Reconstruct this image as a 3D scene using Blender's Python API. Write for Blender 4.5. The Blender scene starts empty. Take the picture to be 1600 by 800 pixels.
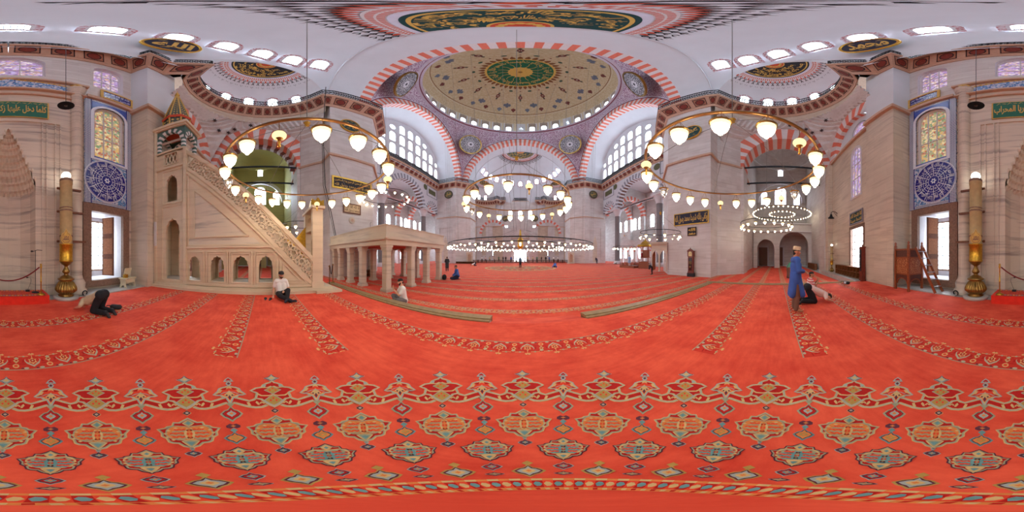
import bpy, math, random, unicodedata
from math import sin, cos, pi, radians as rad, sqrt, atan2, tan, hypot
from mathutils import Vector, Matrix
from mathutils.geometry import tessellate_polygon
V = Vector
random.seed(7)
COL = bpy.context.scene.collection
HC = 1.5          # camera height over the mihrab floor
JIT = random.Random(11)
ZH = -0.3         # hall floor
YC = 24.6         # centre of the great dome
YF = 2 * YC       # mirror for the entrance half of the building

def ang(u, v): return rad((u - 813) * .225), rad((400 - v) * .225)
def atz(u, v, z=0.):
    a, e = ang(u, v); d = (z - HC) / tan(e); return V((d * sin(a), d * cos(a), z))
def aty(u, v, y):
    a, e = ang(u, v); d = y / cos(a); return V((d * sin(a), y, HC + d * tan(e)))
def atx(u, v, x):
    a, e = ang(u, v); d = x / sin(a); return V((x, d * cos(a), HC + d * tan(e)))
def atd(u, v, d):
    a, e = ang(u, v); return V((d * sin(a), d * cos(a), HC + d * tan(e)))

def lin(c):
    c /= 255.
    return c / 12.92 if c <= .04045 else ((c + .055) / 1.055) ** 2.4
def C(r, g, b): return (lin(r), lin(g), lin(b), 1)

# ------------------------------------------------------------------ materials
class NT:
    def __init__(s, name):
        s.m = bpy.data.materials.new(name); s.m.use_nodes = True
        s.t = s.m.node_tree; s.t.nodes.clear()
        s.out = s.n('ShaderNodeOutputMaterial')
    def n(s, typ, **kw):
        x = s.t.nodes.new(typ)
        for k, v in kw.items():
            if k.startswith('i_'):
                key = k[2:]
                key = int(key) if key.isdigit() else key.replace('_', ' ')
                s.put(x.inputs[key], v)
            else: setattr(x, k, v)
        return x
    def put(s, sock, v):
        if hasattr(v, 'is_output') or hasattr(v, 'links'): s.t.links.new(v, sock)
        else: sock.default_value = v
    def math(s, op, a, b=0., c=0.):
        x = s.n('ShaderNodeMath', operation=op); s.put(x.inputs[0], a); s.put(x.inputs[1], b); s.put(x.inputs[2], c); return x.outputs[0]
    def mix(s, f, a, b):
        x = s.n('ShaderNodeMix', data_type='RGBA'); s.put(x.inputs[0], f); s.put(x.inputs[6], a); s.put(x.inputs[7], b); return x.outputs[2]
    def mapr(s, v, a, b, c=0., d=1.):
        x = s.n('ShaderNodeMapRange'); s.put(x.inputs[0], v)
        for i, k in enumerate((a, b, c, d)): x.inputs[i + 1].default_value = k
        return x.outputs[0]
    def uv(s): return s.n('ShaderNodeTexCoord').outputs['UV']
    def obj(s): return s.n('ShaderNodeTexCoord').outputs['Object']
    def scl(s, v, sc):
        x = s.n('ShaderNodeVectorMath', operation='MULTIPLY'); s.put(x.inputs[0], v); x.inputs[1].default_value = sc; return x.outputs[0]
    def noise(s, v, scale, detail=3., rough=.55):
        x = s.n('ShaderNodeTexNoise'); s.put(x.inputs['Vector'], v); x.inputs['Scale'].default_value = scale
        x.inputs['Detail'].default_value = detail; x.inputs['Roughness'].default_value = rough; return x.outputs[0]
    def surf(s, color, rough=.7, metal=0., emis=None, es=0., **kw):
        p = s.n('ShaderNodeBsdfPrincipled')
        s.put(p.inputs['Base Color'], color); s.put(p.inputs['Roughness'], rough); s.put(p.inputs['Metallic'], metal)
        if emis is not None:
            s.put(p.inputs['Emission Color'], emis); s.put(p.inputs['Emission Strength'], es)
        for k, v in kw.items(): s.put(p.inputs[k.replace('_', ' ')], v)
        s.t.links.new(p.outputs[0], s.out.inputs[0]); return s.m
    def emit(s, color, st):
        p = s.n('ShaderNodeEmission'); s.put(p.inputs[0], color); s.put(p.inputs[1], st)
        s.t.links.new(p.outputs[0], s.out.inputs[0]); return s.m

MATS = {}
def flat(name, col, rough=.7, metal=0., var=.12, scale=6.):
    if name in MATS: return MATS[name]
    t = NT(name)
    f = t.noise(t.obj(), scale, 4)
    f = t.mapr(f, .3, .7)
    d = tuple(x * (1 - var) for x in col[:3]) + (1,); l = tuple(min(1, x * (1 + var)) for x in col[:3]) + (1,)
    MATS[name] = t.surf(t.mix(f, d, l), rough, metal); return MATS[name]
def stone(name, a, b, vein, bw=1.15, rh=.42, strata=.5, rough=.6, mort=.82):
    t = NT(name)
    o = t.obj()
    n1 = t.noise(t.scl(o, (.35, .35, 5.)), 1.1, 6, .6)
    n2 = t.noise(o, .5, 3)
    col = t.mix(t.mapr(n2, .35, .65), a, b)
    col = t.mix(t.math('MULTIPLY', t.mapr(n1, .5, .72), strata), col, vein)
    if bw:
        br = t.n('ShaderNodeTexBrick'); t.put(br.inputs['Vector'], t.uv())
        br.inputs['Scale'].default_value = 1.; br.inputs['Brick Width'].default_value = bw; br.inputs['Row Height'].default_value = rh
        br.inputs['Mortar Size'].default_value = .009; br.inputs['Mortar Smooth'].default_value = .3
        br.inputs['Color1'].default_value = (1, 1, 1, 1); br.inputs['Color2'].default_value = (.9, .89, .88, 1); br.inputs['Mortar'].default_value = (mort, mort, mort, 1)
        mm = t.n('ShaderNodeMix', data_type='RGBA', blend_type='MULTIPLY'); mm.inputs[0].default_value = 1.
        t.put(mm.inputs[6], col); t.put(mm.inputs[7], br.outputs[0]); col = mm.outputs[2]
    MATS[name] = t.surf(col, rough); return MATS[name]

M_PIER = stone('pier_stone', C(216, 213, 210), C(206, 200, 198), C(186, 176, 172), strata=.7)
M_QIB = stone('qibla_marble', C(212, 200, 184), C(204, 192, 178), C(140, 130, 126), bw=2.4, rh=.75, strata=1., mort=.9)
M_BEIGE = stone('beige_stone', C(214, 200, 180), C(204, 190, 172), C(166, 148, 132), strata=.7)
M_PLAST = flat('white_plaster', C(208, 212, 218), .9, var=.03, scale=.6)
M_PLASTP = flat('rose_plaster', C(204, 200, 204), .9, var=.04, scale=.6)
M_RED = flat('red_voussoir', C(222, 120, 98), .8, var=.08)
M_WHITE = flat('white_voussoir', C(218, 212, 212), .8, var=.05)
M_BROWN = flat('brown_voussoir', C(112, 76, 66), .8, var=.1)
M_GREY = flat('grey_voussoir', C(136, 138, 150), .8, var=.08)
M_LBLUE = flat('pale_grey_stone', C(206, 208, 216), .8, var=.05)
M_CORN = flat('cornice_stone', C(196, 164, 142), .8, var=.08)
M_COFF = flat('coffer_red', C(128, 56, 46), .8, var=.25, scale=9)
M_COFB = flat('coffer_border', C(52, 40, 40), .8, var=.3, scale=14)
M_COFT = flat('coffer_tan', C(168, 120, 96), .8, var=.2, scale=14)
M_IRON = flat('black_iron', C(30, 34, 40), .5, .6, .2)
M_GOLD = flat('gilt', C(206, 160, 62), .35, .65, .15)
M_GOLDP = flat('gold_paint', C(208, 170, 84), .6, 0., .12)
M_BRASS = flat('aged_brass', C(150, 118, 62), .32, .85, .3, 9)
M_WOOD = flat('dark_wood', C(104, 60, 34), .5, var=.25, scale=12)
M_BLACK = flat('black_lacquer', C(22, 22, 30), .6, var=.2)
M_DGREEN = flat('deep_green', C(14, 62, 62), .7, var=.15)
M_TEAL = flat('panel_green', C(12, 100, 78), .6, var=.15)
M_NAVY = flat('navy', C(18, 22, 50), .6, var=.2)
M_LINE = flat('line_dark', C(90, 82, 90), .8, var=.05)

# ------------------------------------------------------------------ mesh builder
class MB:
    def __init__(s): s.v = []; s.f = []; s.fm = []; s.fs = []; s.mats = []
    def mi(s, m):
        if m not in s.mats: s.mats.append(m)
        return s.mats.index(m)
    def face(s, pts, m, smooth=False):
        b = len(s.v); s.v.extend(V(p) for p in pts); s.f.append(tuple(range(b, b + len(pts)))); s.fm.append(s.mi(m)); s.fs.append(smooth)
    def quads(s, rows, m, smooth=True, close=False, mf=None):
        """rows: list of equal-length point rows -> shared-vertex grid"""
        b = len(s.v); n = len(rows[0])
        for r in rows: s.v.extend(V(p) for p in r)
        for i in range(len(rows) - 1):
            for j in range(n if close else n - 1):
                k = (j + 1) % n
                s.f.append((b + i * n + j, b + i * n + k, b + (i + 1) * n + k, b + (i + 1) * n + j))
                s.fm.append(s.mi(mf(i, j) if mf else m)); s.fs.append(smooth)
    def box(s, c, sz, m, rz=0., R=None):
        c = V(c); hx, hy, hz = sz[0] / 2, sz[1] / 2, sz[2] / 2
        Mx = R if R else Matrix.Rotation(rz, 3, 'Z')
        p = [c + Mx @ V((x * hx, y * hy, z * hz)) for z in (-1, 1) for x, y in ((-1, -1), (1, -1), (1, 1), (-1, 1))]
        b = len(s.v); s.v.extend(p)
        for q in ((3, 2, 1, 0), (4, 5, 6, 7), (0, 1, 5, 4), (1, 2, 6, 5), (2, 3, 7, 6), (3, 0, 4, 7)):
            s.f.append(tuple(b + i for i in q)); s.fm.append(s.mi(m)); s.fs.append(False)
    def bar(s, a, b, w, h, m):
        """rectangular bar from a to b"""
        a, b = V(a), V(b); d = b - a; L = d.length; x = d.normalized(); w += JIT.uniform(0, .05) * w; h += JIT.uniform(0, .05) * h
        up = V((0, 0, 1)) if abs(x.z) < .98 else V((0, 1, 0))
        y = up.cross(x).normalized(); z = x.cross(y)
        s.box((a + b) / 2, (L, w, h), m, R=Matrix((x, y, z)).transposed())
    def prism(s, poly, z0, z1, m, caps=True, mc=None):
        n = len(poly); lo = [V((p[0], p[1], z0)) for p in poly]; hi = [V((p[0], p[1], z1)) for p in poly]
        for i in range(n): s.face((lo[i], lo[(i + 1) % n], hi[(i + 1) % n], hi[i]), m)
        if caps:
            s.poly3(hi, mc or m); s.poly3(lo[::-1], mc or m)
    def poly3(s, pts, m, holes=()):
        loops = [[V(p) for p in pts]] + [[V(p) for p in h] for h in holes]
        if not holes and len(pts) <= 4: s.face(pts, m); return
        al = [p for l in loops for p in l]; b = len(s.v); s.v.extend(al)
        for t in tessellate_polygon(loops):
            s.f.append(tuple(b + i for i in t)); s.fm.append(s.mi(m)); s.fs.append(False)
    def lathe(s, prof, c, m, n=24, mf=None, smooth=True, ax=None, flute=0, fa=0.):
        c = V(c); rows = []
        for (r, z) in prof:
            row = []
            for k in range(n):
                a = 2 * pi * k / n; rr = r * (1 + fa * cos(flute * a)) if flute else r
                row.append(c + V((rr * cos(a), rr * sin(a), z)))
            rows.append(row)
        s.quads(rows, m, smooth, True, (lambda i, j: mf(i)) if mf else None)
    def tube(s, pts, r, m, n=8, closed=False, cap=True):
        pts = [V(p) for p in pts]; N = len(pts); rows = []; rr = r if hasattr(r, '__len__') else [r] * N
        prev = None
        for i, p in enumerate(pts):
            if closed: d = pts[(i + 1) % N] - pts[i - 1]
            else: d = pts[min(i + 1, N - 1)] - pts[max(i - 1, 0)]
            d = d.normalized() if d.length > 1e-9 else V((0, 0, 1))
            if prev is None:
                up = V((0, 0, 1)) if abs(d.z) < .95 else V((1, 0, 0)); x = up.cross(d).normalized()
            else:
                x = (prev - d * prev.dot(d)); x = x.normalized() if x.length > 1e-6 else V((1, 0, 0))
            prev = x; y = d.cross(x)
            rows.append([p + (x * cos(2 * pi * k / n) + y * sin(2 * pi * k / n)) * rr[i] for k in range(n)])
        if closed: rows.append(rows[0])
        s.quads(rows, m, True, True)
        if cap and not closed: s.face(rows[0][::-1], m); s.face(rows[-1], m)
    def ball(s, c, r, m, nu=12, nv=8, sc=(1, 1, 1)):
        c = V(c); rows = [[c + V((r * sc[0] * cos(t) * cos(a), r * sc[1] * cos(t) * sin(a), r * sc[2] * sin(t))) for a in [2 * pi * k / nu for k in range(nu)]] for t in [-pi / 2 + pi * i / nv for i in range(nv + 1)]]
        s.quads(rows, m, True, True)
    def build(s, name, parent=None, T=None, mod=None):
        me = bpy.data.meshes.new(name)
        vs = [T(p) for p in s.v] if T else s.v
        me.from_pydata([tuple(p) for p in vs], [], s.f)
        for m in s.mats: me.materials.append(m)
        me.polygons.foreach_set('material_index', s.fm); me.polygons.foreach_set('use_smooth', s.fs)
        uvl = me.uv_layers.new(name='UVMap'); uv = [0.] * (2 * len(me.loops)); mv = me.vertices
        for p in me.polygons:
            nx, ny, nz = p.normal
            if abs(nz) > .85: ux, uy, uz, flag = 1, 0, 0, True
            else:
                L = hypot(nx, ny) or 1; ux, uy, flag = -ny / L, nx / L, False
            for li in p.loop_indices:
                co = mv[me.loops[li].vertex_index].co
                uv[2 * li] = co.x if flag else co.x * ux + co.y * uy
                uv[2 * li + 1] = co.y if flag else co.z
        uvl.data.foreach_set('uv', uv)
        me.validate()
        o = bpy.data.objects.new(name, me); COL.objects.link(o)
        if parent: o.parent = parent
        return o

def tag(o, label=None, cat=None, group=None, kind=None):
    for k, v in (('label', label), ('category', cat), ('group', group), ('kind', kind)):
        if v: o[k] = v
    return o
def thing(name, label, cat, loc=(0, 0, 0), rz=0., group=None):
    o = bpy.data.objects.new(name, None); COL.objects.link(o); o.empty_display_size = .2
    o.location = loc; o.rotation_euler = (0, 0, rz); return tag(o, label, cat, group)
def struct(name, mb, T=None, parent=None):
    o = mb.build(name, parent, T)
    if not parent: o['kind'] = 'structure'
    return o
def copy_tree(o, parent=None):
    c = o.copy(); COL.objects.link(c)
    if parent: c.parent = parent
    for ch in [x for x in o.children]: copy_tree(ch, c)
    return c

# transforms for the symmetric halves
def TX(s=1, far=False):
    def f(p): return V((p.x * s, YF - p.y if far else p.y, p.z))
    return f
def arcpts(cx, zs, r, k=1., n=16, a0=0., a1=pi, pt=0.):
    """arch from right spring over the crown to the left; pt sharpens the crown"""
    out = []
    for i in range(n + 1):
        a = a0 + (a1 - a0) * i / n
        out.append((cx + r * cos(a), zs + r * k * (sin(a) + pt * (1 - abs(cos(a))) * .5)))
    return out
def doorhole(cx, z0, w, zs, k=1., n=12, pt=0.):
    return [(cx - w / 2, z0), (cx + w / 2, z0)] + arcpts(cx, zs, w / 2, k, n, 0, pi, pt)
class Fr:
    """wall frame: local (u,z,d) -> world; U horizontal direction, D depth direction (away from the room)"""
    def __init__(s, O, U, D): s.O, s.U, s.D = V(O), V(U).normalized(), V(D).normalized()
    def __call__(s, u, z, d=0.): return s.O + s.U * u + V((0, 0, z)) + s.D * d
def wallp(mb, fr, outer, holes, m, depth=0., mr=None, d0=0.):
    mb.poly3([fr(u, z, d0) for u, z in outer], m, [[fr(u, z, d0) for u, z in h] for h in holes])
    if depth:
        for h in holes:
            for i in range(len(h)):
                a, b = h[i], h[(i + 1) % len(h)]
                if a[1] == b[1] and a[1] < .03: continue
                mb.face((fr(*a, d0), fr(*b, d0), fr(*b, d0 + depth), fr(*a, d0 + depth)), mr or m)
def voussoirs(mb, fr, cx, zs, ri, ro, n, ms, depth, k=1., d0=-.03, clip=None, mso=None, pt=0., a0=0., a1=pi):
    ri -= .018
    for i in range(n):
        aa, bb = a0 + (a1 - a0) * i / n, a0 + (a1 - a0) * (i + 1) / n
        sub = [aa + (bb - aa) * q / 3 for q in range(4)]
        m = ms[i % len(ms)]; m2 = (mso or ms)[i % len(mso or ms)]
        for q in range(3):
            A = [arcpts(cx, zs, r, k, 1, sub[q], sub[q + 1], pt) for r in (ri, ro)]
            if clip and not all(clip(p) for p in A[1]): continue
            mb.face([fr(*A[0][0], d0), fr(*A[1][0], d0), fr(*A[1][1], d0), fr(*A[0][1], d0)], m)
            if depth: mb.face([fr(*A[0][0], d0), fr(*A[0][1], d0), fr(*A[0][1], d0 + depth), fr(*A[0][0], d0 + depth)], m2)

# ------------------------------------------------------------------ Arabic lettering
FORMS = {}
for cp in range(0xFE70, 0xFEFD):
    d = unicodedata.decomposition(chr(cp)).split()
    if len(d) == 2 and d[0] in ('<isolated>', '<final>', '<initial>', '<medial>'):
        FORMS.setdefault(chr(int(d[1], 16)), {})[d[0][1:-1]] = chr(cp)
def shape(t):
    out = []
    for i, c in enumerate(t):
        f = FORMS.get(c)
        if not f: out.append(c); continue
        p = i > 0 and 'initial' in FORMS.get(t[i - 1], {})
        n = i < len(t) - 1 and t[i + 1] in FORMS and 'initial' in f
        k = 'medial' if p and n and 'medial' in f else 'final' if p and 'final' in f else 'initial' if n else 'isolated'
        out.append(f.get(k, c))
    return ''.join(reversed(out))
TXT = {}
def text_tris(t, bold=.02, arabic=True):
    key = (t, bold)
    if key in TXT: return TXT[key]
    cu = bpy.data.curves.new('lettering', 'FONT'); cu.body = shape(t) if arabic else t; cu.size = 1; cu.resolution_u = 2; cu.offset = bold
    o = bpy.data.objects.new('lettering', cu); COL.objects.link(o)
    me = bpy.data.meshes.new_from_object(o.evaluated_get(bpy.context.evaluated_depsgraph_get()))
    vs = [(v.co.x, v.co.y) for v in me.vertices]; fs = [tuple(p.vertices) for p in me.polygons]
    bpy.data.objects.remove(o); bpy.data.curves.remove(cu); bpy.data.meshes.remove(me)
    x0, x1 = min(p[0] for p in vs), max(p[0] for p in vs); y0, y1 = min(p[1] for p in vs), max(p[1] for p in vs)
    TXT[key] = ([((x - x0) / (x1 - x0), (y - y0) / (y1 - y0)) for x, y in vs], fs); return TXT[key]
def letter(mb, t, mapf, m, box, bold=.02, arabic=True):
    """box = x0,y0,x1,y1 in the surface's own plane; mapf(x,y) -> point"""
    vs, fs = text_tris(t, bold, arabic); x0, y0, x1, y1 = box
    b = len(mb.v); mb.v.extend(V(mapf(x0 + x * (x1 - x0), y0 + y * (y1 - y0))) for x, y in vs)
    for f in fs: mb.f.append(tuple(b + i for i in f)); mb.fm.append(mb.mi(m)); mb.fs.append(False)
def disc(mb, mapf, r0, r1, m, off, n=64, rings=2, a0=0., a1=2 * pi, wob=None):
    rows = []
    for i in range(rings + 1):
        r = r0 + (r1 - r0) * i / rings
        rows.append([mapf((r * (wob(a) if wob and i == rings else 1)) * cos(a), (r * (wob(a) if wob and i == rings else 1)) * sin(a), off) for a in [a0 + (a1 - a0) * k / n for k in range(n + 1)]])
    mb.quads(rows, m, True)
def polyd(mb, mapf, pts, m, off): mb.poly3([mapf(x, y, off) for x, y in pts], m)
def rot2(p, a): return (p[0] * cos(a) - p[1] * sin(a), p[0] * sin(a) + p[1] * cos(a))
def petal(r0, r1, w, a, n=6):
    """leaf between radii r0..r1 with half-width w at angle a (2D polygon)"""
    L = [(r0 + (r1 - r0) * i / n, w * sin(pi * (i / n) ** .8)) for i in range(n + 1)]
    return [rot2(p, a) for p in L] + [rot2((x, -y), a) for x, y in L[-2:0:-1]]
def stroke(mb, mapf, pts, w, m, off):
    L = []; R = []
    n = len(pts)
    for i, (x, y) in enumerate(pts):
        x0, y0 = pts[max(0, i - 1)]; x1, y1 = pts[min(n - 1, i + 1)]; d = hypot(x1 - x0, y1 - y0) or 1
        ww = w[i] if hasattr(w, '__len__') else w
        nx, ny = -(y1 - y0) / d * ww / 2, (x1 - x0) / d * ww / 2
        L.append(mapf(x + nx, y + ny, off)); R.append(mapf(x - nx, y - ny, off))
    mb.quads([L, R], m, False)
def ring2(fr, cx, cz): return lambda x, y, off: fr(cx + x, cz + y, -off)
# ------------------------------------------------------------------ window glass
WB = 17.   # daylight strength of the clear panes
def pane_mat(name, tint=(1, 1, 1), st=WB, sc=5.5, kind='hex'):
    t = NT(name); uv = t.uv()
    if kind == 'hex':
        vo = t.n('ShaderNodeTexVoronoi', feature='DISTANCE_TO_EDGE'); t.put(vo.inputs['Vector'], uv); vo.inputs['Scale'].default_value = sc; vo.inputs['Randomness'].default_value = .0
        f = t.mapr(vo.outputs[0], .1, .14)
    elif kind == 'diag':
        sx = t.n('ShaderNodeSeparateXYZ'); t.put(sx.inputs[0], uv)
        q = t.math('FRACT', t.math('MULTIPLY', t.math('ADD', sx.outputs[0], sx.outputs[1]), sc)); f = t.mapr(q, .28, .32)
    else:
        br = t.n('ShaderNodeTexBrick'); br.offset = 0.; t.put(br.inputs['Vector'], uv); br.inputs['Scale'].default_value = 1.
        br.inputs['Brick Width'].default_value = sc; br.inputs['Row Height'].default_value = sc * 1.2; br.inputs['Mortar Size'].default_value = .035
        br.inputs['Color1'].default_value = (1, 1, 1, 1); br.inputs['Color2'].default_value = (1, 1, 1, 1); br.inputs['Mortar'].default_value = (0, 0, 0, 1)
        f = br.outputs[0]
    return t.emit(tuple(tint) + (1,), t.mapr(f, 0, 1, .45, st))
P_DAY = pane_mat('daylight_glass', (.74, .87, 1.0))
P_DAYD = pane_mat('daylight_louvre', (.70, .85, 1.0), 8., 6., 'diag')
P_GRID = pane_mat('daylight_grid', (.74, .87, 1.0), WB * .7, .42, 'grid')
def stained(name, cols, st, sc=4.5):
    t = NT(name); uv = t.uv()
    vo = t.n('ShaderNodeTexVoronoi', feature='F1'); t.put(vo.inputs['Vector'], uv); vo.inputs['Scale'].default_value = sc
    ed = t.n('ShaderNodeTexVoronoi', feature='DISTANCE_TO_EDGE'); t.put(ed.inputs['Vector'], uv); ed.inputs['Scale'].default_value = sc
    rp = t.n('ShaderNodeValToRGB'); rp.color_ramp.interpolation = 'CONSTANT'
    sx = t.n('ShaderNodeSeparateXYZ'); t.put(sx.inputs[0], vo.outputs['Color']); t.put(rp.inputs[0], sx.outputs[0])
    el = rp.color_ramp.elements
    while len(el) < len(cols): el.new(.5)
    for i, c in enumerate(cols): el[i].position = i / len(cols); el[i].color = c
    col = t.mix(t.mapr(ed.outputs[0], .03, .06), C(150, 140, 138), rp.outputs[0])
    return t.emit(col, st)
P_STAIN = stained('stained_glass_violet', [C(176, 140, 190), C(214, 196, 200), C(150, 110, 170), C(196, 150, 130), C(168, 150, 196), C(120, 96, 140)], .75, 7.)
P_STAING = stained('stained_glass_amber', [C(190, 150, 90), C(110, 130, 90), C(206, 178, 130), C(160, 96, 70), C(150, 140, 100)], .7, 7.)
M_WFR = flat('window_plaster_frame', C(206, 204, 208), .9, var=.04)
t = NT('pink_window_border'); vo = t.n('ShaderNodeTexVoronoi', feature='F1'); t.put(vo.inputs['Vector'], t.obj()); vo.inputs['Scale'].default_value = 7.
M_DOTS = t.surf(t.mix(t.mapr(vo.outputs[0], .42, .5), C(176, 96, 100), C(208, 198, 204)), .9)
NW = [0]
def window(fr, cx, z0, w, h, pane=P_DAY, frame=None, fw=.12, rnd=True, d=0., bars=False, depth=.16, circ=False, border=None, T=None, k=1.):
    """one arched (or round) window in wall frame fr, sill at z0; a setting piece of its own: frame + pane"""
    NW[0] += 1; mb = MB(); frame = frame or M_WFR
    def outl(g):
        if circ: return [(cx + (w / 2 + g) * cos(a), z0 + h / 2 + (h / 2 + g) * sin(a)) for a in [2 * pi * q / 20 for q in range(20)]]
        zs = z0 + h - (w / 2) * k
        if rnd: return [(cx - w / 2 - g, z0 - g), (cx + w / 2 + g, z0 - g)] + arcpts(cx, zs, w / 2 + g, k, 10)
        return [(cx - w / 2 - g, z0 - g), (cx + w / 2 + g, z0 - g), (cx + w / 2 + g, z0 + h + g), (cx - w / 2 - g, z0 + h + g)]
    i, o = outl(0.), outl(fw)
    wallp(mb, fr, o, [i], frame, depth, frame, d0=d - .05)
    n = len(o)
    for q in range(n):
        a, b = o[q], o[(q + 1) % n]; mb.face((fr(*a, d - .05), fr(*b, d - .05), fr(*b, d + .02), fr(*a, d + .02)), frame)
    if border:
        bo = outl(fw + border); wallp(mb, fr, bo, [outl(fw)], M_DOTS, 0, d0=d - .02)
    if bars:
        for x in (-w / 6, w / 6):
            mb.bar(fr(cx + x, z0, d), fr(cx + x, z0 + h - abs(x) * .5, d), .05, .05, frame)
        for z in (.33, .62): mb.bar(fr(cx - w / 2, z0 + h * z, d), fr(cx + w / 2, z0 + h * z, d), .05, .05, frame)
    ob = struct('window_%d' % NW[0], mb, T)
    pb = MB(); pb.poly3([fr(*p, d + depth * .6) for p in i], pane); pb.build('pane', ob, T)
    return ob
M_YEL = stone('ochre_plaster', C(186, 178, 118), C(176, 170, 116), C(140, 140, 110), strata=.3, bw=0)
M_OLIVE = flat('olive_panel', C(92, 96, 66), .7, var=.35, scale=5)
M_PORPH = flat('grey_porphyry', C(120, 110, 110), .4, var=.15, scale=9)
P_STAINL = stained('stained_glass_light', [C(235, 235, 250), C(180, 200, 240), C(240, 220, 220), C(220, 235, 255), C(150, 150, 190), C(250, 245, 240)], 3.0, 6.)
# ================================================================== THE BUILDING
ZG = 19.4         # underside of the gallery cornice
# ---- main pier plan (right side; mirrored for the others)
PIER = [(12.44, 5.3), (14.0, 5.3), (15.9, 3.5), (20.5, 3.5), (21.0, 3.5), (21.0, 12.7), (15.3, 12.7), (12.44, 9.75)]
EXC = V((10.4, .2, 0)); EXR = 5.2
def arc(c, r, a0, a1, n): return [(c.x + r * cos(a0 + (a1 - a0) * i / n), c.y + r * sin(a0 + (a1 - a0) * i / n)) for i in range(n + 1)]
EXARC = arc(EXC, EXR, rad(-114), rad(66), 18)
WALLPATH = [(0, -6.25), (5.85, -6.25), (5.85, -5.1), (7.1, -5.1), (7.75, -4.0)] + EXARC + [(12.44, 5.3), (12.44, 9.75), (15.3, 12.7), (20.4, 12.7), (20.4, YC)]
def offset(path, d):
    out = []
    n = len(path)
    for i, p in enumerate(path):
        p = V(p); dirs = []
        if i > 0: dirs.append((p - V(path[i - 1])).normalized())
        if i < n - 1: dirs.append((V(path[i + 1]) - p).normalized())
        ns = [V((-q.y, q.x)) for q in dirs]
        m = sum(ns, V((0, 0)))
        m = m.normalized() if m.length > 1e-6 else ns[0]
        k = max(.55, m.dot(ns[0])); out.append(p + m * (d / k))
    out[0].x = path[0][0] + .03 * (d > .5); out[-1].y = path[-1][1] - .03 * (d > .5)
    return out
def cornice(T, n):
    mb = MB()
    prof = [(0, -.25), (.08, -.25), (.12, 0), (.95, .95), (1.0, .95), (1.0, 1.25), (.9, 1.3), (-1.6, 1.3)]
    rows = []
    for d, z in prof: rows.append([V((p.x, p.y, ZG + z)) for p in offset(WALLPATH, d)])
    mb.quads(rows, M_CORN, False)
    # painted coffers on the sloping underside
    lo, hi = offset(WALLPATH, .2), offset(WALLPATH, .9)
    for i in range(len(WALLPATH) - 1):
        a0, a1, b0, b1 = lo[i], lo[i + 1], hi[i], hi[i + 1]
        L = ((a1 - a0).length + (b1 - b0).length) / 2
        if L < .45: continue
        if 5 <= i < 5 + 18: k = 1
        else: k = max(1, round(L / 1.45))
        for q in range(k):
            def P(s, t, o=0.):
                A = a0.lerp(a1, s); B = b0.lerp(b1, s); p = A.lerp(B, t); z = ZG + .09 + t * .8 - .02 - o
                return V((p.x, p.y, z))
            s0, s1 = (q + .14) / k, (q + .86) / k
            sm = (s0 + s1) / 2; hw = (s1 - s0) / 2
            mb.face([P(s0, .04), P(s1, .04), P(s1, .96), P(s0, .96)], M_COFB)
            mb.face([P(sm - hw * .88, .12, .012), P(sm + hw * .88, .12, .012), P(sm + hw * .88, .88, .012), P(sm - hw * .88, .88, .012)], M_COFT)
            oc = [(sm + hw * .72 * cos(a) * 1.05, .5 + .36 * sin(a)) for a in [2 * pi * z / 10 for z in range(10)]]
            mb.poly3([P(x, y, .024) for x, y in oc], M_COFB)
            mb.poly3([P(sm + (x - sm) * .82, .5 + (y - .5) * .8, .036) for x, y in oc], M_COFF)
    struct('trim_%d' % n, mb, T)
    rb = MB(); pth = offset(WALLPATH, .93)
    for z in (1.38, 1.85, 2.34):
        for i in range(len(pth) - 1):
            rb.bar(V((pth[i].x, pth[i].y, ZG + z)), V((pth[i + 1].x, pth[i + 1].y, ZG + z)), .07, .06 if z < 2.3 else .1, M_IRON)
    for i in range(len(pth) - 1):
        a, b = pth[i], pth[i + 1]; L = (b - a).length; k = max(2, int(L / .22))
        for q in range(k):
            p = a.lerp(b, q / k); p2 = a.lerp(b, (q + 1) / k)
            rb.bar(V((p.x, p.y, ZG + 1.3)), V((p.x, p.y, ZG + 2.4)), .035, .035, M_IRON)
            rb.bar(V((p.x, p.y, ZG + 1.86)), V((p2.x, p2.y, ZG + 2.3)), .03, .03, M_IRON)
            rb.bar(V((p2.x, p2.y, ZG + 1.42)), V((p.x, p.y, ZG + 1.84)), .03, .03, M_IRON)
    return rb
n = 1
SIDE = {(1, 0): 'right side of the mihrab half', (-1, 0): 'left side of the mihrab half', (1, 1): 'right side of the entrance half', (-1, 1): 'left side of the entrance half'}
for far in (0, 1):
    for s in (1, -1):
        rb = cornice(TX(s, far), n); n += 1
        o = rb.build('gallery_railing', None, TX(s, far))
        tag(o, 'black iron lattice railing on the high gallery, ' + SIDE[(s, far)], 'railing', 'gallery railings')

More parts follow.
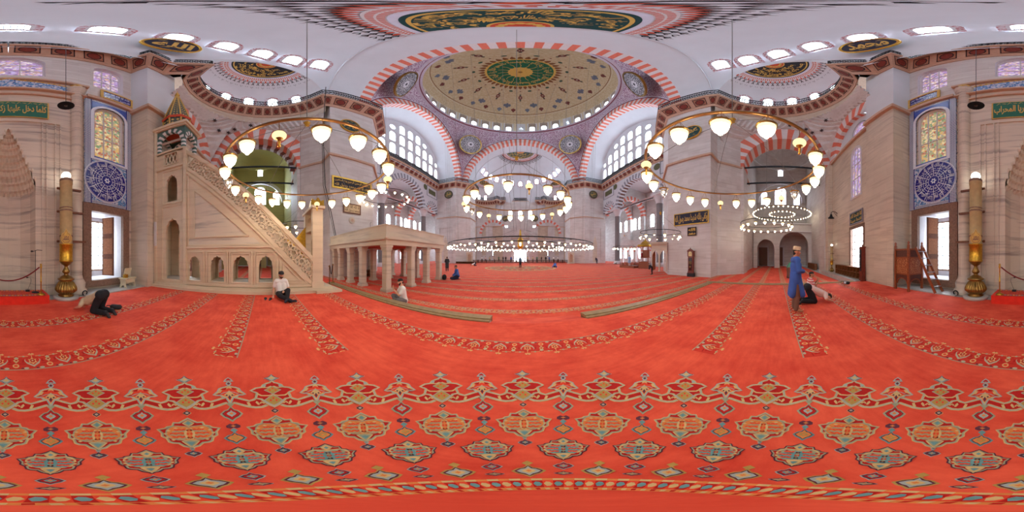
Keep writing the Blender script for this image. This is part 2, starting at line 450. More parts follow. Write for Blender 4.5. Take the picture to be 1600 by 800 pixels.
# ---- surfaces of the half domes
def semi(phi, e, off=0.):
    q = 1 - .25 * max(0, cos(phi)); h = max(0., cos(e)) ** q
    k = 1 - off / 13.
    return V((13.6 * sin(phi) * h * k, 5.4 - 10.9 * cos(phi) * h * k, 20 + 14.2 * sin(e) * k))
def semi_z(x, y, off=0.):
    dy = 5.4 - y; h = hypot(x / 13.6, dy / 10.9); phi = atan2(x / 13.6, dy / 10.9)
    q = 1 - .25 * max(0, cos(phi)); h = min(1, h) ** (1 / q); return V((x, y, 20 + 14.2 * sqrt(1 - h * h) - off))
EPH, EW = rad(60.3), rad(27.4)
def z_open(phi):
    d = (abs(phi) - EPH) / EW
    return 0 if abs(d) >= 1 else 6.5 * sqrt(1 - d * d)
EXM = V((10.3, .15, 0)); EXN = V((.92, -.40, 0)).normalized(); EXD = V((.40, .92, 0)).normalized()
def exed(b, e, off=0., zr=6.3):
    """quarter dome of the exedra (right): b -90..90 about the outward normal"""
    r = 5.2 - off; p = EXM + (EXN * cos(b) + EXD * sin(b)) * (r * cos(e))
    return V((p.x, p.y, 20 + (zr - off) * sin(e)))
def barrel(n, y, off=0.):
    return [V(((13.6 - off) * cos(pi * i / n), y, 20 + (14.2 - off) * sin(pi * i / n))) for i in range(n + 1)]

def apse(far):
    T = TX(1, far); mb = MB()
    rows = []; NP = 121
    phis = [rad(-90 + 180 * i / (NP - 1)) for i in range(NP)]
    for j in range(25):
        row = []
        for ph in phis:
            e0 = math.asin(min(1, z_open(ph) / 14.2)); e = e0 + (pi / 2 - e0) * (j / 24.) ** 1.15
            row.append(semi(ph, e))
        rows.append(row)
    mb.quads(rows, M_PLAST)
    mb.quads([barrel(48, 5.4), barrel(48, 8.6)], M_PLAST)
    mb.tube([semi(0, 0) if 0 else V((13.5 * cos(pi * i / 48), 5.4, 20 + 14.1 * sin(pi * i / 48))) for i in range(49)], .06, M_WFR, 6)
    for s in (1, -1):
        S = lambda p: V((p.x * s, p.y, p.z))
        rows = [[S(exed(rad(-90 + 7.5 * i), rad(7.5 * j))) for i in range(25)] for j in range(13)]
        mb.quads(rows, M_PLASTP)
        # strip from the half-dome's cut edge to the front arch of the exedra
        A, B = [], []
        for i in range(33):
            g = pi * i / 32; ph = EPH - EW * cos(g); A.append(S(semi(ph, math.asin(min(1, z_open(ph) / 14.2)))))
            p = EXM - EXD * (5.2 * cos(g)); B.append(S(V((p.x, p.y, 20 + 6.3 * sin(g)))))
        mb.quads([A, B], M_PLAST)
        mb.tube([p + V((0, 0, .02)) for p in A], .07, M_WFR, 6)
        # drum of the exedra and the squinch that carries it
        mb.quads([[S(V((x, y, z))) for x, y in EXARC] for z in (18.0, 20.2)], M_BEIGE)
    struct('ceiling_apse' if not far else 'ceiling_entrance_apse', mb, T)
apse(0); apse(1)

# ---- windows of the half domes
def tanfr(f, a, e, s=1, far=False, da=.02):
    """tangent frame on surface f(a,e)"""
    T = TX(s, far)
    o = T(f(a, e)); ox = T(f(a + da, e)); oz = T(f(a, e + da))
    U = (ox - o).normalized(); Z = (oz - o); Z = (Z - U * Z.dot(U)).normalized(); N = U.cross(Z)
    class F:
        def __call__(q, u, z, d=0.): return o + U * u + Z * z + N * d
    fr = F()
    c = T(V((0, 6, 20)))
    if N.dot(o - c) < 0:
        N = -N
    return fr
for far in (0, 1):
    for k in range(-6, 7):
        ph = rad(k * 13.2); e = rad(29 + 8 * abs(k) / 6)
        window(tanfr(semi, ph, e, 1, far), 0, -.8, 1.15, 1.6, P_DAY, fw=.12, border=.26, depth=.1, d=-.24)
    for s in (1, -1):
        for k in range(-2, 3):
            window(tanfr(exed, rad(k * 27 + 4), rad(19), s, far), 0, -.75, .85, 1.5, P_DAY if k not in (2,) else P_GRID, fw=.1, border=.26, depth=.08, d=-.2)

# ---- four great arches, pendentives, dome
SQ = 14.7
mb = MB()
def great_arch(fr, depth, n=81):
    voussoirs(mb, fr, 0, 20, 13.6, 15.0, n, [M_RED, M_WHITE], depth, 14.2 / 13.6, d0=0)
# frames look outward: depth goes away from the dome centre
great_arch(Fr((0, YC - SQ, 0), (-1, 0, 0), (0, -1, 0)), 1.3)
great_arch(Fr((0, YC + SQ, 0), (1, 0, 0), (0, 1, 0)), 1.3)
great_arch(Fr((SQ, YC, 0), (0, -1, 0), (1, 0, 0)), 1.4)
great_arch(Fr((-SQ, YC, 0), (0, 1, 0), (-1, 0, 0)), 1.4)
struct('trim_5', mb)
DZ = 38.6; DR = 14.7
t = NT('pendentive_speckle'); vo = t.noise(t.obj(), 5.5, 2, .5)
M_SPECK = t.surf(t.mix(t.mapr(vo, .47, .53), C(150, 112, 140), C(212, 204, 216)), .9)
M_MAUVE = flat('mauve_line', C(120, 62, 78), .8)
M_RINGW = flat('dome_ring_white', C(206, 206, 220), .85, var=.05, scale=3)
mb = MB()
for q in range(4):
    R = Matrix.Rotation(q * pi / 2, 3, 'Z'); rows = []
    for j in range(13):
        t_ = j / 12.; row = []
        for i in range(61):
            a = rad(-45 + 90 * i / 60.); sx = SQ * tan(a); zz = 20 + 14.2 / 13.6 * sqrt(max(0, 15.0 ** 2 - sx * sx))
            lo = V((SQ, sx, zz)); hi = V((DR * cos(a), DR * sin(a), DZ - .6))
            p = lo.lerp(hi, t_)
            g = sin(pi * t_) * .9 * (abs(a) / rad(45)) ** 2
            p += V((cos(a), sin(a), 0)) * g
            row.append(R @ p + V((0, YC, 0)))
        rows.append(row)
    mb.quads(rows, M_SPECK)
    for rr, m, w in ((15.12, M_MAUVE, .1), (15.3, M_RINGW, .16), (15.5, M_NAVY, .06)):
        pts = []
        for i in range(41):
            g = rad(14 + 152 * i / 40); y = rr * cos(g)
            if abs(y) > SQ + .1: continue
            p = R @ V((SQ - .04, y, 20 + 14.2 / 13.6 * rr * sin(g))) + V((0, YC, 0)); pts.append(p)
        mb.tube(pts, w, m, 6)
struct('ceiling_pendentives', mb)
# dome shell
def dome(a, e, off=0.):
    r = DR - off
    return V((r * cos(e) * sin(a), YC - r * cos(e) * cos(a), DZ + (14.9 - off) * sin(e)))
def dome_xy(x, y, off=0.):
    h = min(.9999, hypot(x, y) / DR); return V((x, YC + y, DZ + 14.9 * sqrt(1 - h * h) - off))
t = NT('dome_cream'); f = t.mapr(t.noise(t.obj(), 2.4, 5, .6), .38, .62)
M_DOME = t.surf(t.mix(f, C(188, 168, 132), C(202, 188, 158)), .9)
M_DOMEL = flat('dome_pale_band', C(206, 196, 172), .9, var=.1, scale=4)
mb = MB()
mb.quads([[dome(2 * pi * i / 96, rad(90 * j / 24)) for i in range(96)] for j in range(25)], None or M_DOME, True, True, lambda j, i: M_DOMEL if j < 4 else M_DOME)
ring = lambda r, z: [V((r * cos(2 * pi * i / 96), YC + r * sin(2 * pi * i / 96), z)) for i in range(96)]
mb.quads([ring(14.75, DZ - .75), ring(14.35, DZ - .7), ring(14.2, DZ - .35), ring(13.9, DZ - .3), ring(13.9, DZ - .02), ring(14.75, DZ)], M_RINGW, False, True, lambda i, j: M_MAUVE if i == 1 else M_RINGW)
# crown medallion and painted ornament, mesh lifted a hair off the shell
mf = dome_xy
M_MEDG = flat('medallion_green', C(16, 96, 66), .7, var=.15)
M_DBR = flat('ornament_brown', C(122, 76, 40), .8, var=.2)
M_DMAR = flat('ornament_maroon', C(110, 56, 50), .8, var=.25)
M_DBL = flat('ornament_slate', C(104, 112, 128), .8, var=.25)
M_DGR = flat('ornament_green', C(60, 86, 70), .8, var=.25)
for k in range(40): polyd(mb, mf, petal(5.1, 6.35, .34, 2 * pi * k / 40), M_DBR, .04)
disc(mb, mf, 0, 5.35, M_GOLDP, .07, 72, 4); disc(mb, mf, 0, 5.0, M_MEDG, .1, 72, 4)
disc(mb, mf, 0, 1.9, M_GOLDP, .13, 48, 2, wob=lambda a: 1 + .06 * cos(16 * a)); disc(mb, mf, 0, .35, M_BRASS, .16, 16, 1)
for k in range(16): stroke(mb, mf, [rot2((1.95, 0), 2 * pi * k / 16), rot2((2.7, .12), 2 * pi * k / 16), rot2((3.4, -.1), 2 * pi * k / 16)], .09, M_GOLDP, .13)
verse = 'ان الله يمسك السموات والارض ان تزولا'
for k in range(2):
    def cm(x, y, k=k): p = rot2((4.75 - 1.25 * (1 - y), 0), -(pi * k + x) + pi); return dome_xy(p[0], p[1], .14)
    letter(mb, verse, cm, M_GOLDP, (.06, 0, pi - .06, 1.1), .015)
for k in range(24):
    a = 2 * pi * k / 24
    P = lambda x, y: rot2((x, y), a)
    if k % 2 == 0:
        for (r0, w, m) in ((8.9, .42, M_DMAR), (8.15, .2, M_DGR), (9.65, .2, M_DGR)):
            polyd(mb, mf, [rot2((r0 + w * 1.3 * cos(b), w * sin(b)), a) for b in [pi * 2 * q / 10 for q in range(10)]], m, .05)
        stroke(mb, mf, [P(7.9, 0), P(10.0, 0)], .1, M_DMAR, .045)
        polyd(mb, mf, [rot2((8.9 + .2 * cos(b), .18 * sin(b)), a) for b in [pi * 2 * q / 8 for q in range(8)]], M_DOMEL, .07)
        polyd(mb, mf, [rot2((7.0 + .16 * cos(b), .16 * sin(b)), a) for b in [pi * 2 * q / 6 for q in range(6)]], M_DMAR, .05)
    else:
        polyd(mb, mf, [rot2((6.95 + .26 * cos(b), .4 * sin(b)), a) for b in [pi * 2 * q / 8 for q in range(8)]], M_DGR, .05)
        for y0, x0, w in ((-.5, 11.0, .34), (0, 11.2, .42), (.5, 11.0, .34), (0, 10.75, .3)):
            polyd(mb, mf, [rot2((x0 + w * cos(b), y0 + w * .9 * sin(b)), a) for b in [pi * 2 * q / 8 for q in range(8)]], M_DBL, .05 + .003 * abs(y0))
    for y0, x0, w in ((-.28, 12.0, .24), (.28, 12.0, .24), (0, 12.2, .28), (0, 11.85, .2)):
        polyd(mb, mf, [rot2((x0 + w * cos(b), y0 + w * sin(b)), a + pi / 24) for b in [pi * 2 * q / 8 for q in range(8)]], M_DBL if k % 2 else M_DMAR, .05 + .002 * w)
for r, m in ((12.9, M_DBR), (13.1, M_DOMEL)): disc(mb, mf, r, r + .09, m, .05, 96, 1)
struct('ceiling_dome', mb)
def domef(a, e, off=0.): return dome(a, e, off)
def domefr(a, e):
    o = dome(a, e); U = (dome(a + .02, e) - o).normalized(); Z = (dome(a, e + .02) - o).normalized(); N = (o - V((0, YC, DZ))).normalized()
    class F:
        def __call__(q, u, z, d=0.): return o + U * u + Z * z + N * d
    return F()
M_NICHE = flat('niche_pattern', C(164, 152, 140), .9, var=.3, scale=7)
for k in range(32):
    a = 2 * pi * (k + .0) / 32
    fr = domefr(a, rad(4.5))
    w = window(fr, 0, -1.0, 1.3, 2.0, P_GRID, fw=.1, depth=.1, d=-.26)
    nb = MB(); ol = doorhole(0, -1.1, 2.3, 2.6, 1., 10); il = doorhole(0, -1.1, 1.8, 2.5, 1., 10)
    wallp(nb, fr, ol, [il], M_PLAST, .0, d0=-.24); wallp(nb, fr, il, [], M_NICHE, d0=-.2); nb.build('niche', w)

# ---- pendentive roundels
def roundel_deco(name, fr, r, label, cat='roundel', group=None, rays=12):
    o = thing(name, label, cat, tuple(fr(0, 0, 0)), 0, group)
    inv = fr(0, 0, 0)
    loc = lambda x, y, off: fr(x, y, -off) - inv
    rb = MB(); disc(rb, loc, r * .9, r, M_BRASS, .14, 48, 1)
    rb.quads([[loc(q * cos(a), q * sin(a), off) for a in [2 * pi * k / 48 for k in range(49)]] for q, off in ((r, .14), (r, -.1))], M_BRASS)
    rb.build('rim', o)
    db = MB(); disc(db, loc, 0, r * .92, M_NAVY, .1, 48, 2); disc(db, loc, 0, r * .3, M_LBLUE, .12, 32, 1, wob=lambda a: 1 + .12 * cos(10 * a))
    for k in range(rays):
        a = 2 * pi * k / rays
        for sg in (1, -1):
            stroke(db, loc, [rot2((r * x, sg * r * y), a) for x, y in ((.33, .0), (.45, .07), (.6, .02), (.72, .1), (.84, .12), (.86, .02), (.76, -.03))], r * .045, M_LBLUE, .115)
        stroke(db, loc, [rot2((r * .36, 0), a + pi / rays), rot2((r * .86, 0), a + pi / rays)], r * .03, M_LBLUE, .12)
    disc(db, loc, 0, r * .1, M_NAVY, .14, 16, 1)
    db.build('painted_field', o)
    return o
for sx in (1, -1):
    for sy in (-1, 1):
        d = V((sx, sy, 0)).normalized(); base = V((0, YC, 0)) + d * 17.0 + V((0, 0, 32.7))
        U = V((-d.y, d.x, 0)); Z = V((-d.x * .42, -d.y * .42, .9)).normalized(); N = V((d.x * .9, d.y * .9, .42)).normalized()
        class FF:
            def __init__(s, o, U, Z, N): s.a = (o, U, Z, N)
            def __call__(s, u, z, dd=0.): o, U, Z, N = s.a; return o + U * u + Z * z + N * dd
        fr = FF(base - N * 1.1, U, Z, N)
        roundel_deco('pendentive_roundel', fr, 2.85, 'navy and white rayed roundel under the great dome, ' + ('right' if sx > 0 else 'left') + (' corner on the mihrab side' if sy < 0 else ' corner on the entrance side'), group='pendentive roundels')
# ================================================================== QIBLA WALL, EXEDRA WALLS, PIERS
def add_square_blocks(mb, s=1):
    pass
for s, side in ((1, 'right'), (-1, 'left')):
    for far in (0, 1):
        T = TX(s, far); fn = '' if not far else '_entrance'
        # main pier
        mb = MB(); mb.prism(PIER, ZH, ZG + 1.2, M_PIER)
        for z0, z1, o in ((11.15, 11.35, .1),):
            pts = [(12.34, 9.8), (12.34, 5.2), (14.05, 5.2), (15.95, 3.4), (20.5, 3.4)]
            for i in range(len(pts) - 1):
                mb.bar(V((*pts[i], 11.25)), V((*pts[i + 1], 11.25)), .16, .22, M_CORN)
            mb.bar(V((12.34, 9.8, 11.25)), V((15.25, 12.8, 11.25)), .16, .22, M_CORN); mb.bar(V((15.25, 12.8, 11.25)), V((20.4, 12.8, 11.25)), .16, .22, M_CORN)
        # carved niche slot in the hall-side face
        fr = Fr((15.3, 12.7, 0), (1, 0, 0), (0, -1, 0))
        for a, b in (((1.0, -.2), (1.0, 8.6)), ((4.4, -.2), (4.4, 8.6)), ((1.0, 8.6), (4.4, 8.6))):
            mb.bar(fr(*a, -.05), fr(*b, -.05), .14, .14, M_PIER)
        nb = [(2.1, -.1), (3.3, -.1), (3.3, 4.6), (2.7, 6.6), (2.1, 4.6)]
        mb.poly3([fr(u, z, -.012) for u, z in nb], M_BEIGE)
        struct('wall_%s_pier%s' % (side, fn), mb, T)
        # mass above the pier behind the great arches
        mb = MB()
        mb.prism([(13.64, 8.63), (13.64, 9.86), (14.74, 9.86), (14.74, 11.06), (16.06, 11.06), (16.06, 8.63)], ZG + 1.2, 26., M_PLAST)
        struct('wall_%s_pier_top%s' % (side, fn), mb, T)
        # exedra lower walls: arch into the corner bay (plane x=15.9) and blind arch wall (plane y=-5.35)
        mb = MB()
        fx = Fr((15.9, 0, 0), (0, 1, 0), (1, 0, 0)); cy, hw = -.8, 4.05
        hole = [(cy - hw, ZH), (cy + hw, ZH)] + arcpts(cy, 11.4, hw, 1., 20)
        wallp(mb, fx, [(-5.35, ZH), (5.3, ZH), (5.3, 18.2), (-5.35, 18.2)], [hole], M_PIER, 2.2, M_PIER)
        voussoirs(mb, fx, cy, 11.4, hw, 5.75, 27, [M_RED, M_WHITE], 2.2, 1., d0=-.04, mso=[M_RED, M_WHITE] if s > 0 else [M_RED, M_WHITE])
        if s < 0: voussoirs(mb, fx, cy, 11.4, hw - .45, hw - .02, 27, [M_BROWN, M_LBLUE], .5, 1., d0=1.2)
        fy = Fr((0, -5.1, 0), (1, 0, 0), (0, -1, 0))
        # buttress face Q, upper plaster, lower beige
        mb.face([fy(5.85, ZH), fy(8.3, ZH), fy(8.3, 11.5), fy(5.85, 11.5)], M_BEIGE)
        mb.face([fy(5.85, 11.5), fy(8.3, 11.5), fy(8.3, ZG + .8), fy(5.85, ZG + .8)], M_PLAST)
        mb.face([(5.85, -5.1, 0), (5.85, -6.3, 0), (5.85, -6.3, 11.5), (5.85, -5.1, 11.5)], M_BEIGE)
        mb.face([(5.85, -5.1, 11.5), (5.85, -6.3, 11.5), (5.85, -6.3, ZG + .8), (5.85, -5.1, ZG + .8)], M_PLAST)
        mb.face([fy(8.3, ZH), fy(8.3, ZH, .3), fy(8.3, 18.2, .3), fy(8.3, 18.2)], M_BEIGE)
        fy2 = Fr((0, -5.4, 0), (1, 0, 0), (0, -1, 0))
        win = doorhole(10.15, 5.9, 1.45, 9.8, 1., 10, .3); dw = [(9.15, .55), (11.0, .55), (11.0, 3.5), (9.15, 3.5)]
        rose = [(10.3 + 1.0 * cos(a), 13.0 + 1.0 * sin(a)) for a in [2 * pi * q / 24 for q in range(24)]]
        wallp(mb, fy2, [(8.3, ZH), (15.9, ZH), (15.9, 11.6), (8.3, 11.6)], [win, dw], M_BEIGE, .5, M_BEIGE)
        ha = [(7.4, 11.6), (14.6, 11.6)] + arcpts(11.0, 11.6, 3.3, 1., 16)
        bl = arcpts(11.0, 11.6, 3.3, 1., 20)
        wallp(mb, fy2, [(8.3, 11.6), (15.9, 11.6), (15.9, 18.2), (8.3, 18.2)], [[p for p in bl if p[0] > 8.32] + [(8.33, 11.61)]], M_PLAST)
        wallp(mb, fy2, bl, [rose], M_PLAST, .35, M_PLAST, d0=.35)
        voussoirs(mb, fy2, 11.0, 11.6, 3.3, 4.75, 23, [M_RED, M_WHITE], .4, 1., d0=-.05, clip=lambda p: p[0] > 8.2)
        mb.bar((5.7, -5.0, 11.6), (8.35, -5.0, 11.6), .2, .3, M_CORN); mb.bar((8.3, -5.3, 11.6), (15.9, -5.3, 11.6), .2, .26, M_CORN)
        mb.bar((5.78, -4.95, 11.6), (5.78, -6.25, 11.6), .2, .3, M_CORN)
        mb.prism([(15.0, -5.4), (15.0, -4.95), (15.9, -4.95), (15.9, -5.4)], ZH, 11.4, M_BEIGE)
        # squinch between the arches and the drum
        N = 60; lo = []; hi = []
        for i in range(N + 1):
            t_ = i / N; a = rad(-114 + 180 * t_)
            hi.append(V((EXC.x + EXR * cos(a), EXC.y + EXR * sin(a), 18.3)))
            if t_ < .48:
                x = 7.6 + (15.9 - 7.6) * t_ / .48; dx = min(1, abs(x - 11.0) / 4.75); lo.append(V((x, -5.36, 11.6 + 4.75 * sqrt(1 - dx * dx))))
            else:
                y = -5.36 + (5.3 + 5.36) * (t_ - .48) / .52; dy = min(1, abs(y - cy) / 5.75); lo.append(V((15.86, y, 11.4 + 5.75 * sqrt(1 - dy * dy))))
        rows = []
        for j in range(11):
            u = j / 10.
            rows.append([p.lerp(q, u) + (EXC + V((0, 0, 15)) - p).normalized() * ((.0 if j in (0, 10) else .02 + .2 * ((i + j) % 2))) for i, (p, q) in enumerate(zip(lo, hi))])
        mb.quads(rows, M_BEIGE if 0 else M_PIER, False)
        for t_, u in ((.42, .45), (.48, .62), (.54, .45), (.36, .6), (.6, .6)):
            i = int(t_ * N); p = lo[i].lerp(hi[i], u); c = EXC + V((0, 0, 14)); nn = (c - p).normalized(); p = p + nn * .3
            x = nn.cross(V((0, 0, 1))).normalized(); y = nn.cross(x)
            mb.poly3([p + (x * cos(a) + y * sin(a)) * (.3 if q % 2 else .13) for q, a in enumerate([2 * pi * z / 12 for z in range(12)])], M_COFB)
        struct('wall_%s_exedra%s' % (side, fn), mb, T)
        fT = lambda fr: (lambda u, z, d=0.: T(fr(u, z, d)))
        window(fT(fy2), 10.15, 5.95, 1.35, 4.5, P_STAIN, fw=.16, d=.02, bars=True, k=1.15)
        window(fT(fy2), 10.3, 12.0, 2.0, 2.0, P_STAIN, fw=.1, d=.4, circ=True)
        wo = window(fT(fy2), 10.075, .57, 1.8, 2.9, P_GRID, frame=flat('granite_frame', C(128, 100, 84), .7, var=.25, scale=14), fw=.22, rnd=False, d=.02, depth=.3)
        sb = MB(); sb.box((10.55, -5.55, 2.0), (.62, .05, 2.7), M_WOOD, rz=rad(-35)); sb.build('shutter', wo, T)
        # ---- corner bay
        if not far:
            bm = MB(); MX = M_YEL if s < 0 else M_PIER
            fb = Fr((29.5, 0, 0), (0, 1, 0), (1, 0, 0))
            wins = [doorhole(-.75, 11.1, 2.1, 13.75, 1, 10), doorhole(2.2, 11.1, 1.2, 13.3, 1, 8), doorhole(-3.7, 11.1, 1.2, 13.3, 1, 8), doorhole(-.75, 17.2, .95, 18.4, 1, 8)]
            wallp(bm, fb, [(-5.4, ZH), (3.6, ZH), (3.6, 21), (-5.4, 21)], wins, MX, .4, MX)
            for u0, u1 in ((-5.4, -5.4), (3.6, 3.6)):
                bm.face([(18.1, u0, ZH), (29.5, u0, ZH), (29.5, u0, 21), (18.1, u0, 21)], MX)
            voussoirs(bm, fb, -.75, 11.4, 3.9, 4.5, 25, [M_WFR], .5, 1., d0=-.5)
            # dome of the bay
            bm.quads([[V((23.7 + 5.55 * cos(e) * cos(a), -.9 + 4.45 * cos(e) * sin(a), 18.6 + 4.2 * sin(e))) for a in [2 * pi * q / 40 for q in range(40)]] for e in [rad(90 * j / 8) for j in range(9)]], MX, True, True)
            bm.quads([[V((min(29.6, max(18.0, 23.7 + k * 5.55 * cos(a))), min(3.7, max(-5.5, -.9 + k * 4.45 * sin(a))), 18.55)) for a in [2 * pi * q / 40 for q in range(40)]] for k in (1., 1.7)], MX, True, True)
            mfb = lambda x, y, off: V((23.7 + x, -.9 + y, 18.6 + 4.2 * sqrt(max(0, 1 - (x / 5.55) ** 2 - (y / 4.45) ** 2)) - off))
            for q in range(24): polyd(bm, mfb, petal(1.2, 2.9, .28, 2 * pi * q / 24), M_DMAR, .05)
            disc(bm, mfb, 0, 1.3, M_DGREEN, .07, 32, 2)
            # balcony on small arches
            fbal = Fr((24.6, 0, 0), (0, 1, 0), (1, 0, 0))
            wallp(bm, fbal, [(-5.4, ZH), (3.5, ZH), (3.5, 6.4), (-5.4, 6.4)], [doorhole(1.6, 0.0, 2.5, 2.6, 1.1, 10, .2)[:0] or [(.3, ZH + .01), (2.9, ZH + .01)] + arcpts(1.6, 2.6, 1.3, 1.1, 10), [(-4.9, ZH + .01), (-.5, ZH + .01)] + arcpts(-2.7, 3.0, 2.2, 1., 12)], MX if s < 0 else M_PIER, .5, M_PIER)
            bm.box((27.1, -.95, 5.25), (4.7, 8.8, .2), M_PIER)
            bm.bar((24.5, -5.4, 6.45), (24.5, 3.5, 6.45), .2, .14, M_WFR); bm.bar((24.5, -5.4, 5.2), (24.5, 3.5, 5.2), .2, .14, M_WFR)
            struct('wall_%s_corner_bay' % side, bm, T)
            for cx, w, h in ((-.75, 2., 3.6), (2.2, 1.1, 2.8), (-3.7, 1.1, 2.8)): window(fT(fb), cx, 11.15, w, h, P_STAINL if s > 0 else P_DAY, fw=.08, d=.1)
            window(fT(fb), -.75, 17.2, .9, 1.7, P_STAINL if s > 0 else P_DAY, fw=.08, d=.1)
            for y, w in ((2.35, 1.5), (-.4, 1.5)):
                db = MB(); db.box((29.35, y, 1.55), (.3, w + .5, 3.7), M_WFR); db.box((29.18, y, 1.4), (.1, w, 3.3), M_WOOD)
                for zz in (.7, 1.6, 2.5):
                    for yy in (-.38, .38): db.box((29.11, y + yy, zz), (.06, .55, .7), M_WOOD)
                struct('door_%d' % (1 + int(y < 0) + (2 if s < 0 else 0)), db, T)
            for z in (10.9, 9.9) if 0 else (11.4, 10.0):
                rb = MB(); rb.bar((16.2 if z > 11 else 17.6, -4.8, z), (16.2 if z > 11 else 17.6, 3.2, z), .12, .16, M_IRON)
                o = rb.build('tie_rod', None, T); tag(o, 'black iron tie rod across the striped arch of the %s corner bay, %s of two' % (side, 'upper' if z > 11 else 'lower'), 'tie rod', 'iron tie rods')

# ---- qibla wall centre with its window holes
mb = MB(); fq = Fr((0, -6.25, 0), (1, 0, 0), (0, -1, 0))
holes = []
for s in (1, -1):
    holes += [[(s * 4.3 - .88, .42), (s * 4.3 + .88, .42), (s * 4.3 + .88, 3.6), (s * 4.3 - .88, 3.6)],
              doorhole(s * 4.45, 6.6, 1.6, 10.2, 1., 10), doorhole(s * 4.45, 13.9, 1.7, 17.4, 1., 10)]
holes.append(doorhole(0, 14.1, 2.9, 17.1, 1., 14))
wallp(mb, fq, [(-5.9, 0), (5.9, 0), (5.9, 12.0), (-5.9, 12.0)], [h for h in holes if h[0][1] < 11] + [[(-1.04, .008), (1.04, .008), (1.04, 7.45), (-1.04, 7.45)]], M_QIB, .45, M_WFR)
wallp(mb, fq, [(-5.9, 12.0), (5.9, 12.0), (5.9, ZG + .8), (-5.9, ZG + .8)], [h for h in holes if h[0][1] > 11], M_PIER, .45, M_WFR)
mb.bar((-5.85, -6.15, 11.9), (-3.2, -6.15, 11.9), .22, .3, M_CORN); mb.bar((3.2, -6.15, 11.9), (5.85, -6.15, 11.9), .22, .3, M_CORN)
mb.bar((-3.3, -6.15, 13.2), (3.3, -6.15, 13.2), .2, .24, M_CORN)
struct('wall_qibla', mb)
for s in (1, -1):
    window(fq, s * 4.45, 6.65, 1.5, 4.25, P_STAING, fw=.14, d=.1, bars=True)
    window(fq, s * 4.45, 13.95, 1.6, 4.2, P_STAIN, fw=.26, d=.25, bars=True, depth=.2)
window(fq, 0, 14.1, 2.8, 4.3, P_STAIN, fw=.3, d=.25, bars=True, depth=.2)
# outer coloured band of the tall tiled windows
for s in (1, -1):
    pass

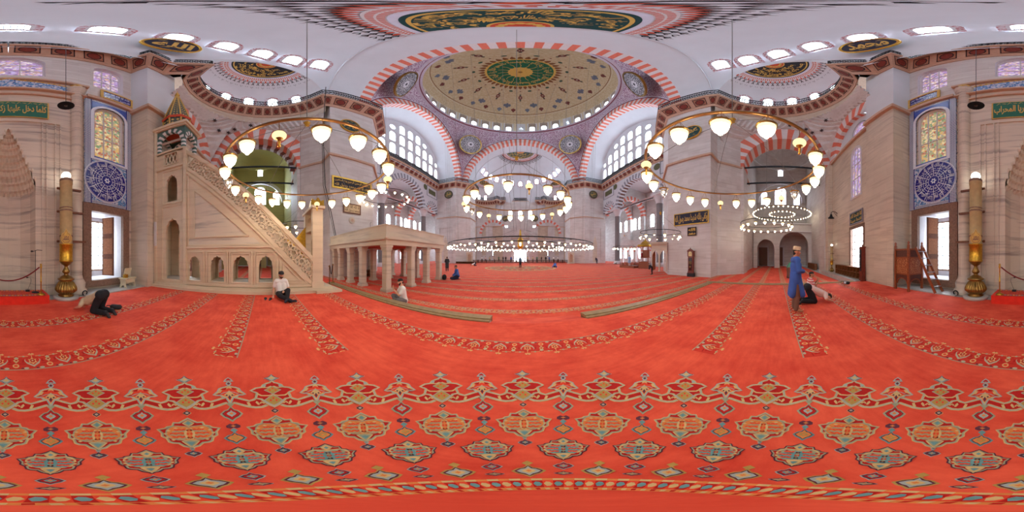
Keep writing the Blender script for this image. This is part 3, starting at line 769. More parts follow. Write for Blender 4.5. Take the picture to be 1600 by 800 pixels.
# ---- side walls: tympana, arcades, aisles
for s, side in ((1, 'right'), (-1, 'left')):
    T = TX(s); mb = MB()
    NN = 48
    rings_ = []
    for x, r, k, z0 in ((16.1, 13.6, 14.2 / 13.6, 20.), (17.5, 12.9, 1.045, 20.3), (18.9, 12.2, 1.05, 20.6), (19.6, 11.9, 1.05, 20.7)):
        rings_.append([V((x, YC - r * cos(pi * i / NN), z0 + r * k * sin(pi * i / NN))) for i in range(NN + 1)])
    mb.quads(rings_, M_PLAST)
    ft = Fr((19.6, YC, 0), (0, -1, 0), (1, 0, 0))
    spec = []
    for k in range(-4, 5):
        u = k * 2.45; ak = abs(k)
        for r in range(3):
            z = 21.9 + r * 3.45
            if (ak <= 1) or (ak == 2 and r < 2) or (ak == 3 and r < 2) or (ak == 4 and r < 1): spec.append((u, z, 1.5, 2.85, False))
        if ak == 2: spec.append((u, 29.0, 1.5, 1.5, True))
        if ak == 4: spec.append((u, 25.4, 1.2, 1.3, True))
    hs = []
    for u, z, w, h, c in spec:
        hs.append([(u + w / 2 * cos(a), z + h / 2 + h / 2 * sin(a)) for a in [2 * pi * q / 16 for q in range(16)]] if c else doorhole(u, z, w, z + h - w / 2, 1, 8))
    ol = [(-11.9, 20.0), (11.9, 20.0)] + arcpts(0, 20.7, 11.9, 1.05, 30)
    wallp(mb, ft, ol, hs, M_PLAST, .3, M_PLAST)
    struct('wall_%s_tympanum' % side, mb, T)
    fT = lambda u, z, d=0.: T(ft(u, z, d))
    for i, (u, z, w, h, c) in enumerate(spec): window(fT, u, z + .04, w - .1, h - .1, P_DAYD if i % 11 else P_STAINL, fw=.1, d=.05, circ=c, frame=M_LINE if 0 else M_WFR, depth=.12)
    # lower arcade wall
    mb = MB(); fa = Fr((20.4, YC, 0), (0, -1, 0), (1, 0, 0))
    big = [(-5.3, 12.35), (5.3, 12.35)] + arcpts(0, 12.4, 5.3, 1., 24)
    sm = [[(u - 2.2, 12.35), (u + 2.2, 12.35)] + arcpts(u, 12.4, 2.2, 1., 14) for u in (-9.3, 9.3)]
    wallp(mb, fa, [(-11.95, 12.3), (11.95, 12.3), (11.95, ZG + .8), (-11.95, ZG + .8)], [big] + sm, M_LBLUE, 1.2, M_LBLUE)
    voussoirs(mb, fa, 0, 12.4, 5.3, 6.4, 41, [M_GREY, M_LBLUE], 1.2, 1., d0=-.05, mso=[M_BROWN, M_LBLUE])
    for u in (-9.3, 9.3): voussoirs(mb, fa, u, 12.4, 2.2, 2.9, 21, [M_GREY, M_LBLUE], 1.2, 1., d0=-.05, mso=[M_BROWN, M_LBLUE])
    for u0, u1, z0, z1 in ((-11.6, -7.0, 16.3, 19.0), (7.0, 11.6, 16.3, 19.0)):
        for a, b in (((u0, z0), (u1, z0)), ((u1, z0), (u1, z1)), ((u1, z1), (u0, z1)), ((u0, z1), (u0, z0))): mb.bar(fa(*a, -.04), fa(*b, -.04), .1, .1, M_GREY)
        c = (u0 + u1) / 2; mb.face([fa(c - 1.6, 17.0, -.05), fa(c + 1.6, 17.0, -.05), fa(c + 1.6, 18.3, -.05), fa(c - 1.6, 18.3, -.05)], M_OLIVE)
    for u in (-6.3, 6.3): mb.poly3([fa(u + .75 * cos(a), 18.2 + .75 * sin(a), -.06) for a in [2 * pi * q / 20 for q in range(20)]], M_OLIVE)
    struct('wall_%s_arcade' % side, mb, T)
    for k, u in enumerate((6.35, -6.35)):
        y = YC - u; cb = MB()
        cb.lathe([(.95, ZH), (.95, ZH + .25), (.78, ZH + .45), (.72, ZH + .6), (.62, ZH + .7), (.58, 10.7)], (21.0, y, 0), M_PORPH, 28, lambda i: M_WFR if i < 4 else M_PORPH)
        cb.lathe([(.6, 10.7), (.66, 10.8), (.62, 10.95), (.8, 11.5), (1.05, 12.1)], (21.0, y, 0), M_WFR, 16, flute=8, fa=.06)
        cb.box((21.0, y, 12.3), (2.3, 2.3, .4), M_WFR)
        struct('wall_%s_column_%d' % (side, k + 1), cb, T)
    # transverse arches of the aisle
    for y, ms in ((YC - 6.35, [M_RED, M_WHITE]), (YC + 6.35, [M_RED, M_WHITE]), (12.7, [M_RED, M_WHITE]), (36.5, [M_RED, M_WHITE])):
        ab = MB(); f2 = Fr((25.2, y - .55, 0), (1, 0, 0), (0, 1, 0))
        h = [(-3.5, 11.9), (3.5, 11.9)] + arcpts(0, 12.0, 3.5, 1., 16)
        for d in (0, 1.1): wallp(ab, f2, [(-4.6, 11.9), (4.3, 11.9), (4.3, 18.6), (-4.6, 18.6)], [h], M_PIER, 0, d0=d)
        voussoirs(ab, f2, 0, 12.0, 3.5, 4.5, 23, ms, 1.1, 1., d0=-.03)
        ab.prism([(28.7, y - .7), (29.6, y - .7), (29.6, y + .7), (28.7, y + .7)], ZH, 12., M_PIER)
        struct('trim_%d' % (10 + int(y) + (0 if s > 0 else 100)), ab, T)
    # outer aisle wall
    ow = MB(); fo = Fr((29.6, YC, 0), (0, -1, 0), (1, 0, 0)); hs = []; ws = []
    for u in (-17.5, -14.5, -10.5, -8.2, -3.6, 0, 3.6, 8.2, 10.5, 14.5, 17.5):
        ws += [(u, 8.9, 1.5, 3.4, True), (u, .8, 1.5, 3.0, False)]
    for u, z, w, h, c in ws: hs.append(doorhole(u, z, w, z + h - w / 2, 1, 8) if c else [(u - w / 2, z), (u + w / 2, z), (u + w / 2, z + h), (u - w / 2, z + h)])
    wallp(ow, fo, [(-29.8, ZH), (21.1, ZH), (21.1, 19), (-29.8, 19)], hs, M_PIER, .4, M_PIER)
    ow.face([(20.4, 3.4, 18.6), (29.7, 3.4, 18.6), (29.7, 55, 18.6), (20.4, 55, 18.6)], M_PLASTP)
    # balcony of the aisle on small arches
    fbal = Fr((26.4, YC, 0), (0, -1, 0), (1, 0, 0)); hb = []
    for u in [-10.8 + 2.7 * q for q in range(9)]: hb.append([(u - .95, ZH + .02), (u + .95, ZH + .02)] + arcpts(u, 2.6, .95, 1.1, 10))
    wallp(ow, fbal, [(-12.2, ZH), (12.2, ZH), (12.2, 5.6), (-12.2, 5.6)], hb, M_PIER, .5, M_PIER)
    for hh in hb:
        voussoirs(ow, fbal, (hh[0][0] + hh[1][0]) / 2, 2.6, .95, 1.3, 11, [M_RED, M_WHITE], 0, 1.1, d0=-.03)
    ow.box((28.02, YC, 4.4), (3.1, 24.3, .25), M_PIER)
    struct('wall_%s_aisle' % side, ow, T)
    fT = lambda u, z, d=0.: T(fo(u, z, d))
    for u, z, w, h, c in ws: window(fT, u, z + .03, w - .08, h - .08, P_GRID, fw=.08, d=.1, rnd=c)
    # lower arcade tie rods
    for (a, b, nm) in (((12.9, 17.0), 0, 'near pier and first column'), ((19.5, 29.7), 0, 'two columns'), ((32.2, 36.3), 0, 'far column and far pier')):
        rb = MB(); rb.bar((21.0, a[0], 12.25), (21.0, a[1], 12.25), .12, .14, M_IRON)
        o = rb.build('tie_rod', None, T); tag(o, 'iron tie rod between the %s of the %s arcade' % (nm, side), 'tie rod', 'iron tie rods')

# ---- entrance wall
mb = MB(); fe = Fr((0, YF + 5.2, 0), (1, 0, 0), (0, 1, 0)); hs = []; ws = []
for u in (4.9, 8.6, 12.4, 17, 21.5, 26):
    for sg in (1, -1): ws += [(u * sg, 1.6, 1.5, 3.6, False), (u * sg, 8.2, 1.5, 3.6, False)]
for sg in (-1, 0, 1): ws += [(3.3 * sg, 14.0, 1.3, 3.2, True)]
door = [(-2.0, ZH + .01), (2.0, ZH + .01), (2.0, 3.4), (-2.0, 3.4)]
for u, z, w, h, c in ws: hs.append(doorhole(u, z, w, z + h - w / 2, 1, 8) if c else [(u - w / 2, z), (u + w / 2, z), (u + w / 2, z + h), (u - w / 2, z + h)])
wallp(mb, fe, [(-29.8, ZH), (29.8, ZH), (29.8, ZG + 1), (-29.8, ZG + 1)], hs + [door], M_PIER, .6, M_PIER)
for sg in (1, -1):
    mb.prism([(sg * 3.0, YF + 5.2), (sg * 3.0, YF + 4.5), (sg * 5.8, YF + 4.5), (sg * 5.8, YF + 5.2)], ZH, 11., M_PIER)
    voussoirs(mb, Fr((0, YF + 5.1, 0), (1, 0, 0), (0, 1, 0)), sg * 9.2, 9.2, 3.8, 4.7, 21, [M_RED, M_WHITE], 0, 1., d0=-.06)
mb.bar((-16, YF + 5.1, 7.4), (16, YF + 5.1, 7.4), .2, .25, M_CORN)
struct('wall_entrance', mb)
for u, z, w, h, c in ws: window(fe, u, z + .03, w - .08, h - .08, P_GRID, fw=.08, d=.2, rnd=c)
pb = MB(); pb.face([fe(-2.0, ZH, .5), fe(2.0, ZH, .5), fe(2.0, 3.4, .5), fe(-2.0, 3.4, .5)], P_DAY); struct('door_5', pb)
# ================================================================== PAINTED DECORATION, PLAQUES, TILES, MIHRAB
M_ORNG = flat('ornament_orange', C(206, 92, 52), .8, var=.15)
M_ORNR = flat('ornament_rust', C(196, 78, 50), .8, var=.15)
def medallion(mb, mp, R, a1, field, script, fringe, n, text, dark):
    """half or full ray medallion; mp(x,y,off) with y away from the flat side"""
    k = R / 3.9
    for q in range(n):
        a = a1 * (q + .5) / n
        polyd(mb, mp, petal(4.6 * k, (6.3 if q % 2 else 5.6) * k, .06 * k, a), dark, .03)
        for r, sg in ((4.75, 1), (4.75, -1), (5.2, 1), (5.2, -1), (5.65, 1), (5.65, -1)):
            stroke(mb, mp, [rot2(p, a) for p in ((r * k, 0), ((r + .2) * k, sg * .15 * k), ((r + .36) * k, sg * .12 * k))], [.04 * k, .11 * k, .03 * k], dark, .035)
        polyd(mb, mp, petal(4.5 * k, 5.0 * k, .13 * k, a + a1 / n / 2), fringe, .04)
    disc(mb, mp, 3.9 * k, 4.5 * k, M_WHITE, .05, 72, 2, 0, a1)
    for r0, r1 in ((3.99, 4.18), (4.24, 4.42)):
        m_ = n * 2
        for q in range(m_):
            a = a1 * (q + .15 + (.5 if r0 == 4.3 else 0)) / m_; b = a + a1 * .56 / m_
            if b > a1: continue
            mb.face([mp(*rot2((r0 * k, 0), a), .065), mp(*rot2((r1 * k, 0), a + .01), .065), mp(*rot2((r1 * k, 0), b + .01), .065), mp(*rot2((r0 * k, 0), b), .065)], fringe)
    disc(mb, mp, 0, 3.95 * k, M_RINGW, .08, 72, 5, 0, a1); disc(mb, mp, 0, 3.68 * k, field, .1, 72, 5, 0, a1)
    disc(mb, mp, 3.36 * k, 3.5 * k, script, .12, 72, 1, 0, a1)
    disc(mb, mp, 0, 1.12 * k, script, .13, 40, 2, 0, a1); disc(mb, mp, 0, 1.0 * k, fringe, .15, 40, 2, 0, a1)
    for q in range(7 if a1 < 4 else 14):
        a = a1 * (q + .5) / (7 if a1 < 4 else 14)
        disc(mb, lambda x, y, off, a=a: mp(x + .68 * k * cos(a), y + .68 * k * sin(a), off), 0, .16 * k, script, .17, 10, 1)
    if text:
        for (r0, r1, pad, b) in ((1.45, 2.35, .12, .012), (2.4, 3.3, .06, .012)):
            def cm(x, y): p = rot2(((r0 + (r1 - r0) * y) * k, 0), a1 * (1 - x)); return mp(p[0], p[1], .14)
            letter(mb, text, cm, script, (pad, 0, 1 - pad, 1), b)
    rnd = random.Random(3)
    for q in range(46):
        a = a1 * (.05 + .9 * rnd.random()); r = (1.3 + 1.9 * rnd.random()) * k; l = .45 * k
        p = [rot2((r, 0), a), rot2((r + .12 * k, .2 * l), a), rot2((r + .1 * k, .6 * l), a), rot2((r - .1 * k, l), a)]
        stroke(mb, mp, p, [.03 * k, .12 * k, .1 * k, .02 * k], script, .135)
for far in (0, 1):
    T = TX(1, far); mb = MB()
    medallion(mb, lambda x, y, off: semi_z(x, 5.4 - y, off), 3.9, pi, M_DGREEN, M_GOLDP, M_ORNR, 34, 'ان في خلق السموات والارض واختلاف الليل والنهار', M_BLACK)
    o = mb.build('trim_%d' % (31 + far), None, T); o['kind'] = 'structure'
    for s in (1, -1):
        mb = MB()
        def em(x, y, off):
            h = min(.999, hypot(x, y) / 5.2); p = EXM - EXD * (x * s) + EXN * y; z = 20 + 6.3 * sqrt(1 - h * h) - off * .6
            return V((p.x, p.y, z))
        medallion(mb, em, 2.35, pi, M_BLACK, M_GOLDP, M_ORNR, 24, 'نصر من الله وفتح قريب', M_COFB)
        o = mb.build('trim_%d' % (33 + 2 * far + (s > 0)), None, TX(s, far)); o['kind'] = 'structure'

class VF:
    """frame seen from the room: U to the viewer's right, Z up, D away from the viewer"""
    def __init__(s, o, D, Z=V((0, 0, 1))):
        s.o = V(o); s.D = V(D).normalized(); s.Z = (V(Z) - s.D * V(Z).dot(s.D)).normalized(); s.U = s.D.cross(s.Z)
    def __call__(s, u, z, d=0.): return s.o + s.U * u + s.Z * z + s.D * d
def plaque(name, fr, r, text, label, field, ink=None, rim=None, group=None, cat='roundel', extra=True):
    ink = ink or M_GOLDP; rim = rim or M_GOLD
    o = thing(name, label, cat, tuple(fr.o), 0, group); z = fr.o
    L = lambda u, v, off=0.: fr(u, v, -off) - z
    rb = MB(); th = .12
    rb.quads([[L(q * cos(a), q * sin(a), off) for a in [2 * pi * k / 48 for k in range(49)]] for q, off in ((r, 0), (r, th), (r * .97, th + .03), (r * .89, th + .02), (r * .88, th - .04))], rim)
    rb.build('rim', o)
    db = MB(); disc(db, L, 0, r * .9, field, th - .03, 48, 1)
    db.face([L(-r * .6, -r * .6, 0), L(r * .6, -r * .6, 0), L(r * .6, r * .6, 0), L(-r * .6, r * .6, 0)], field)
    db.build('field', o)
    lb = MB(); letter(lb, text, lambda x, y: L(x, y, th - .015), ink, (-r * .66, -r * .42, r * .66, r * .5), .035)
    if extra:
        for (x, y, w) in ((-.42, .5, .28), (.1, .62, .3), (.45, .42, .2), (-.2, -.56, .34), (.32, -.52, .24)):
            stroke(lb, L, [(r * (x - w / 2), r * y), (r * x, r * (y + .07)), (r * (x + w / 2), r * (y - .02))], [.02 * r, .07 * r, .015 * r], ink, th - .012)
    lb.build('lettering', o); return o
def framed(name, fr, w, h, text, label, field, ink, frame, fwid=.1, group=None, cat='panel', lines=1, deep=.07, bold=.02):
    o = thing(name, label, cat, tuple(fr.o), 0, group); z = fr.o
    L = lambda u, v, off=0.: fr(u, v, -off) - z
    fb = MB()
    for u, v, sw, sh in ((0, h / 2 - fwid / 2, w, fwid), (0, -h / 2 + fwid / 2, w, fwid), (-w / 2 + fwid / 2, 0, fwid, h - 2 * fwid), (w / 2 - fwid / 2, 0, fwid, h - 2 * fwid)):
        P = [L(u + a * sw / 2, v + b * sh / 2, c) for c in (0, deep) for a, b in ((-1, -1), (1, -1), (1, 1), (-1, 1))]
        for q in ((0, 1, 2, 3), (4, 5, 6, 7), (0, 1, 5, 4), (1, 2, 6, 5), (2, 3, 7, 6), (3, 0, 4, 7)): fb.face([P[i] for i in q], frame)
    fb.build('frame', o)
    pb = MB(); pb.face([L(-w / 2 + fwid, -h / 2 + fwid, deep * .5), L(w / 2 - fwid, -h / 2 + fwid, deep * .5), L(w / 2 - fwid, h / 2 - fwid, deep * .5), L(-w / 2 + fwid, h / 2 - fwid, deep * .5)], field)
    pb.build('field', o)
    lb = MB()
    txt = text if isinstance(text, (list, tuple)) else [text]
    hh = (h - 2 * fwid) / len(txt)
    for i, t_ in enumerate(txt):
        y1 = h / 2 - fwid - hh * i - hh * .1; y0 = y1 - hh * .8
        letter(lb, t_, lambda x, y: L(x, y, deep * .5 + .012), ink, (-w / 2 + fwid * 1.6, y0, w / 2 - fwid * 1.6, y1), bold)
    lb.build('lettering', o); return o

# great name roundels on the near half dome
for s, t_, lab in ((-1, 'الله', 'large black and gold calligraphy roundel high above the left of the mihrab'), (1, 'محمد', 'large black and gold calligraphy roundel high above the right of the mihrab')):
    o = semi(s * rad(26), rad(17)); c = V((0, 5.4, 20)); D = V((o.x - 0, o.y - 3.0, .9 * 4.)).normalized()
    D = V((s * .42, -.86, .3)).normalized()
    plaque('calligraphy_roundel', VF(o - D * .75, D), 1.42, t_, lab, M_NAVY, group=None)
# roundels on the piers
plaque('calligraphy_roundel', VF(atx(1080, 207, 12.40), (1, 0, 0)), 1.05, 'عمر', 'green and gold calligraphy roundel high on the right pier above the dark inscription board', M_DGREEN)
plaque('calligraphy_roundel', VF(atx(547, 197, -12.40), (-1, 0, 0)), 1.05, 'ابو بكر', 'green and gold calligraphy roundel high on the left pier above the gilt framed inscription', M_DGREEN)
D3 = V((.45, .9, 0)).normalized()
for u, v, sx, t_, lab in ((927, 304, 1, 'علي', 'dark gold roundel high on the far right pier beside the arcade'), (701, 304, -1, 'عثمان', 'dark gold roundel high on the far left pier beside the arcade')):
    plaque('calligraphy_roundel', VF(aty(u, v, 36.38), (0, 1, 0)), 1.1, t_, lab, M_OLIVE, rim=M_COFB)
for sx in (1, -1):
    for xx in (5.0,):
        plaque('calligraphy_roundel', VF(V((sx * xx, YF + 5.0, 14.2)), (0, 1, 0)), 1.0, 'حسن' if sx > 0 else 'حسين', 'small dark roundel on the entrance wall under the half dome, %s of the central niche' % ('right' if sx > 0 else 'left'), M_OLIVE, rim=M_COFB)
# boards on the piers
framed('inscription_board', VF((12.40, 7.2, 4.88), (1, 0, 0)), 3.5, 1.15, 'وكفى بالله شهيدا محمد رسول الله', 'long dark inscription board with thin gold frame on the right pier', M_NAVY, M_GOLDP, M_GOLD, .07)
framed('inscription_board', VF((-12.40, 7.5, 8.2), (-1, 0, 0)), 4.1, 1.25, ['بسم الله الرحمن الرحيم وبه نستعين', 'لا اله الا الله محمد رسول الله'], 'long black inscription board in a broad gilt frame on the left pier', M_BLACK, M_GOLDP, M_GOLD, .16)
framed('inscription_board', VF((12.40, 7.05, 3.66), (1, 0, 0)), .86, .76, ['الله', 'محمد'], 'small square black board with gold script under the long dark board', M_BLACK, M_GOLDP, M_COFB, .05, bold=.06)
framed('inscription_board', VF((-12.40, 7.4, 5.8), (-1, 0, 0)), 1.8, .95, ['لا اله الا الله', 'محمد رسول الله'], 'pale beige inscription sheet in a brown frame on the left pier', flat('parchment', C(214, 190, 150), .8), M_WOOD, M_WOOD, .1)
rosette = thing('stone_rosette', 'small round carved stone rosette on the left pier below the beige sheet', 'rosette', (-12.43, 7.4, 4.72))
rb = MB(); L = lambda x, y, off: V((off, -x, y))
disc(rb, L, 0, .3, M_BEIGE, .05, 24, 1, wob=lambda a: 1 + .07 * cos(12 * a)); rb.quads([[L(.3 * cos(a), .3 * sin(a), q) for a in [2 * pi * k / 24 for k in range(25)]] for q in (.004, .05)], M_BEIGE); disc(rb, L, 0, .14, M_CORN, .08, 16, 1)
rb.build('carved_disc', rosette)

# ---- tiled panels beside the mihrab
t = NT('iznik_field'); o_ = t.obj()
a = t.noise(o_, 9., 3, .6); b = t.n('ShaderNodeTexVoronoi', feature='F1'); t.put(b.inputs['Vector'], o_); b.inputs['Scale'].default_value = 7.
col = t.mix(t.mapr(a, .46, .52), C(196, 208, 226), C(88, 140, 196)); col = t.mix(t.mapr(b.outputs[0], .28, .22, 0, 1), col, C(40, 60, 140))
M_TILE = t.surf(col, .25)
t = NT('iznik_border'); sx_ = t.n('ShaderNodeSeparateXYZ'); t.put(sx_.inputs[0], t.uv())
w1 = t.math('SINE', t.math('MULTIPLY', t.math('ADD', sx_.outputs[0], sx_.outputs[1]), 42.)); w2 = t.math('SINE', t.math('MULTIPLY', t.math('SUBTRACT', sx_.outputs[0], sx_.outputs[1]), 42.))
M_TILEB = t.surf(t.mix(t.mapr(t.math('MULTIPLY', w1, w2), -.1, .15), C(206, 212, 224), C(44, 62, 120)), .25)
M_COB = flat('cobalt', C(22, 24, 128), .25, var=.2, scale=10)
M_TWH = flat('tile_white', C(216, 222, 236), .3, var=.05)
M_COBM = flat('cobalt_mid', C(52, 84, 176), .25, var=.2)
FR_STONE = flat('granite_frame', C(128, 100, 84), .7, var=.25, scale=14)
for s, side in ((-1, 'left'), (1, 'right')):
    o = thing('tile_panel', 'tall blue and white tiled panel with stained window and cobalt roundel %s of the mihrab' % side, 'tile panel', (s * 4.4, -6.2, 3.9))
    z0 = V((s * 4.4, -6.2, 3.9)); f = VF(z0, (0, -1, 0)); L = lambda x, z, off=0.: f(x, z, -off) - z0
    # local u is the viewer's right; the mihrab lies on the right of the left-hand panel
    m_ = s  # outer side sign in u
    u0, u1, H_ = -1.28, 1.38, 7.75
    if s > 0: u0, u1 = -1.38, 1.28
    # world x = z0.x - u
    fb = MB(); hole = [(u, z - 3.9) for u, z in doorhole(-s * .05 * 1, 6.45, 1.75, 10.1, 1., 14)]
    wallp(fb, lambda u, z, d=0.: L(u, z, .03), [(u0, 0), (u1, 0), (u1, H_), (u0, H_)], [hole], M_TILE)
    for a_, b_ in (((u0, 0), (u1, 0)), ((u0, H_), (u1, H_)), ((u0, 0), (u0, H_)), ((u1, 0), (u1, H_))): fb.face([L(*a_, .03), L(*b_, .03), L(*b_, -.04), L(*a_, -.04)], M_TILE)
    fb.build('field', o)
    bb = MB()
    def strip(a0, b0, a1_, b1_, m, off): bb.face([L(a0, b0, off), L(a1_, b0, off), L(a1_, b1_, off), L(a0, b1_, off)], m)
    wo = .3
    for (a0, a1_) in ((u0, u0 + wo), (u1 - wo, u1)): strip(a0, 0, a1_, H_, M_TILEB, .045)
    for (b0, b1_) in ((H_ - .2, H_), (2.35, 2.6), (0, .14)): strip(u0 + wo, b0, u1 - wo, b1_, M_TILEB, .045)
    for a0 in (u0 + wo, u1 - wo - .05): strip(a0, 0, a0 + .05, H_, M_COB, .05)
    bb.build('border_band', o)
    ab = MB(); cx = -s * .05
    ho = [(u, z - 3.9) for u, z in doorhole(cx, 6.45 - .12, 2.1, 10.1, 1.02, 14)]
    wallp(ab, lambda u, z, d=0.: L(u, z, .055), [(u0 + wo + .06, 2.62), (u1 - wo - .06, 2.62), (u1 - wo - .06, H_ - .22), (u0 + wo + .06, H_ - .22)], [ho], M_COBM)
    wallp(ab, lambda u, z, d=0.: L(u, z, .06), ho, [hole], M_TWH)
    ab.build('window_surround', o)
    rb = MB(); rc = aty(166 if s < 0 else 1460, 283, -6.2); cu, cz = -(rc.x - z0.x), rc.z - 3.9 - .02
    LL = lambda x, y, off: L(cu + x, cz + y, off)
    R_ = 1.17
    disc(rb, LL, 0, R_, M_TWH, .06, 56, 1); disc(rb, LL, 0, R_ * .97, M_COB, .07, 56, 1)
    for r in (.5, .24, .94): disc(rb, LL, R_ * r, R_ * (r + .018), M_TWH, .08, 56, 1)
    for k in range(12):
        a = 2 * pi * k / 12
        stroke(rb, LL, [rot2((R_ * .26, 0), a), rot2((R_ * .5, 0), a)], .035, M_TWH, .08)
        stroke(rb, LL, [rot2((R_ * .52, 0), a), rot2((R_ * .74, .03), a), rot2((R_ * .92, .02), a)], .03, M_TWH, .08)
        stroke(rb, LL, [rot2((R_ * .6, -.13), a), rot2((R_ * .62, 0), a), rot2((R_ * .58, .16), a)], .03, M_TWH, .08)
        disc(rb, lambda x, y, off, a=a: LL(*[p + q for p, q in zip(rot2((R_ * .38, 0), a + pi / 12), (x, y))], off), .03, .055, M_TWH, .08, 10, 1)
    for k in range(4):
        def cm(x, y, k=k): p = rot2((R_ * (.6 + .32 * y), 0), -(pi / 2 * k + x) + pi); return LL(p[0], p[1], .082)
        letter(rb, ['الحمد لله رب العالمين', 'الرحمن الرحيم مالك', 'يوم الدين اياك نعبد', 'واياك نستعين اهدنا'][k], cm, M_TWH, (.06, 0, pi / 2 - .06, 1), .015)
    disc(rb, LL, 0, R_ * .12, M_TWH, .08, 12, 1, wob=lambda a: 1 + .25 * cos(6 * a)); disc(rb, LL, 0, R_ * .05, M_COBM, .09, 8, 1)
    rb.build('calligraphy_roundel', o)
    framed('inscription_tile', VF((s * 4.9, -6.2, 12.85), (0, -1, 0)), 1.95, 1.15, ['الله لا اله الا هو', 'الحي القيوم'] if s < 0 else ['لا تاخذه سنة ولا نوم', 'له ما في السموات'], 'blue and white tile inscription with yellow border above the %s tiled window' % side, M_COB, M_TWH, M_GOLDP, .14, deep=.08, bold=.03)
    # ground floor window with stone surround and open wooden shutter
    wb = MB(); f2 = Fr((0, -6.25, 0), (1, 0, 0), (0, -1, 0)); c = s * 4.3
    for a0, b0, a1_, b1_ in ((-1.28, .14, -.88, 3.86), (.88, .14, 1.28, 3.86), (-.88, 3.5, .88, 3.86), (-.88, .14, .88, .44)):
        wb.box((c + (a0 + a1_) / 2, -6.2, (b0 + b1_) / 2), (a1_ - a0, .22, b1_ - b0), FR_STONE)
    o = struct('window_%d' % (200 + (s > 0)), wb)
    rv = MB()
    for x in (c - .872, c + .872): rv.face([(x, -6.25, .42), (x, -7.6, .42), (x, -7.6, 3.6), (x, -6.25, 3.6)], M_WFR)
    rv.face([(c - .88, -6.25, .434), (c + .88, -6.25, .434), (c + .88, -7.6, .434), (c - .88, -7.6, .434)], M_WFR); rv.face([(c - .88, -6.25, 3.58), (c + .88, -6.25, 3.58), (c + .88, -7.6, 3.58), (c - .88, -7.6, 3.58)], M_PLASTP)
    rv.face([(c - .88, -7.6, .42), (c + .88, -7.6, .42), (c + .88, -7.6, 3.6), (c - .88, -7.6, 3.6)], M_WFR)
    for zz in (2.05,): rv.box((c + s * .2, -7.57, zz), (.9, .06, 2.7), FR_STONE)
    rv.build('reveal', o)
    pb = MB(); pb.face([(c + s * .2 - .38, -7.52, .8), (c + s * .2 + .38, -7.52, .8), (c + s * .2 + .38, -7.52, 3.3), (c + s * .2 - .38, -7.52, 3.3)], P_GRID); pb.build('pane', o)
    sb = MB(); hx = c + s * .84
    sb.box((hx - s * .33, -6.85, 2.0), (.66, .05, 3.0), M_WOOD, rz=s * rad(62))
    for zz in (.95, 2.0, 3.05):
        R = Matrix.Rotation(s * rad(62), 3, 'Z'); sb.box(V((hx - s * .33, -6.85, zz)) + R @ V((0, .04 * 1, 0)), (.5, .03, .8), flat('shutter_panel', C(150, 96, 60), .5, var=.3, scale=16), rz=s * rad(62))
        sb.box(V((hx - s * .33, -6.85, zz)) + R @ V((0, -.04 * 1, 0)), (.5, .03, .8), MATS['shutter_panel'], rz=s * rad(62))
    sb.build('shutter', o)
framed('inscription_tile', VF((10.05, -5.36, 4.25), (0, -1, 0)), 1.9, .95, ['انا فتحنا لك', 'فتحا مبينا'], 'dark tile inscription with gold script above the window right of the narrow cabinet', M_DGREEN, M_GOLDP, M_GREY, .09, deep=.06, bold=.03)
# marble threshold strip along the qibla wall
mb = MB()
M_GREYM = flat('grey_marble_floor', C(178, 176, 172), .35, var=.12, scale=3)
mb.box((-4.3, -5.75, .02), (3.2, 1.0, .04), M_GREYM); mb.box((4.3, -5.75, .02), (3.2, 1.0, .04), M_GREYM)
mb.box((12.15, -4.93, -.13), (7.4, .92, .34), M_GREYM)
struct('trim_40', mb)

# ---- mihrab
mih = thing('mihrab', 'tall veined marble mihrab with stalactite niche and green inscription on the qibla wall', 'mihrab', (0, -6.2, 0))
Mo = lambda p: V(p) - V((0, -6.2, 0))
MF = -5.93
fm = Fr(Mo((0, MF, 0)), (1, 0, 0), (0, -1, 0))
prof = [(1.0, 4.55), (.88, 4.95), (.74, 5.25), (.62, 5.6), (.5, 5.95), (.42, 6.3), (.32, 6.65), (.2, 6.95), (.1, 7.2), (0, 7.4)]
outl = [(-1.0, .0), (1.0, .0)]
for i, (x, z) in enumerate(prof[:-1]): outl += [(x, z), (prof[i + 1][0], z + .02)] if i < len(prof) - 2 else [(x, z)]
outl += [(0, 7.4)] + [(-x, z) for x, z in outl[:1:-1]]
b = MB()
wallp(b, fm, [(-2.9, 0), (2.9, 0), (2.9, 11.2), (-2.9, 11.2)], [outl], M_QIB, .12, M_QIB)
for x in (-2.9, 2.9): b.face([fm(x, 0), fm(x, 0, .35), fm(x, 11.2, .35), fm(x, 11.2)], M_QIB)
for x in (1.25, 1.42, 1.75, 1.95):
    for sg in (1, -1): b.bar(fm(sg * x, 0, -.03), fm(sg * x, 7.9, -.03), .05, .06, M_QIB)
b.bar(fm(-1.95, 7.95, -.03), fm(1.95, 7.95, -.03), .06, .06, M_QIB)
b.bar(fm(-2.9, 10.6, -.05), fm(2.9, 10.6, -.05), .12, .12, M_CORN); b.bar(fm(-3.0, 11.2, -.05), fm(3.0, 11.2, -.05), .3, .14, M_CORN)
b.build('marble_slab', mih)
b = MB()
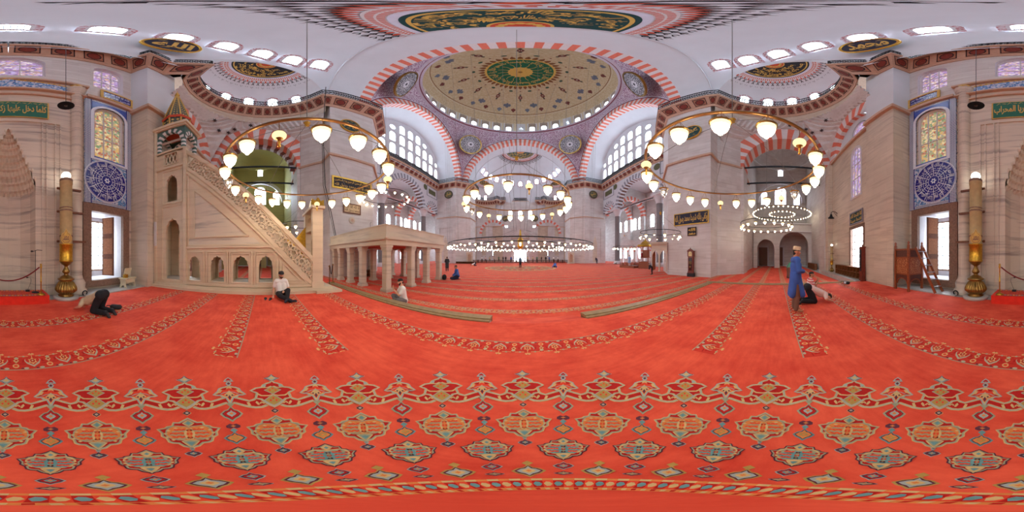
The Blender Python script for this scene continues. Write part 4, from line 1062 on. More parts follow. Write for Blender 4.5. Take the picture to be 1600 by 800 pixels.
# half-decagon niche shaft
N8 = 6; oc = [(1.0 * cos(pi * i / N8), -.95 * sin(pi * i / N8)) for i in range(N8 + 1)]
b.quads([[Mo((x, MF + y, z)) for x, y in oc] for z in (0, 4.1)], M_QIB, False)
for pl in ([(-1.03, -6.06), (-1.03, -7.05)], [(-1.03, -7.05), (1.03, -7.05)], [(1.03, -7.05), (1.03, -6.06)]): b.quads([[Mo((x, y, z)) for x, y in pl] for z in (0, 7.5)], M_QIB, False)
b.face([Mo(p) for p in ((-1.03, -6.06, 7.5), (1.03, -6.06, 7.5), (1.03, -7.05, 7.5), (-1.03, -7.05, 7.5))], M_QIB); b.face([Mo(p) for p in ((-1.03, -5.95, .01), (1.03, -5.95, .01), (1.03, -7.05, .01), (-1.03, -7.05, .01))], M_QIB)
b.build('niche', mih)
b = MB(); rows = []; NT_ = 10; NA = 48
for i in range(NT_):
    tt = i / NT_; r = (1 - tt) ** .8; r2 = (1 - (i + 1) / NT_) ** .8; z = 4.0 + 3.35 * tt; h = 3.35 / NT_; nf = max(4, 16 - i)
    for rr, zz, fa in ((r, z, .0), (r, z + h * .25, .09), (r * .98, z + h * .7, .09), (r2, z + h, .0)):
        rows.append([Mo((rr * cos(a) * (1 + fa * (abs(sin(nf * a)) - .5)), MF - .95 * rr * sin(a) * (1 + fa * (abs(sin(nf * a)) - .5)), zz)) for a in [pi * q / NA for q in range(NA + 1)]])
b.quads(rows, M_BEIGE, False); b.build('stalactite_hood', mih)
# front teeth of the hood
b = MB()
for i, (x, z) in enumerate(prof[:-1]):
    for sg in (1, -1):
        b.lathe([(.0, -.12), (.045, -.02), (.05, .1), (.0, .16)], fm(sg * x, z, .02), M_BEIGE, 8)
b.build('hood_teeth', mih)
for sg in (1, -1):
    b = MB(); cx = sg * 2.62
    b.lathe([(.42, 0), (.42, .15), (.34, .25), (.36, .45), (.27, .6), (.24, .75), (.24, 11.3), (.32, 11.5), (.4, 11.75), (.42, 11.95)], Mo((cx, MF, 0)), M_QIB, 24, flute=12, fa=.06)
    c_ = b.build('column', mih)
    b = MB(); b.lathe([(.2, 0), (.3, .12), (.22, .3), (.28, .45), (.16, .62), (.06, .75), (0, .85)], Mo((cx, MF, 11.95)), M_GOLD, 16); b.build('gilt_finial', c_)
    b = MB(); o2 = [(2.25, .9), (2.25, 0)]
b = MB(); f = VF(V((0, MF + .05, 9.0)), (0, -1, 0)); L = lambda x, z, off=0.: Mo(f(x, z, -off))
b.face([L(-1.5, -.75), L(1.5, -.75), L(1.5, .75), L(-1.5, .75)], M_GOLDP); b.face([L(-1.44, -.69, .01), L(1.44, -.69, .01), L(1.44, .69, .01), L(-1.44, .69, .01)], M_TEAL)
for a_, b_ in ((-1.5, 1.5),): b.face([L(-1.5, .75), L(1.5, .75), L(1.5, .75, -.05), L(-1.5, .75, -.05)], M_GOLDP)
ip = b.build('inscription_panel', mih)
b = MB()
letter(b, 'كلما دخل عليها زكريا المحراب', lambda x, y: L(x, y, .02), M_GOLDP, (-1.4, -.45, 1.4, .35), .025)
for k in range(14):
    x = -1.3 + .2 * k; stroke(b, L, [(x, .45 + .1 * (k % 2)), (x + .1, .6 - .08 * (k % 2)), (x + .16, .5)], [.015, .045, .012], M_GOLDP, .02)
b.build('lettering', ip)
b = MB()
pk = [(-2.9, 11.3), (2.9, 11.3), (2.9, 12.0), (1.6, 12.25), (.5, 12.45), (0, 12.75), (-.5, 12.45), (-1.6, 12.25), (-2.9, 12.0)]
wallp(b, fm, pk, [], M_TILE, d0=-.02); wallp(b, fm, pk, [], M_TILE, d0=.15)
pd = b.build('pediment', mih)
b = MB(); b.tube([fm(x, z + .03, .0) for x, z in pk[2:]], .055, M_GOLDP, 6)
for i in range(2, len(pk) - 1):
    p, q = V(pk[i]), V(pk[i + 1]); n_ = int((q - p).length / .22)
    for k in range(n_):
        m = p.lerp(q, (k + .5) / n_); b.lathe([(0, 0), (.07, .05), (.04, .12), (0, .2)], fm(m.x, m.y + .04, 0), M_GOLDP, 6)
b.build('gilt_crest', pd)
# carpeted step before the niche
st = thing('mihrab_step', 'low red carpeted step across the foot of the mihrab', 'step', (0, -5.3, 0))
b = MB(); b.box((0, -.03, .13), (2.5, .98, .26), flat('step_red', C(222, 44, 26), .9, var=.1)); b.build('body', st)
b = MB(); M_STEPTOP = flat('step_rug', C(206, 66, 46), .95, var=.3, scale=14)
b.face([(-1.2, -.5, .263), (1.2, -.5, .263), (1.2, .42, .263), (-1.2, .42, .263)], M_STEPTOP)
for k in range(26):
    x = -1.1 + 2.2 * k / 25
    for y in (.3, -.4): b.poly3([(x + .04 * cos(a), y + .06 * sin(a), .266) for a in [2 * pi * q / 6 for q in range(6)]], M_GOLDP if k % 2 else M_GREY)
b.build('rug', st)
# ================================================================== FLOOR AND CARPETS
EXPO = .93
def carpet_mat(name, c1, c2):
    t = NT(name); o = t.obj()
    a = t.noise(o, 1.3, 6, .68); b = t.noise(t.scl(o, (1, 6, 1)), 2.2, 4, .6); c = t.noise(o, 160., 2)
    f = t.math('ADD', t.math('MULTIPLY', t.mapr(a, .36, .62), .55), t.math('ADD', t.math('MULTIPLY', t.mapr(b, .3, .7), .3), t.math('MULTIPLY', c, .2)))
    return t.surf(t.mix(f, c1, c2), .95)
M_CARP = carpet_mat('red_carpet', C(200, 42, 25), C(243, 98, 68))
BW = .42
CT = flat('rug_tan', C(208, 172, 118), .95, var=.1, scale=40); CG = flat('rug_sage', C(158, 156, 128), .95, var=.12, scale=40)
CR = flat('rug_crimson', C(184, 20, 14), .95, var=.12, scale=30); CTE = flat('rug_teal', C(104, 146, 148), .95, var=.15, scale=40)
CO = flat('rug_orange', C(218, 128, 66), .95, var=.12, scale=40); CN = flat('rug_aubergine', C(96, 44, 60), .95, var=.15, scale=40)
CB = flat('rug_blue_grey', C(160, 168, 164), .95, var=.1, scale=40); CF = flat('rug_field', C(226, 66, 38), .95, var=.08, scale=20)
CK = flat('rug_ochre', C(178, 142, 74), .95, var=.1, scale=40)

mb = MB(); slab = M_GREYM
for x0, x1, y1 in ((-8.4, -.65, 3.6), (-.65, 1.5, 3.39), (1.5, 8.4, 3.6)):
    mb.face([(x0, -8, -.012), (x1, -8, -.012), (x1, y1, -.012), (x0, y1, -.012)], slab)
    mb.face([(x0, y1, ZH), (x1, y1, ZH), (x1, y1, -.012), (x0, y1, -.012)], slab)
for x in (-8.4, 8.4): mb.face([(x, -8, ZH), (x, 3.6, ZH), (x, 3.6, -.012), (x, -8, -.012)], slab)
for x in (-.65, 1.5): mb.face([(x, 3.39, ZH), (x, 3.6, ZH), (x, 3.6, -.012), (x, 3.39, -.012)], slab)
mb.face([(-30, -8, ZH - .012), (30, -8, ZH - .012), (30, 56, ZH - .012), (-30, 56, ZH - .012)], slab)
struct('floor', mb)

BU = .405
def U_(pts): return [((x - 165) / 590 * BU, (y - 205) / 285 * BW) for x, y in pts]
M_BG = carpet_mat('row_field', C(196, 38, 22), C(216, 56, 36))
def el(x, y, rx, ry, n=8): return [(x + rx * cos(2 * pi * q / n), y + ry * sin(2 * pi * q / n)) for q in range(n)]
def mirx(p): return [(330 - x, y) for x, y in p]
BAND_UNIT = [(CG, 1, U_([(44, 308), (22, 340), (58, 392), (170, 448), (282, 392), (318, 340), (296, 308), (300, 342), (268, 372), (170, 420), (72, 372), (40, 342)])),
    (CO, 1, U_([(95, 320), (140, 322), (170, 286), (202, 322), (246, 318), (226, 350), (250, 378), (206, 380), (170, 405), (136, 380), (92, 376), (116, 350)])), (CR, 2, U_(el(170, 348, 46, 32))), (CT, 3, U_(el(170, 346, 20, 16, 6))),
    (CO, 1, U_([(100, 228), (135, 212), (165, 203), (198, 212), (234, 228), (200, 244), (172, 234), (172, 290), (160, 290), (160, 234), (130, 244)])), (CR, 2, U_(el(165, 212, 18, 8, 6))),
    (CT, 1, U_([(412, 290), (458, 272), (508, 290), (488, 318), (524, 336), (470, 380), (414, 336), (440, 318)])), (CG, 2, U_(el(460, 292, 34, 14, 6))), (CR, 2, U_(el(464, 334, 26, 14, 6))),
    (CO, 1, U_(el(478, 424, 58, 34, 10))), (CF, 2, U_(el(478, 424, 36, 18, 8))),
    (CG, 1, U_(el(40, 464, 44, 15))), (CG, 1, U_(el(305, 464, 44, 15))), (CN, 1, U_(el(120, 464, 26, 10, 6))), (CN, 1, U_(el(370, 464, 26, 10, 6))),
    (CR, 1, U_([(322, 326), (366, 322), (352, 346), (380, 372), (322, 372)])), (CR, 1, U_(mirx([(322, 326), (366, 322), (352, 346), (380, 372), (322, 372)]))),
    (CG, 1, U_(el(320, 266, 30, 14, 6))), (CG, 1, U_(mirx(el(320, 266, 30, 14, 6)))),
    (CO, 1, U_([(236, 262), (420, 262), (420, 271), (236, 271)])), (CO, 1, U_(mirx([(236, 262), (420, 262), (420, 271), (236, 271)]))),
    (CR, 1, U_([(300, 392), (420, 384), (420, 398), (300, 404)])), (CR, 1, U_(mirx([(300, 392), (420, 384), (420, 398), (300, 404)])))]
M_BGF = carpet_mat('row_field_pale', C(206, 92, 66), C(222, 128, 98))
BO = flat('row_gold', C(226, 172, 112), .95, var=.1, scale=40); BS = flat('row_sage', C(184, 176, 150), .95, var=.1, scale=40)
def band(parent, y, x0, x1, z, dy=0.):
    b = MB(); hall = parent.name.startswith('floor_hall'); n = max(1, round((x1 - x0) / BU)); k = (x1 - x0) / (n * BU)
    yb = (262 - 205) / 285 * BW
    b.face([(x0, yb, .0025), (x1, yb, .0025), (x1, BW, .0025), (x0, BW, .0025)], M_BGF if hall else M_BG)
    b.face([(x0, BW - .016, .0035), (x1, BW - .016, .0035), (x1, BW, .0035), (x0, BW, .0035)], CG)
    for i in range(n):
        cx = x0 + (i + .5) * BU * k
        for m, lay, pts in BAND_UNIT: b.poly3([(min(x1, max(x0, cx + x * k)), yy, .0025 + lay * .0012) for x, yy in pts], BO if m is CO else BS if m is CG else m)
    o = b.build('row_band', parent); o.location = (0, y - BW / 2, z); return o
pc = thing('floor_mihrab_carpet', 'red fitted prayer carpet of the raised mihrab area with a twelve pointed rosette', 'carpet', (0, 0, 0)); pc['kind'] = 'structure'
b = MB(); b.face([(-8.38, -5.25, 0), (8.38, -5.25, 0), (8.38, 3.4, 0), (-8.38, 3.4, 0)], M_CARP)
b.face([(-.65, 3.4, 0), (1.5, 3.4, 0), (1.5, 4.5, ZH + .003), (-.65, 4.5, ZH + .003)], M_CARP)
b.build('pile', pc)
for y, segs in ((-3.4, [(-6.1, 8.3)]), (-1.98, [(-6.1, 8.3)]), (-.55, [(-6.1, -2.05), (2.05, 8.3)]), (.93, [(-6.1, -2.0), (2.0, 8.3)]), (2.36, [(-6.1, 8.3)])):
    for x0, x1 in segs: band(pc, y, x0, x1, 0)
# --- rosette around the camera: shapes traced as (angle, radius) and turned twelve times
RC = V((.02, .07, 0))
def rr(v): return HC / tan(rad((v - 400) * .225)) - .062
R_ = MB()
class Art:
    def __init__(s, th, u0, sc, v0, ax):  # ax: axis x at y=0 and slope
        s.th = th; s.sc = sc; s.v0 = v0; s.ax = ax
    def pt(s, x, y):
        return ((x - (s.ax[0] + s.ax[1] * y)) / s.sc * .225, rr(s.v0 + y / s.sc))
OFFZ = .0025
def put(pts, m, lay, th0, k):
    P = []
    for th, r in pts:
        a = rad(th0 + 30 * k + th); P.append(V((RC.x + r * sin(a), RC.y + r * cos(a), OFFZ + lay * .0012)))
    R_.poly3(P, m)
def putline(pts, w, m, lay, th0, k, closed=False):
    P = []
    for th, r in pts:
        a = rad(th0 + 30 * k + th); P.append(V((RC.x + r * sin(a), RC.y + r * cos(a), OFFZ + lay * .0012)))
    if closed: P = P + [P[0]]
    n = len(P); L = []; Rr = []
    for i in range(n):
        if closed: d = P[(i + 1) % (n - 1)] - P[(i - 1) % (n - 1)]
        else: d = P[min(i + 1, n - 1)] - P[max(i - 1, 0)]
        d = d.normalized() if d.length else V((1, 0, 0)); nn = V((-d.y, d.x, 0)) * w / 2; L.append(P[i] + nn); Rr.append(P[i] - nn)
    R_.quads([L, Rr], m, False)
def mirror(half): return half + [(-t_, r) for t_, r in half[::-1] if abs(t_) > 1e-4]
A = Art(0, 640, 10., 560, (446, .102))
TALL = {}
H = lambda *p: [A.pt(x, y) for x, y in p]
def zc(l, first=True, last=True):
    l = list(l)
    if first: l[0] = (0, l[0][1])
    if last: l[-1] = (0, l[-1][1])
    return l
fin = zc(H((465, 190), (505, 222), (545, 240), (602, 252), (548, 270), (512, 290), (478, 298)))
body = zc(H((475, 296), (515, 318), (560, 328), (622, 352), (652, 385), (742, 395), (828, 432), (768, 456), (738, 470), (752, 500), (772, 545), (690, 560), (655, 590), (620, 618), (570, 650), (517, 676)))
redu = H((508, 500), (560, 503), (680, 488), (718, 448), (798, 430), (738, 408), (650, 412), (600, 436), (540, 480))
redm = H((500, 380), (560, 388), (600, 372), (580, 350), (540, 340), (515, 360))
du = zc(H((480, 372), (545, 398), (625, 430), (560, 462), (490, 494))); dl = zc(H((500, 500), (570, 530), (655, 580), (590, 625), (516, 664)))
band_top = H((740, 505), (775, 545), (810, 562), (880, 578), (960, 556), (1040, 534), (1100, 520))
band_bot = H((1130, 598), (1090, 606), (1000, 634), (900, 662), (800, 677), (700, 672), (620, 645), (570, 640), (600, 560))
redl = H((565, 520), (680, 520), (722, 532), (800, 566), (905, 596), (882, 648), (845, 622), (786, 628), (742, 600), (722, 622), (635, 630), (668, 590), (615, 556))
redl2 = H((915, 600), (985, 570), (1085, 540), (1080, 565), (1000, 600))
A2 = Art(15, 640, 10., 560, (1108, .04))
H2 = lambda *p: [A2.pt(x, y) for x, y in p]
fin2 = zc(H2((1112, 225), (1165, 252), (1198, 288), (1150, 292), (1128, 282), (1122, 292)))
ball2 = zc(H2((1120, 285), (1150, 300), (1168, 320), (1150, 342), (1124, 352)))
body2 = zc(H2((1120, 350), (1165, 362), (1240, 378), (1280, 392), (1306, 432), (1376, 482), (1330, 492), (1270, 492), (1240, 516), (1190, 524), (1165, 560), (1150, 592), (1132, 606)))
red2 = H2((1155, 378), (1225, 392), (1260, 410), (1180, 415)); red2b = H2((1275, 455), (1345, 478), (1270, 480), (1250, 470))
fill2 = zc(H2((1125, 420), (1160, 450), (1215, 488), (1180, 500), (1150, 520), (1132, 560)))
B1 = Art(0, 640, 13.333, 640, (705, .135))
HB = lambda *p: [B1.pt(x, y) for x, y in p]
med = zc(HB((705, 2), (790, 42), (900, 88), (1010, 84), (1052, 148), (1150, 162), (1205, 194), (1360, 214), (1292, 285), (1305, 352), (1220, 398), (1198, 468), (1130, 492), (1012, 502), (932, 560), (835, 582), (790, 612)))
medi = [(t_ * .935, rr(664) + (r - rr(664)) * .91) for t_, r in med]
lobe = zc(HB((725, 195), (800, 172), (880, 168), (1000, 158), (1110, 190), (1180, 240), (1212, 330), (1140, 396), (1000, 432), (900, 438), (770, 452)))
dt = zc(HB((708, 52), (765, 82), (832, 115), (785, 148), (730, 182))); db_ = zc(HB((765, 440), (850, 450), (935, 462), (870, 520), (790, 584)))
def dia(v0, v1, hw, cap=False):
    vm = (v0 + v1) / 2
    l = [(0, rr(v0)), (hw * .28, rr(vm - (vm - v0) * .55)), (hw * .62, rr(vm - (vm - v0) * .42)), (hw, rr(vm)), (hw * .7, rr(vm + (v1 - vm) * .4)), (hw * .35, rr(vm + (v1 - vm) * .62)), (0, rr(v1))]
    return l
def scaled(l, k):
    rm = (l[0][1] + l[-1][1]) / 2; return [(t_ * k, rm + (r - rm) * k) for t_, r in l]
for k in range(12):
    # scalloped border and palmettes
    for half in (1, -1):
        mm = lambda l: [(t_ * half, r) for t_, r in l]
        put(mm(band_top + band_bot), CR, 0, 0, k); putline(mm(band_top), .026, CT, 2, 0, k); putline(mm(band_bot[:7]), .03, CT, 2, 0, k); putline(mm(band_top), .009, CB, 3, 0, k); putline(mm(band_bot[:7]), .009, CB, 3, 0, k)
        putline(mm(H((905, 596), (895, 622), (882, 648))), .02, CT, 2, 0, k); putline(mm(H((650, 620), (700, 600), (722, 622))), .016, CT, 2, 0, k)
        put(mm(H((745, 600), (770, 582), (790, 605), (760, 640), (730, 640))), CT, 3, 0, k)
    put(mirror(fin), CB, 3, 0, k); putline(mirror(scaled(fin, .86)), .008, CN, 4, 0, k, True); put(mirror(scaled(fin, .45)), CT, 5, 0, k)
    put(mirror(body), CR, 4, 0, k); putline(mirror(body), .024, CT, 5, 0, k, True); putline(mirror(body), .009, CB, 6, 0, k, True)
    for half in (1, -1):
        mm = lambda l: [(t_ * half, r) for t_, r in l]
        putline(mm(H((500, 497), (570, 512), (680, 508), (735, 480))), .018, CT, 6, 0, k); putline(mm(H((500, 372), (560, 392), (640, 388))), .016, CT, 6, 0, k); put(mm(H((600, 345), (640, 372), (600, 385), (575, 360))), CB, 6, 0, k)
    for d_, v_ in ((du, 603), (dl, 618)):
        put(mirror(d_), CB, 7, 0, k); put(mirror(scaled(d_, .88)), CK, 8, 0, k)
        for tx, ry in ((0, .35), (-.5, -.05), (.5, -.05)):
            rm = (d_[0][1] + d_[-1][1]) / 2; h_ = (d_[0][1] - d_[-1][1]) / 2; put([(tx * 2.0 - .45, rm + ry * h_), (tx * 2.0, rm + (ry + .2) * h_), (tx * 2.0 + .45, rm + ry * h_), (tx * 2.0, rm + (ry - .2) * h_)], CF, 9, 0, k)
    put(mirror(fin2), CB, 3, 15, k); put(mirror(scaled(fin2, .55)), CR, 4, 15, k); put(mirror(ball2), CB, 3, 15, k); put(mirror(scaled(ball2, .5)), CN, 4, 15, k)
    put(mirror(body2), CT, 4, 15, k); putline(mirror(body2), .011, CB, 5, 15, k, True); put(mirror(scaled(body2, .7)), CF, 5, 15, k); put(mirror(fill2), CT, 6, 15, k)
    for half in (1, -1):
        mm = lambda l: [(t_ * half, r) for t_, r in l]
        put(mm(red2), CR, 7, 15, k); put(mm(red2b), CR, 7, 15, k); put(mm(H2((1150, 490), (1172, 480), (1190, 492), (1170, 504))), CN, 7, 15, k); putline(mm(H2((1125, 440), (1200, 450), (1250, 470), (1300, 486))), .008, CB, 7, 15, k)
    put([(-.5, rr(612)), (0, rr(609)), (.5, rr(612)), (0, rr(616))], CN, 7, 15, k)
    # big medallions, orange inside
    for th, m1, m2, dv, sc_, ring_ in ((0, CO, CG, 0, 1., CB), (15, CTE, CT, 38.5, .98, CT)):
        sh = lambda l: [(t_ * sc_, rr(640 + 45 * (1) * 0 + 0) if 0 else None) for t_, r in l]
        def mv(l):
            out = []
            for t_, r in l:
                v = 400 + math.degrees(math.atan2(HC, r + .062)) / .225
                out.append((t_ * sc_, rr(685 + (v - 640) * .78) if dv else r))
            return out
        me_, mi_, lo_, dt_, db2 = mv(med), mv(medi), mv(lobe), mv(dt), mv(db_)
        put(mirror(me_), CB if not dv else CT, 1, th, k); putline(mirror(me_), .007, CT if not dv else CN, 2, th, k, True)
        put(mirror(mi_), CR, 3, th, k); putline(mirror(mi_), .006, CG, 4, th, k, True)
        put(mirror(lo_), m1 if not dv else CG, 5, th, k)
        putline(mirror(lo_), .008, m2, 6, th, k, True)
        rm = (lo_[0][1] + lo_[-1][1]) / 2; hr = (lo_[0][1] - lo_[-1][1]) / 2
        for half in (1, -1):
            for j in range(6):
                y = -.68 + .27 * j; ww = 1 - .45 * abs(y)
                w_ = [(half * (1.7 + q * .75) * ww, rm + hr * (y + .09 * sin(q * 1.9 + j * 1.3))) for q in range(8)]
                putline(w_, .011, (CF if j % 2 else CG) if not dv else (CF if j % 2 else CTE), 7, th, k)
            putline([(half * (.5 + .9 * sin(pi * q / 8)), rm + hr * (-.8 + 1.6 * q / 8)) for q in range(9)], .012, CT if not dv else CTE, 8, th, k)
            for q in (-.55, .0, .55): put([(half * (.55 + .6), rm + hr * q), (half * .55, rm + hr * (q + .17)), (half * .05, rm + hr * q), (half * .55, rm + hr * (q - .17))], CF, 8, th, k)
            for t_, y in ((8.0, .1), (6.8, .52), (4.4, .88), (7.6, -.42), (5.6, -.8)):
                if dv: t_ *= .97
                put([(half * (t_ - .8), rm + hr * 1.05 * y), (half * t_, rm + hr * 1.05 * (y + .13)), (half * (t_ + .8), rm + hr * 1.05 * y), (half * t_, rm + hr * 1.05 * (y - .13))], CR if dv else CT, 8, th, k)
        for d_ in (dt_, db2): put(mirror(d_), CG if not dv else CT, 8, th, k); putline(mirror(d_), .007, CT, 9, th, k, True); put(mirror(scaled(d_, .5)), CTE, 9, th, k)
    # filler lozenges
    def loz(v0, v1, hw, th, outer, inner, core, cap=True):
        d_ = dia(v0, v1, hw)
        put(mirror(d_), outer, 1, th, k); put(mirror(scaled(d_, .72)), inner, 2, th, k); putline(mirror(scaled(d_, .76)), .006, CN, 3, th, k, True); put(mirror(scaled(d_, .42)), core, 3, th, k); put(mirror(scaled(d_, .18)), CO, 4, th, k)
        if cap:
            h = v1 - v0; put(mirror([(0, rr(v0 - h * .28)), (hw * .33, rr(v0 - h * .1)), (hw * .2, rr(v0 - h * .02)), (0, rr(v0 + h * .1))]), outer, 2, th, k)
    loz(624, 648, 4.0, 15, CG, CR, CB); loz(662, 681, 4.0, 15, CTE, CO, CK); loz(629, 637.5, 1.5, 0, CT, CN, CB, False); loz(687, 698, 3.0, 0, CB, CN, CTE)
    loz(727, 747, 7.6, 0, CK, CB, CT); loz(723, 736, 4.6, 15, CB, CR, CTE, False); loz(738, 744, 4.4, 15, CTE, CT, CG, False)
    for th in (-15,):
        put(mirror([(0, rr(652)), (1.1, rr(650.5)), (2.4, rr(653)), (2.4, rr(656)), (1.1, rr(657.5)), (0, rr(656))]), CN, 1, th, k); put([(-1, rr(654)), (0, rr(652.8)), (1, rr(654)), (0, rr(655.2))], CO, 2, th, k)
    # inner border
    for j in range(6):
        th = -15 + 5 * j
        put([(th, rr(749)), (th + 5, rr(749)), (th + 5, rr(752)), (th, rr(752))], CT if j % 2 else CO, 0, 0, k)
        put([(th, rr(752)), (th + 5, rr(752)), (th + 5, rr(763)), (th, rr(763))], CR if j % 2 else CF, 0, 0, k)
        put([(th + .3, rr(757)), (th + 1.6, rr(754)), (th + 3.4, rr(754.5)), (th + 4.7, rr(757.5)), (th + 3.4, rr(760.5)), (th + 1.6, rr(761)), ], CTE if j % 2 else CT, 1, 0, k)
        put([(th, rr(763)), (th + 5, rr(763)), (th + 5, rr(767)), (th, rr(767))], CO, 0, 0, k); put([(th, rr(764)), (th + 2.4, rr(763.5)), (th + 2.9, rr(766.3)), (th + .6, rr(766.6))], CR if j % 2 else CT, 1, 0, k)
R_.build('woven_rosette', pc)

hc = thing('floor_hall_carpet', 'red prayer carpet of the great hall with many parallel ornamental rows', 'carpet', (0, YC, ZH)); hc['kind'] = 'structure'
b = MB()
for x0, y0, x1, y1 in ((-29, 3.72, -.65, 53), (-.65, 4.5, 1.5, 53), (1.5, 3.72, 29, 53), (8.45, -4.4, 29, 3.72), (-29, -5.2, -8.45, 3.72)):
    b.face([(x0, y0 - YC, 0), (x1, y0 - YC, 0), (x1, y1 - YC, 0), (x0, y1 - YC, 0)], M_CARP)
b.build('pile', hc)
y = 5.0
while y < 50:
    band(hc, y - YC, -28 if y > 13 else -20.2, 28 if y > 13 else 20.2, .003); y += 1.45
for y, x0, x1 in ((3.9, 9, 20), (2.4, 9, 28), (.95, 9, 28), (-.5, 9, 28), (-1.95, 9, 28), (-3.4, 9, 28), (2.4, -28, -9), (.95, -28, -9), (-.5, -28, -9), (-1.95, -28, -9), (-3.4, -28, -9)): band(hc, y - YC, x0, x1, .003)
b = MB(); mp = lambda x, y, off: V((x, y, off))
disc(b, mp, 5.0, 5.35, CT, .012, 72, 1); disc(b, mp, 4.2, 4.5, CG, .012, 72, 1)
for k in range(16):
    a = 2 * pi * k / 16
    polyd(b, mp, petal(3.0, 4.8, .55, a), CT, .015); polyd(b, mp, petal(3.3, 4.5, .32, a), CR, .02); polyd(b, mp, petal(1.2, 2.8, .45, a + .2), CG, .015); polyd(b, mp, petal(1.5, 2.5, .25, a + .2), CO, .02)
disc(b, mp, 0, 1.1, CT, .014, 32, 1); disc(b, mp, 0, .8, CR, .018, 32, 1)
b.build('woven_medallion', hc)
# ================================================================== CHANDELIERS AND LAMPS
def glow(name, col, st, rim):
    t = NT(name); lw = t.n('ShaderNodeLayerWeight'); lw.inputs[0].default_value = .5
    # frosted glass is denser at its edge, so it gives off less there
    return t.emit(tuple(col) + (1,), st)
G_LAMP = glow('lit_frosted_glass', (1.0, .82, .56), 15., 0)
G_TOP = glow('lit_frosted_glass_shoulder', (1.0, .74, .38), 1.1, 0)
G_AMBER = flat('amber_globe', C(222, 186, 112), .35, 0., .12, 12)
t = NT('clear_glass'); M_CLEAR = t.surf(C(225, 228, 232), .08, 0., Transmission_Weight=.85, IOR=1.15)
M_BRZ = flat('bronze_ring', C(132, 96, 56), .4, .7, .2)
M_CORD = flat('grey_cord', C(120, 116, 112), .8)
G_AMB = glow('lit_amber_globe', (1.0, .74, .36), .85, 0)
G_BULB = glow('bulb', (1, .86, .62), 12., 0)
def lamp_mesh(k=1., lit=True, chain=.28):
    """a hanging glass lamp; z=0 at its rim"""
    b = MB(); g = G_LAMP if lit else M_CLEAR
    b.lathe([(.118 * k, 0), (.112 * k, -.05 * k), (.105 * k, -.08 * k)], (0, 0, 0), G_TOP if lit else M_CLEAR, 14)
    b.lathe([(.105 * k, -.08 * k), (.095 * k, -.12 * k), (.078 * k, -.17 * k), (.05 * k, -.205 * k), (.026 * k, -.22 * k), (.03 * k, -.235 * k), (.024 * k, -.25 * k), (0, -.258 * k)], (0, 0, 0), g, 14)
    return b
def lamp_rim(k=1., chain=.28):
    b = MB(); b.lathe([(.11 * k, -.015 * k), (.135 * k, .0), (.135 * k, .02 * k), (.11 * k, .025 * k)], (0, 0, 0), M_BRASS, 14)
    for a in (0, 2 * pi / 3, 4 * pi / 3): b.tube([(.125 * k * cos(a), .125 * k * sin(a), .02 * k), (0, 0, chain)], .004 * max(k, .8), M_BRZ, 4)
    return b
def globe_mesh(k=1.):
    b = MB(); b.ball((0, 0, -.08 * k), .095 * k, G_AMB, 14, 9, (1, 1, .9)); return b
def globe_trim(k=1., chain=.28):
    b = MB(); b.tube([(0, 0, 0), (0, 0, chain)], .006, M_BRZ, 5); b.lathe([(.035 * k, -.015 * k), (.04 * k, .01), (0, .03)], (0, 0, 0), M_BRASS, 10)
    b.tube([(0, 0, -.16 * k), (0, 0, -.30 * k)], [.02 * k, .012 * k], M_GOLD, 6); b.lathe([(.06 * k, -.13 * k), (.05 * k, -.155 * k), (.03 * k, -.17 * k), (.022 * k, -.2 * k), (0, -.2 * k)], (0, 0, 0), M_BRASS, 12); b.ball((0, 0, -.31 * k), .022 * k, M_GOLD, 8, 6); return b
PROTO = {}
def part(name, key, mk, parent, loc):
    if key not in PROTO: o = mk().build(name, parent); PROTO[key] = o
    else:
        o = PROTO[key].copy(); COL.objects.link(o); o.name = name; o.parent = parent
    o.location = loc; return o
def torus(R, r, m, z=0., n=72, k=8):
    b = MB(); b.tube([V((R * cos(2 * pi * i / n), R * sin(2 * pi * i / n), z)) for i in range(n)], r, m, k, True); return b
def ring_chandelier(loc, R, n, label, globes=(), dark=(), k=1., chain=.28, top=31., group=None, phase=0., wires=4, tube_r=.03, ring_m=None, mini=False):
    t = thing('ring_chandelier', label, 'chandelier', loc, 0, group)
    torus(R, tube_r, ring_m or M_BRZ).build('ring', t)
    for i in range(n):
        a = phase + 2 * pi * i / n; x, y = R * cos(a), R * sin(a)
        if i in globes:
            g = part('amber_globe', ('g', k), lambda: globe_mesh(k), t, (x, y, -chain)); g['label'] = 'pale amber globe'
            part('brass_mount', ('gt', k, chain), lambda: globe_trim(k, chain), g, (0, 0, 0))
        else:
            d = i in dark
            l = part('glass_lamp', ('l', k, d), lambda: lamp_mesh(k, not d), t, (x, y, -chain))
            if d:
                l['label'] = 'unlit clear glass lamp'
                part('bulb', ('bulb', k), lambda: (lambda b: (b.ball((0, 0, -.09 * k), .03 * k, G_BULB, 8, 6, (1, 1, 1.4)), b)[1])(MB()), l, (0, 0, 0))
            if not mini: part('brass_rim', ('r', k, chain), lambda: lamp_rim(k, chain), l, (0, 0, 0))
    if wires:
        b = MB(); j = R * .55 if R < 3 else R * .8
        hub = V((0, 0, R * .95 if R < 3 else 3.5))
        for i in range(wires):
            a = phase + .4 + 2 * pi * i / wires; b.tube([V((R * cos(a), R * sin(a), .02)), hub], .007, M_CORD, 4)
        b.tube([hub, V((0, 0, top - loc[2]))], .011, M_CORD, 4); b.build('suspension_wire', t)
        b = MB(); b.lathe([(0, -.08), (.07, -.03), (.05, .05), (.09, .09), (.03, .16), (0, .2)], hub, M_GOLD, 10); b.build('gilt_boss', t)
    return t
def polar(a, d): return (d * sin(rad(a)), d * cos(rad(a)))
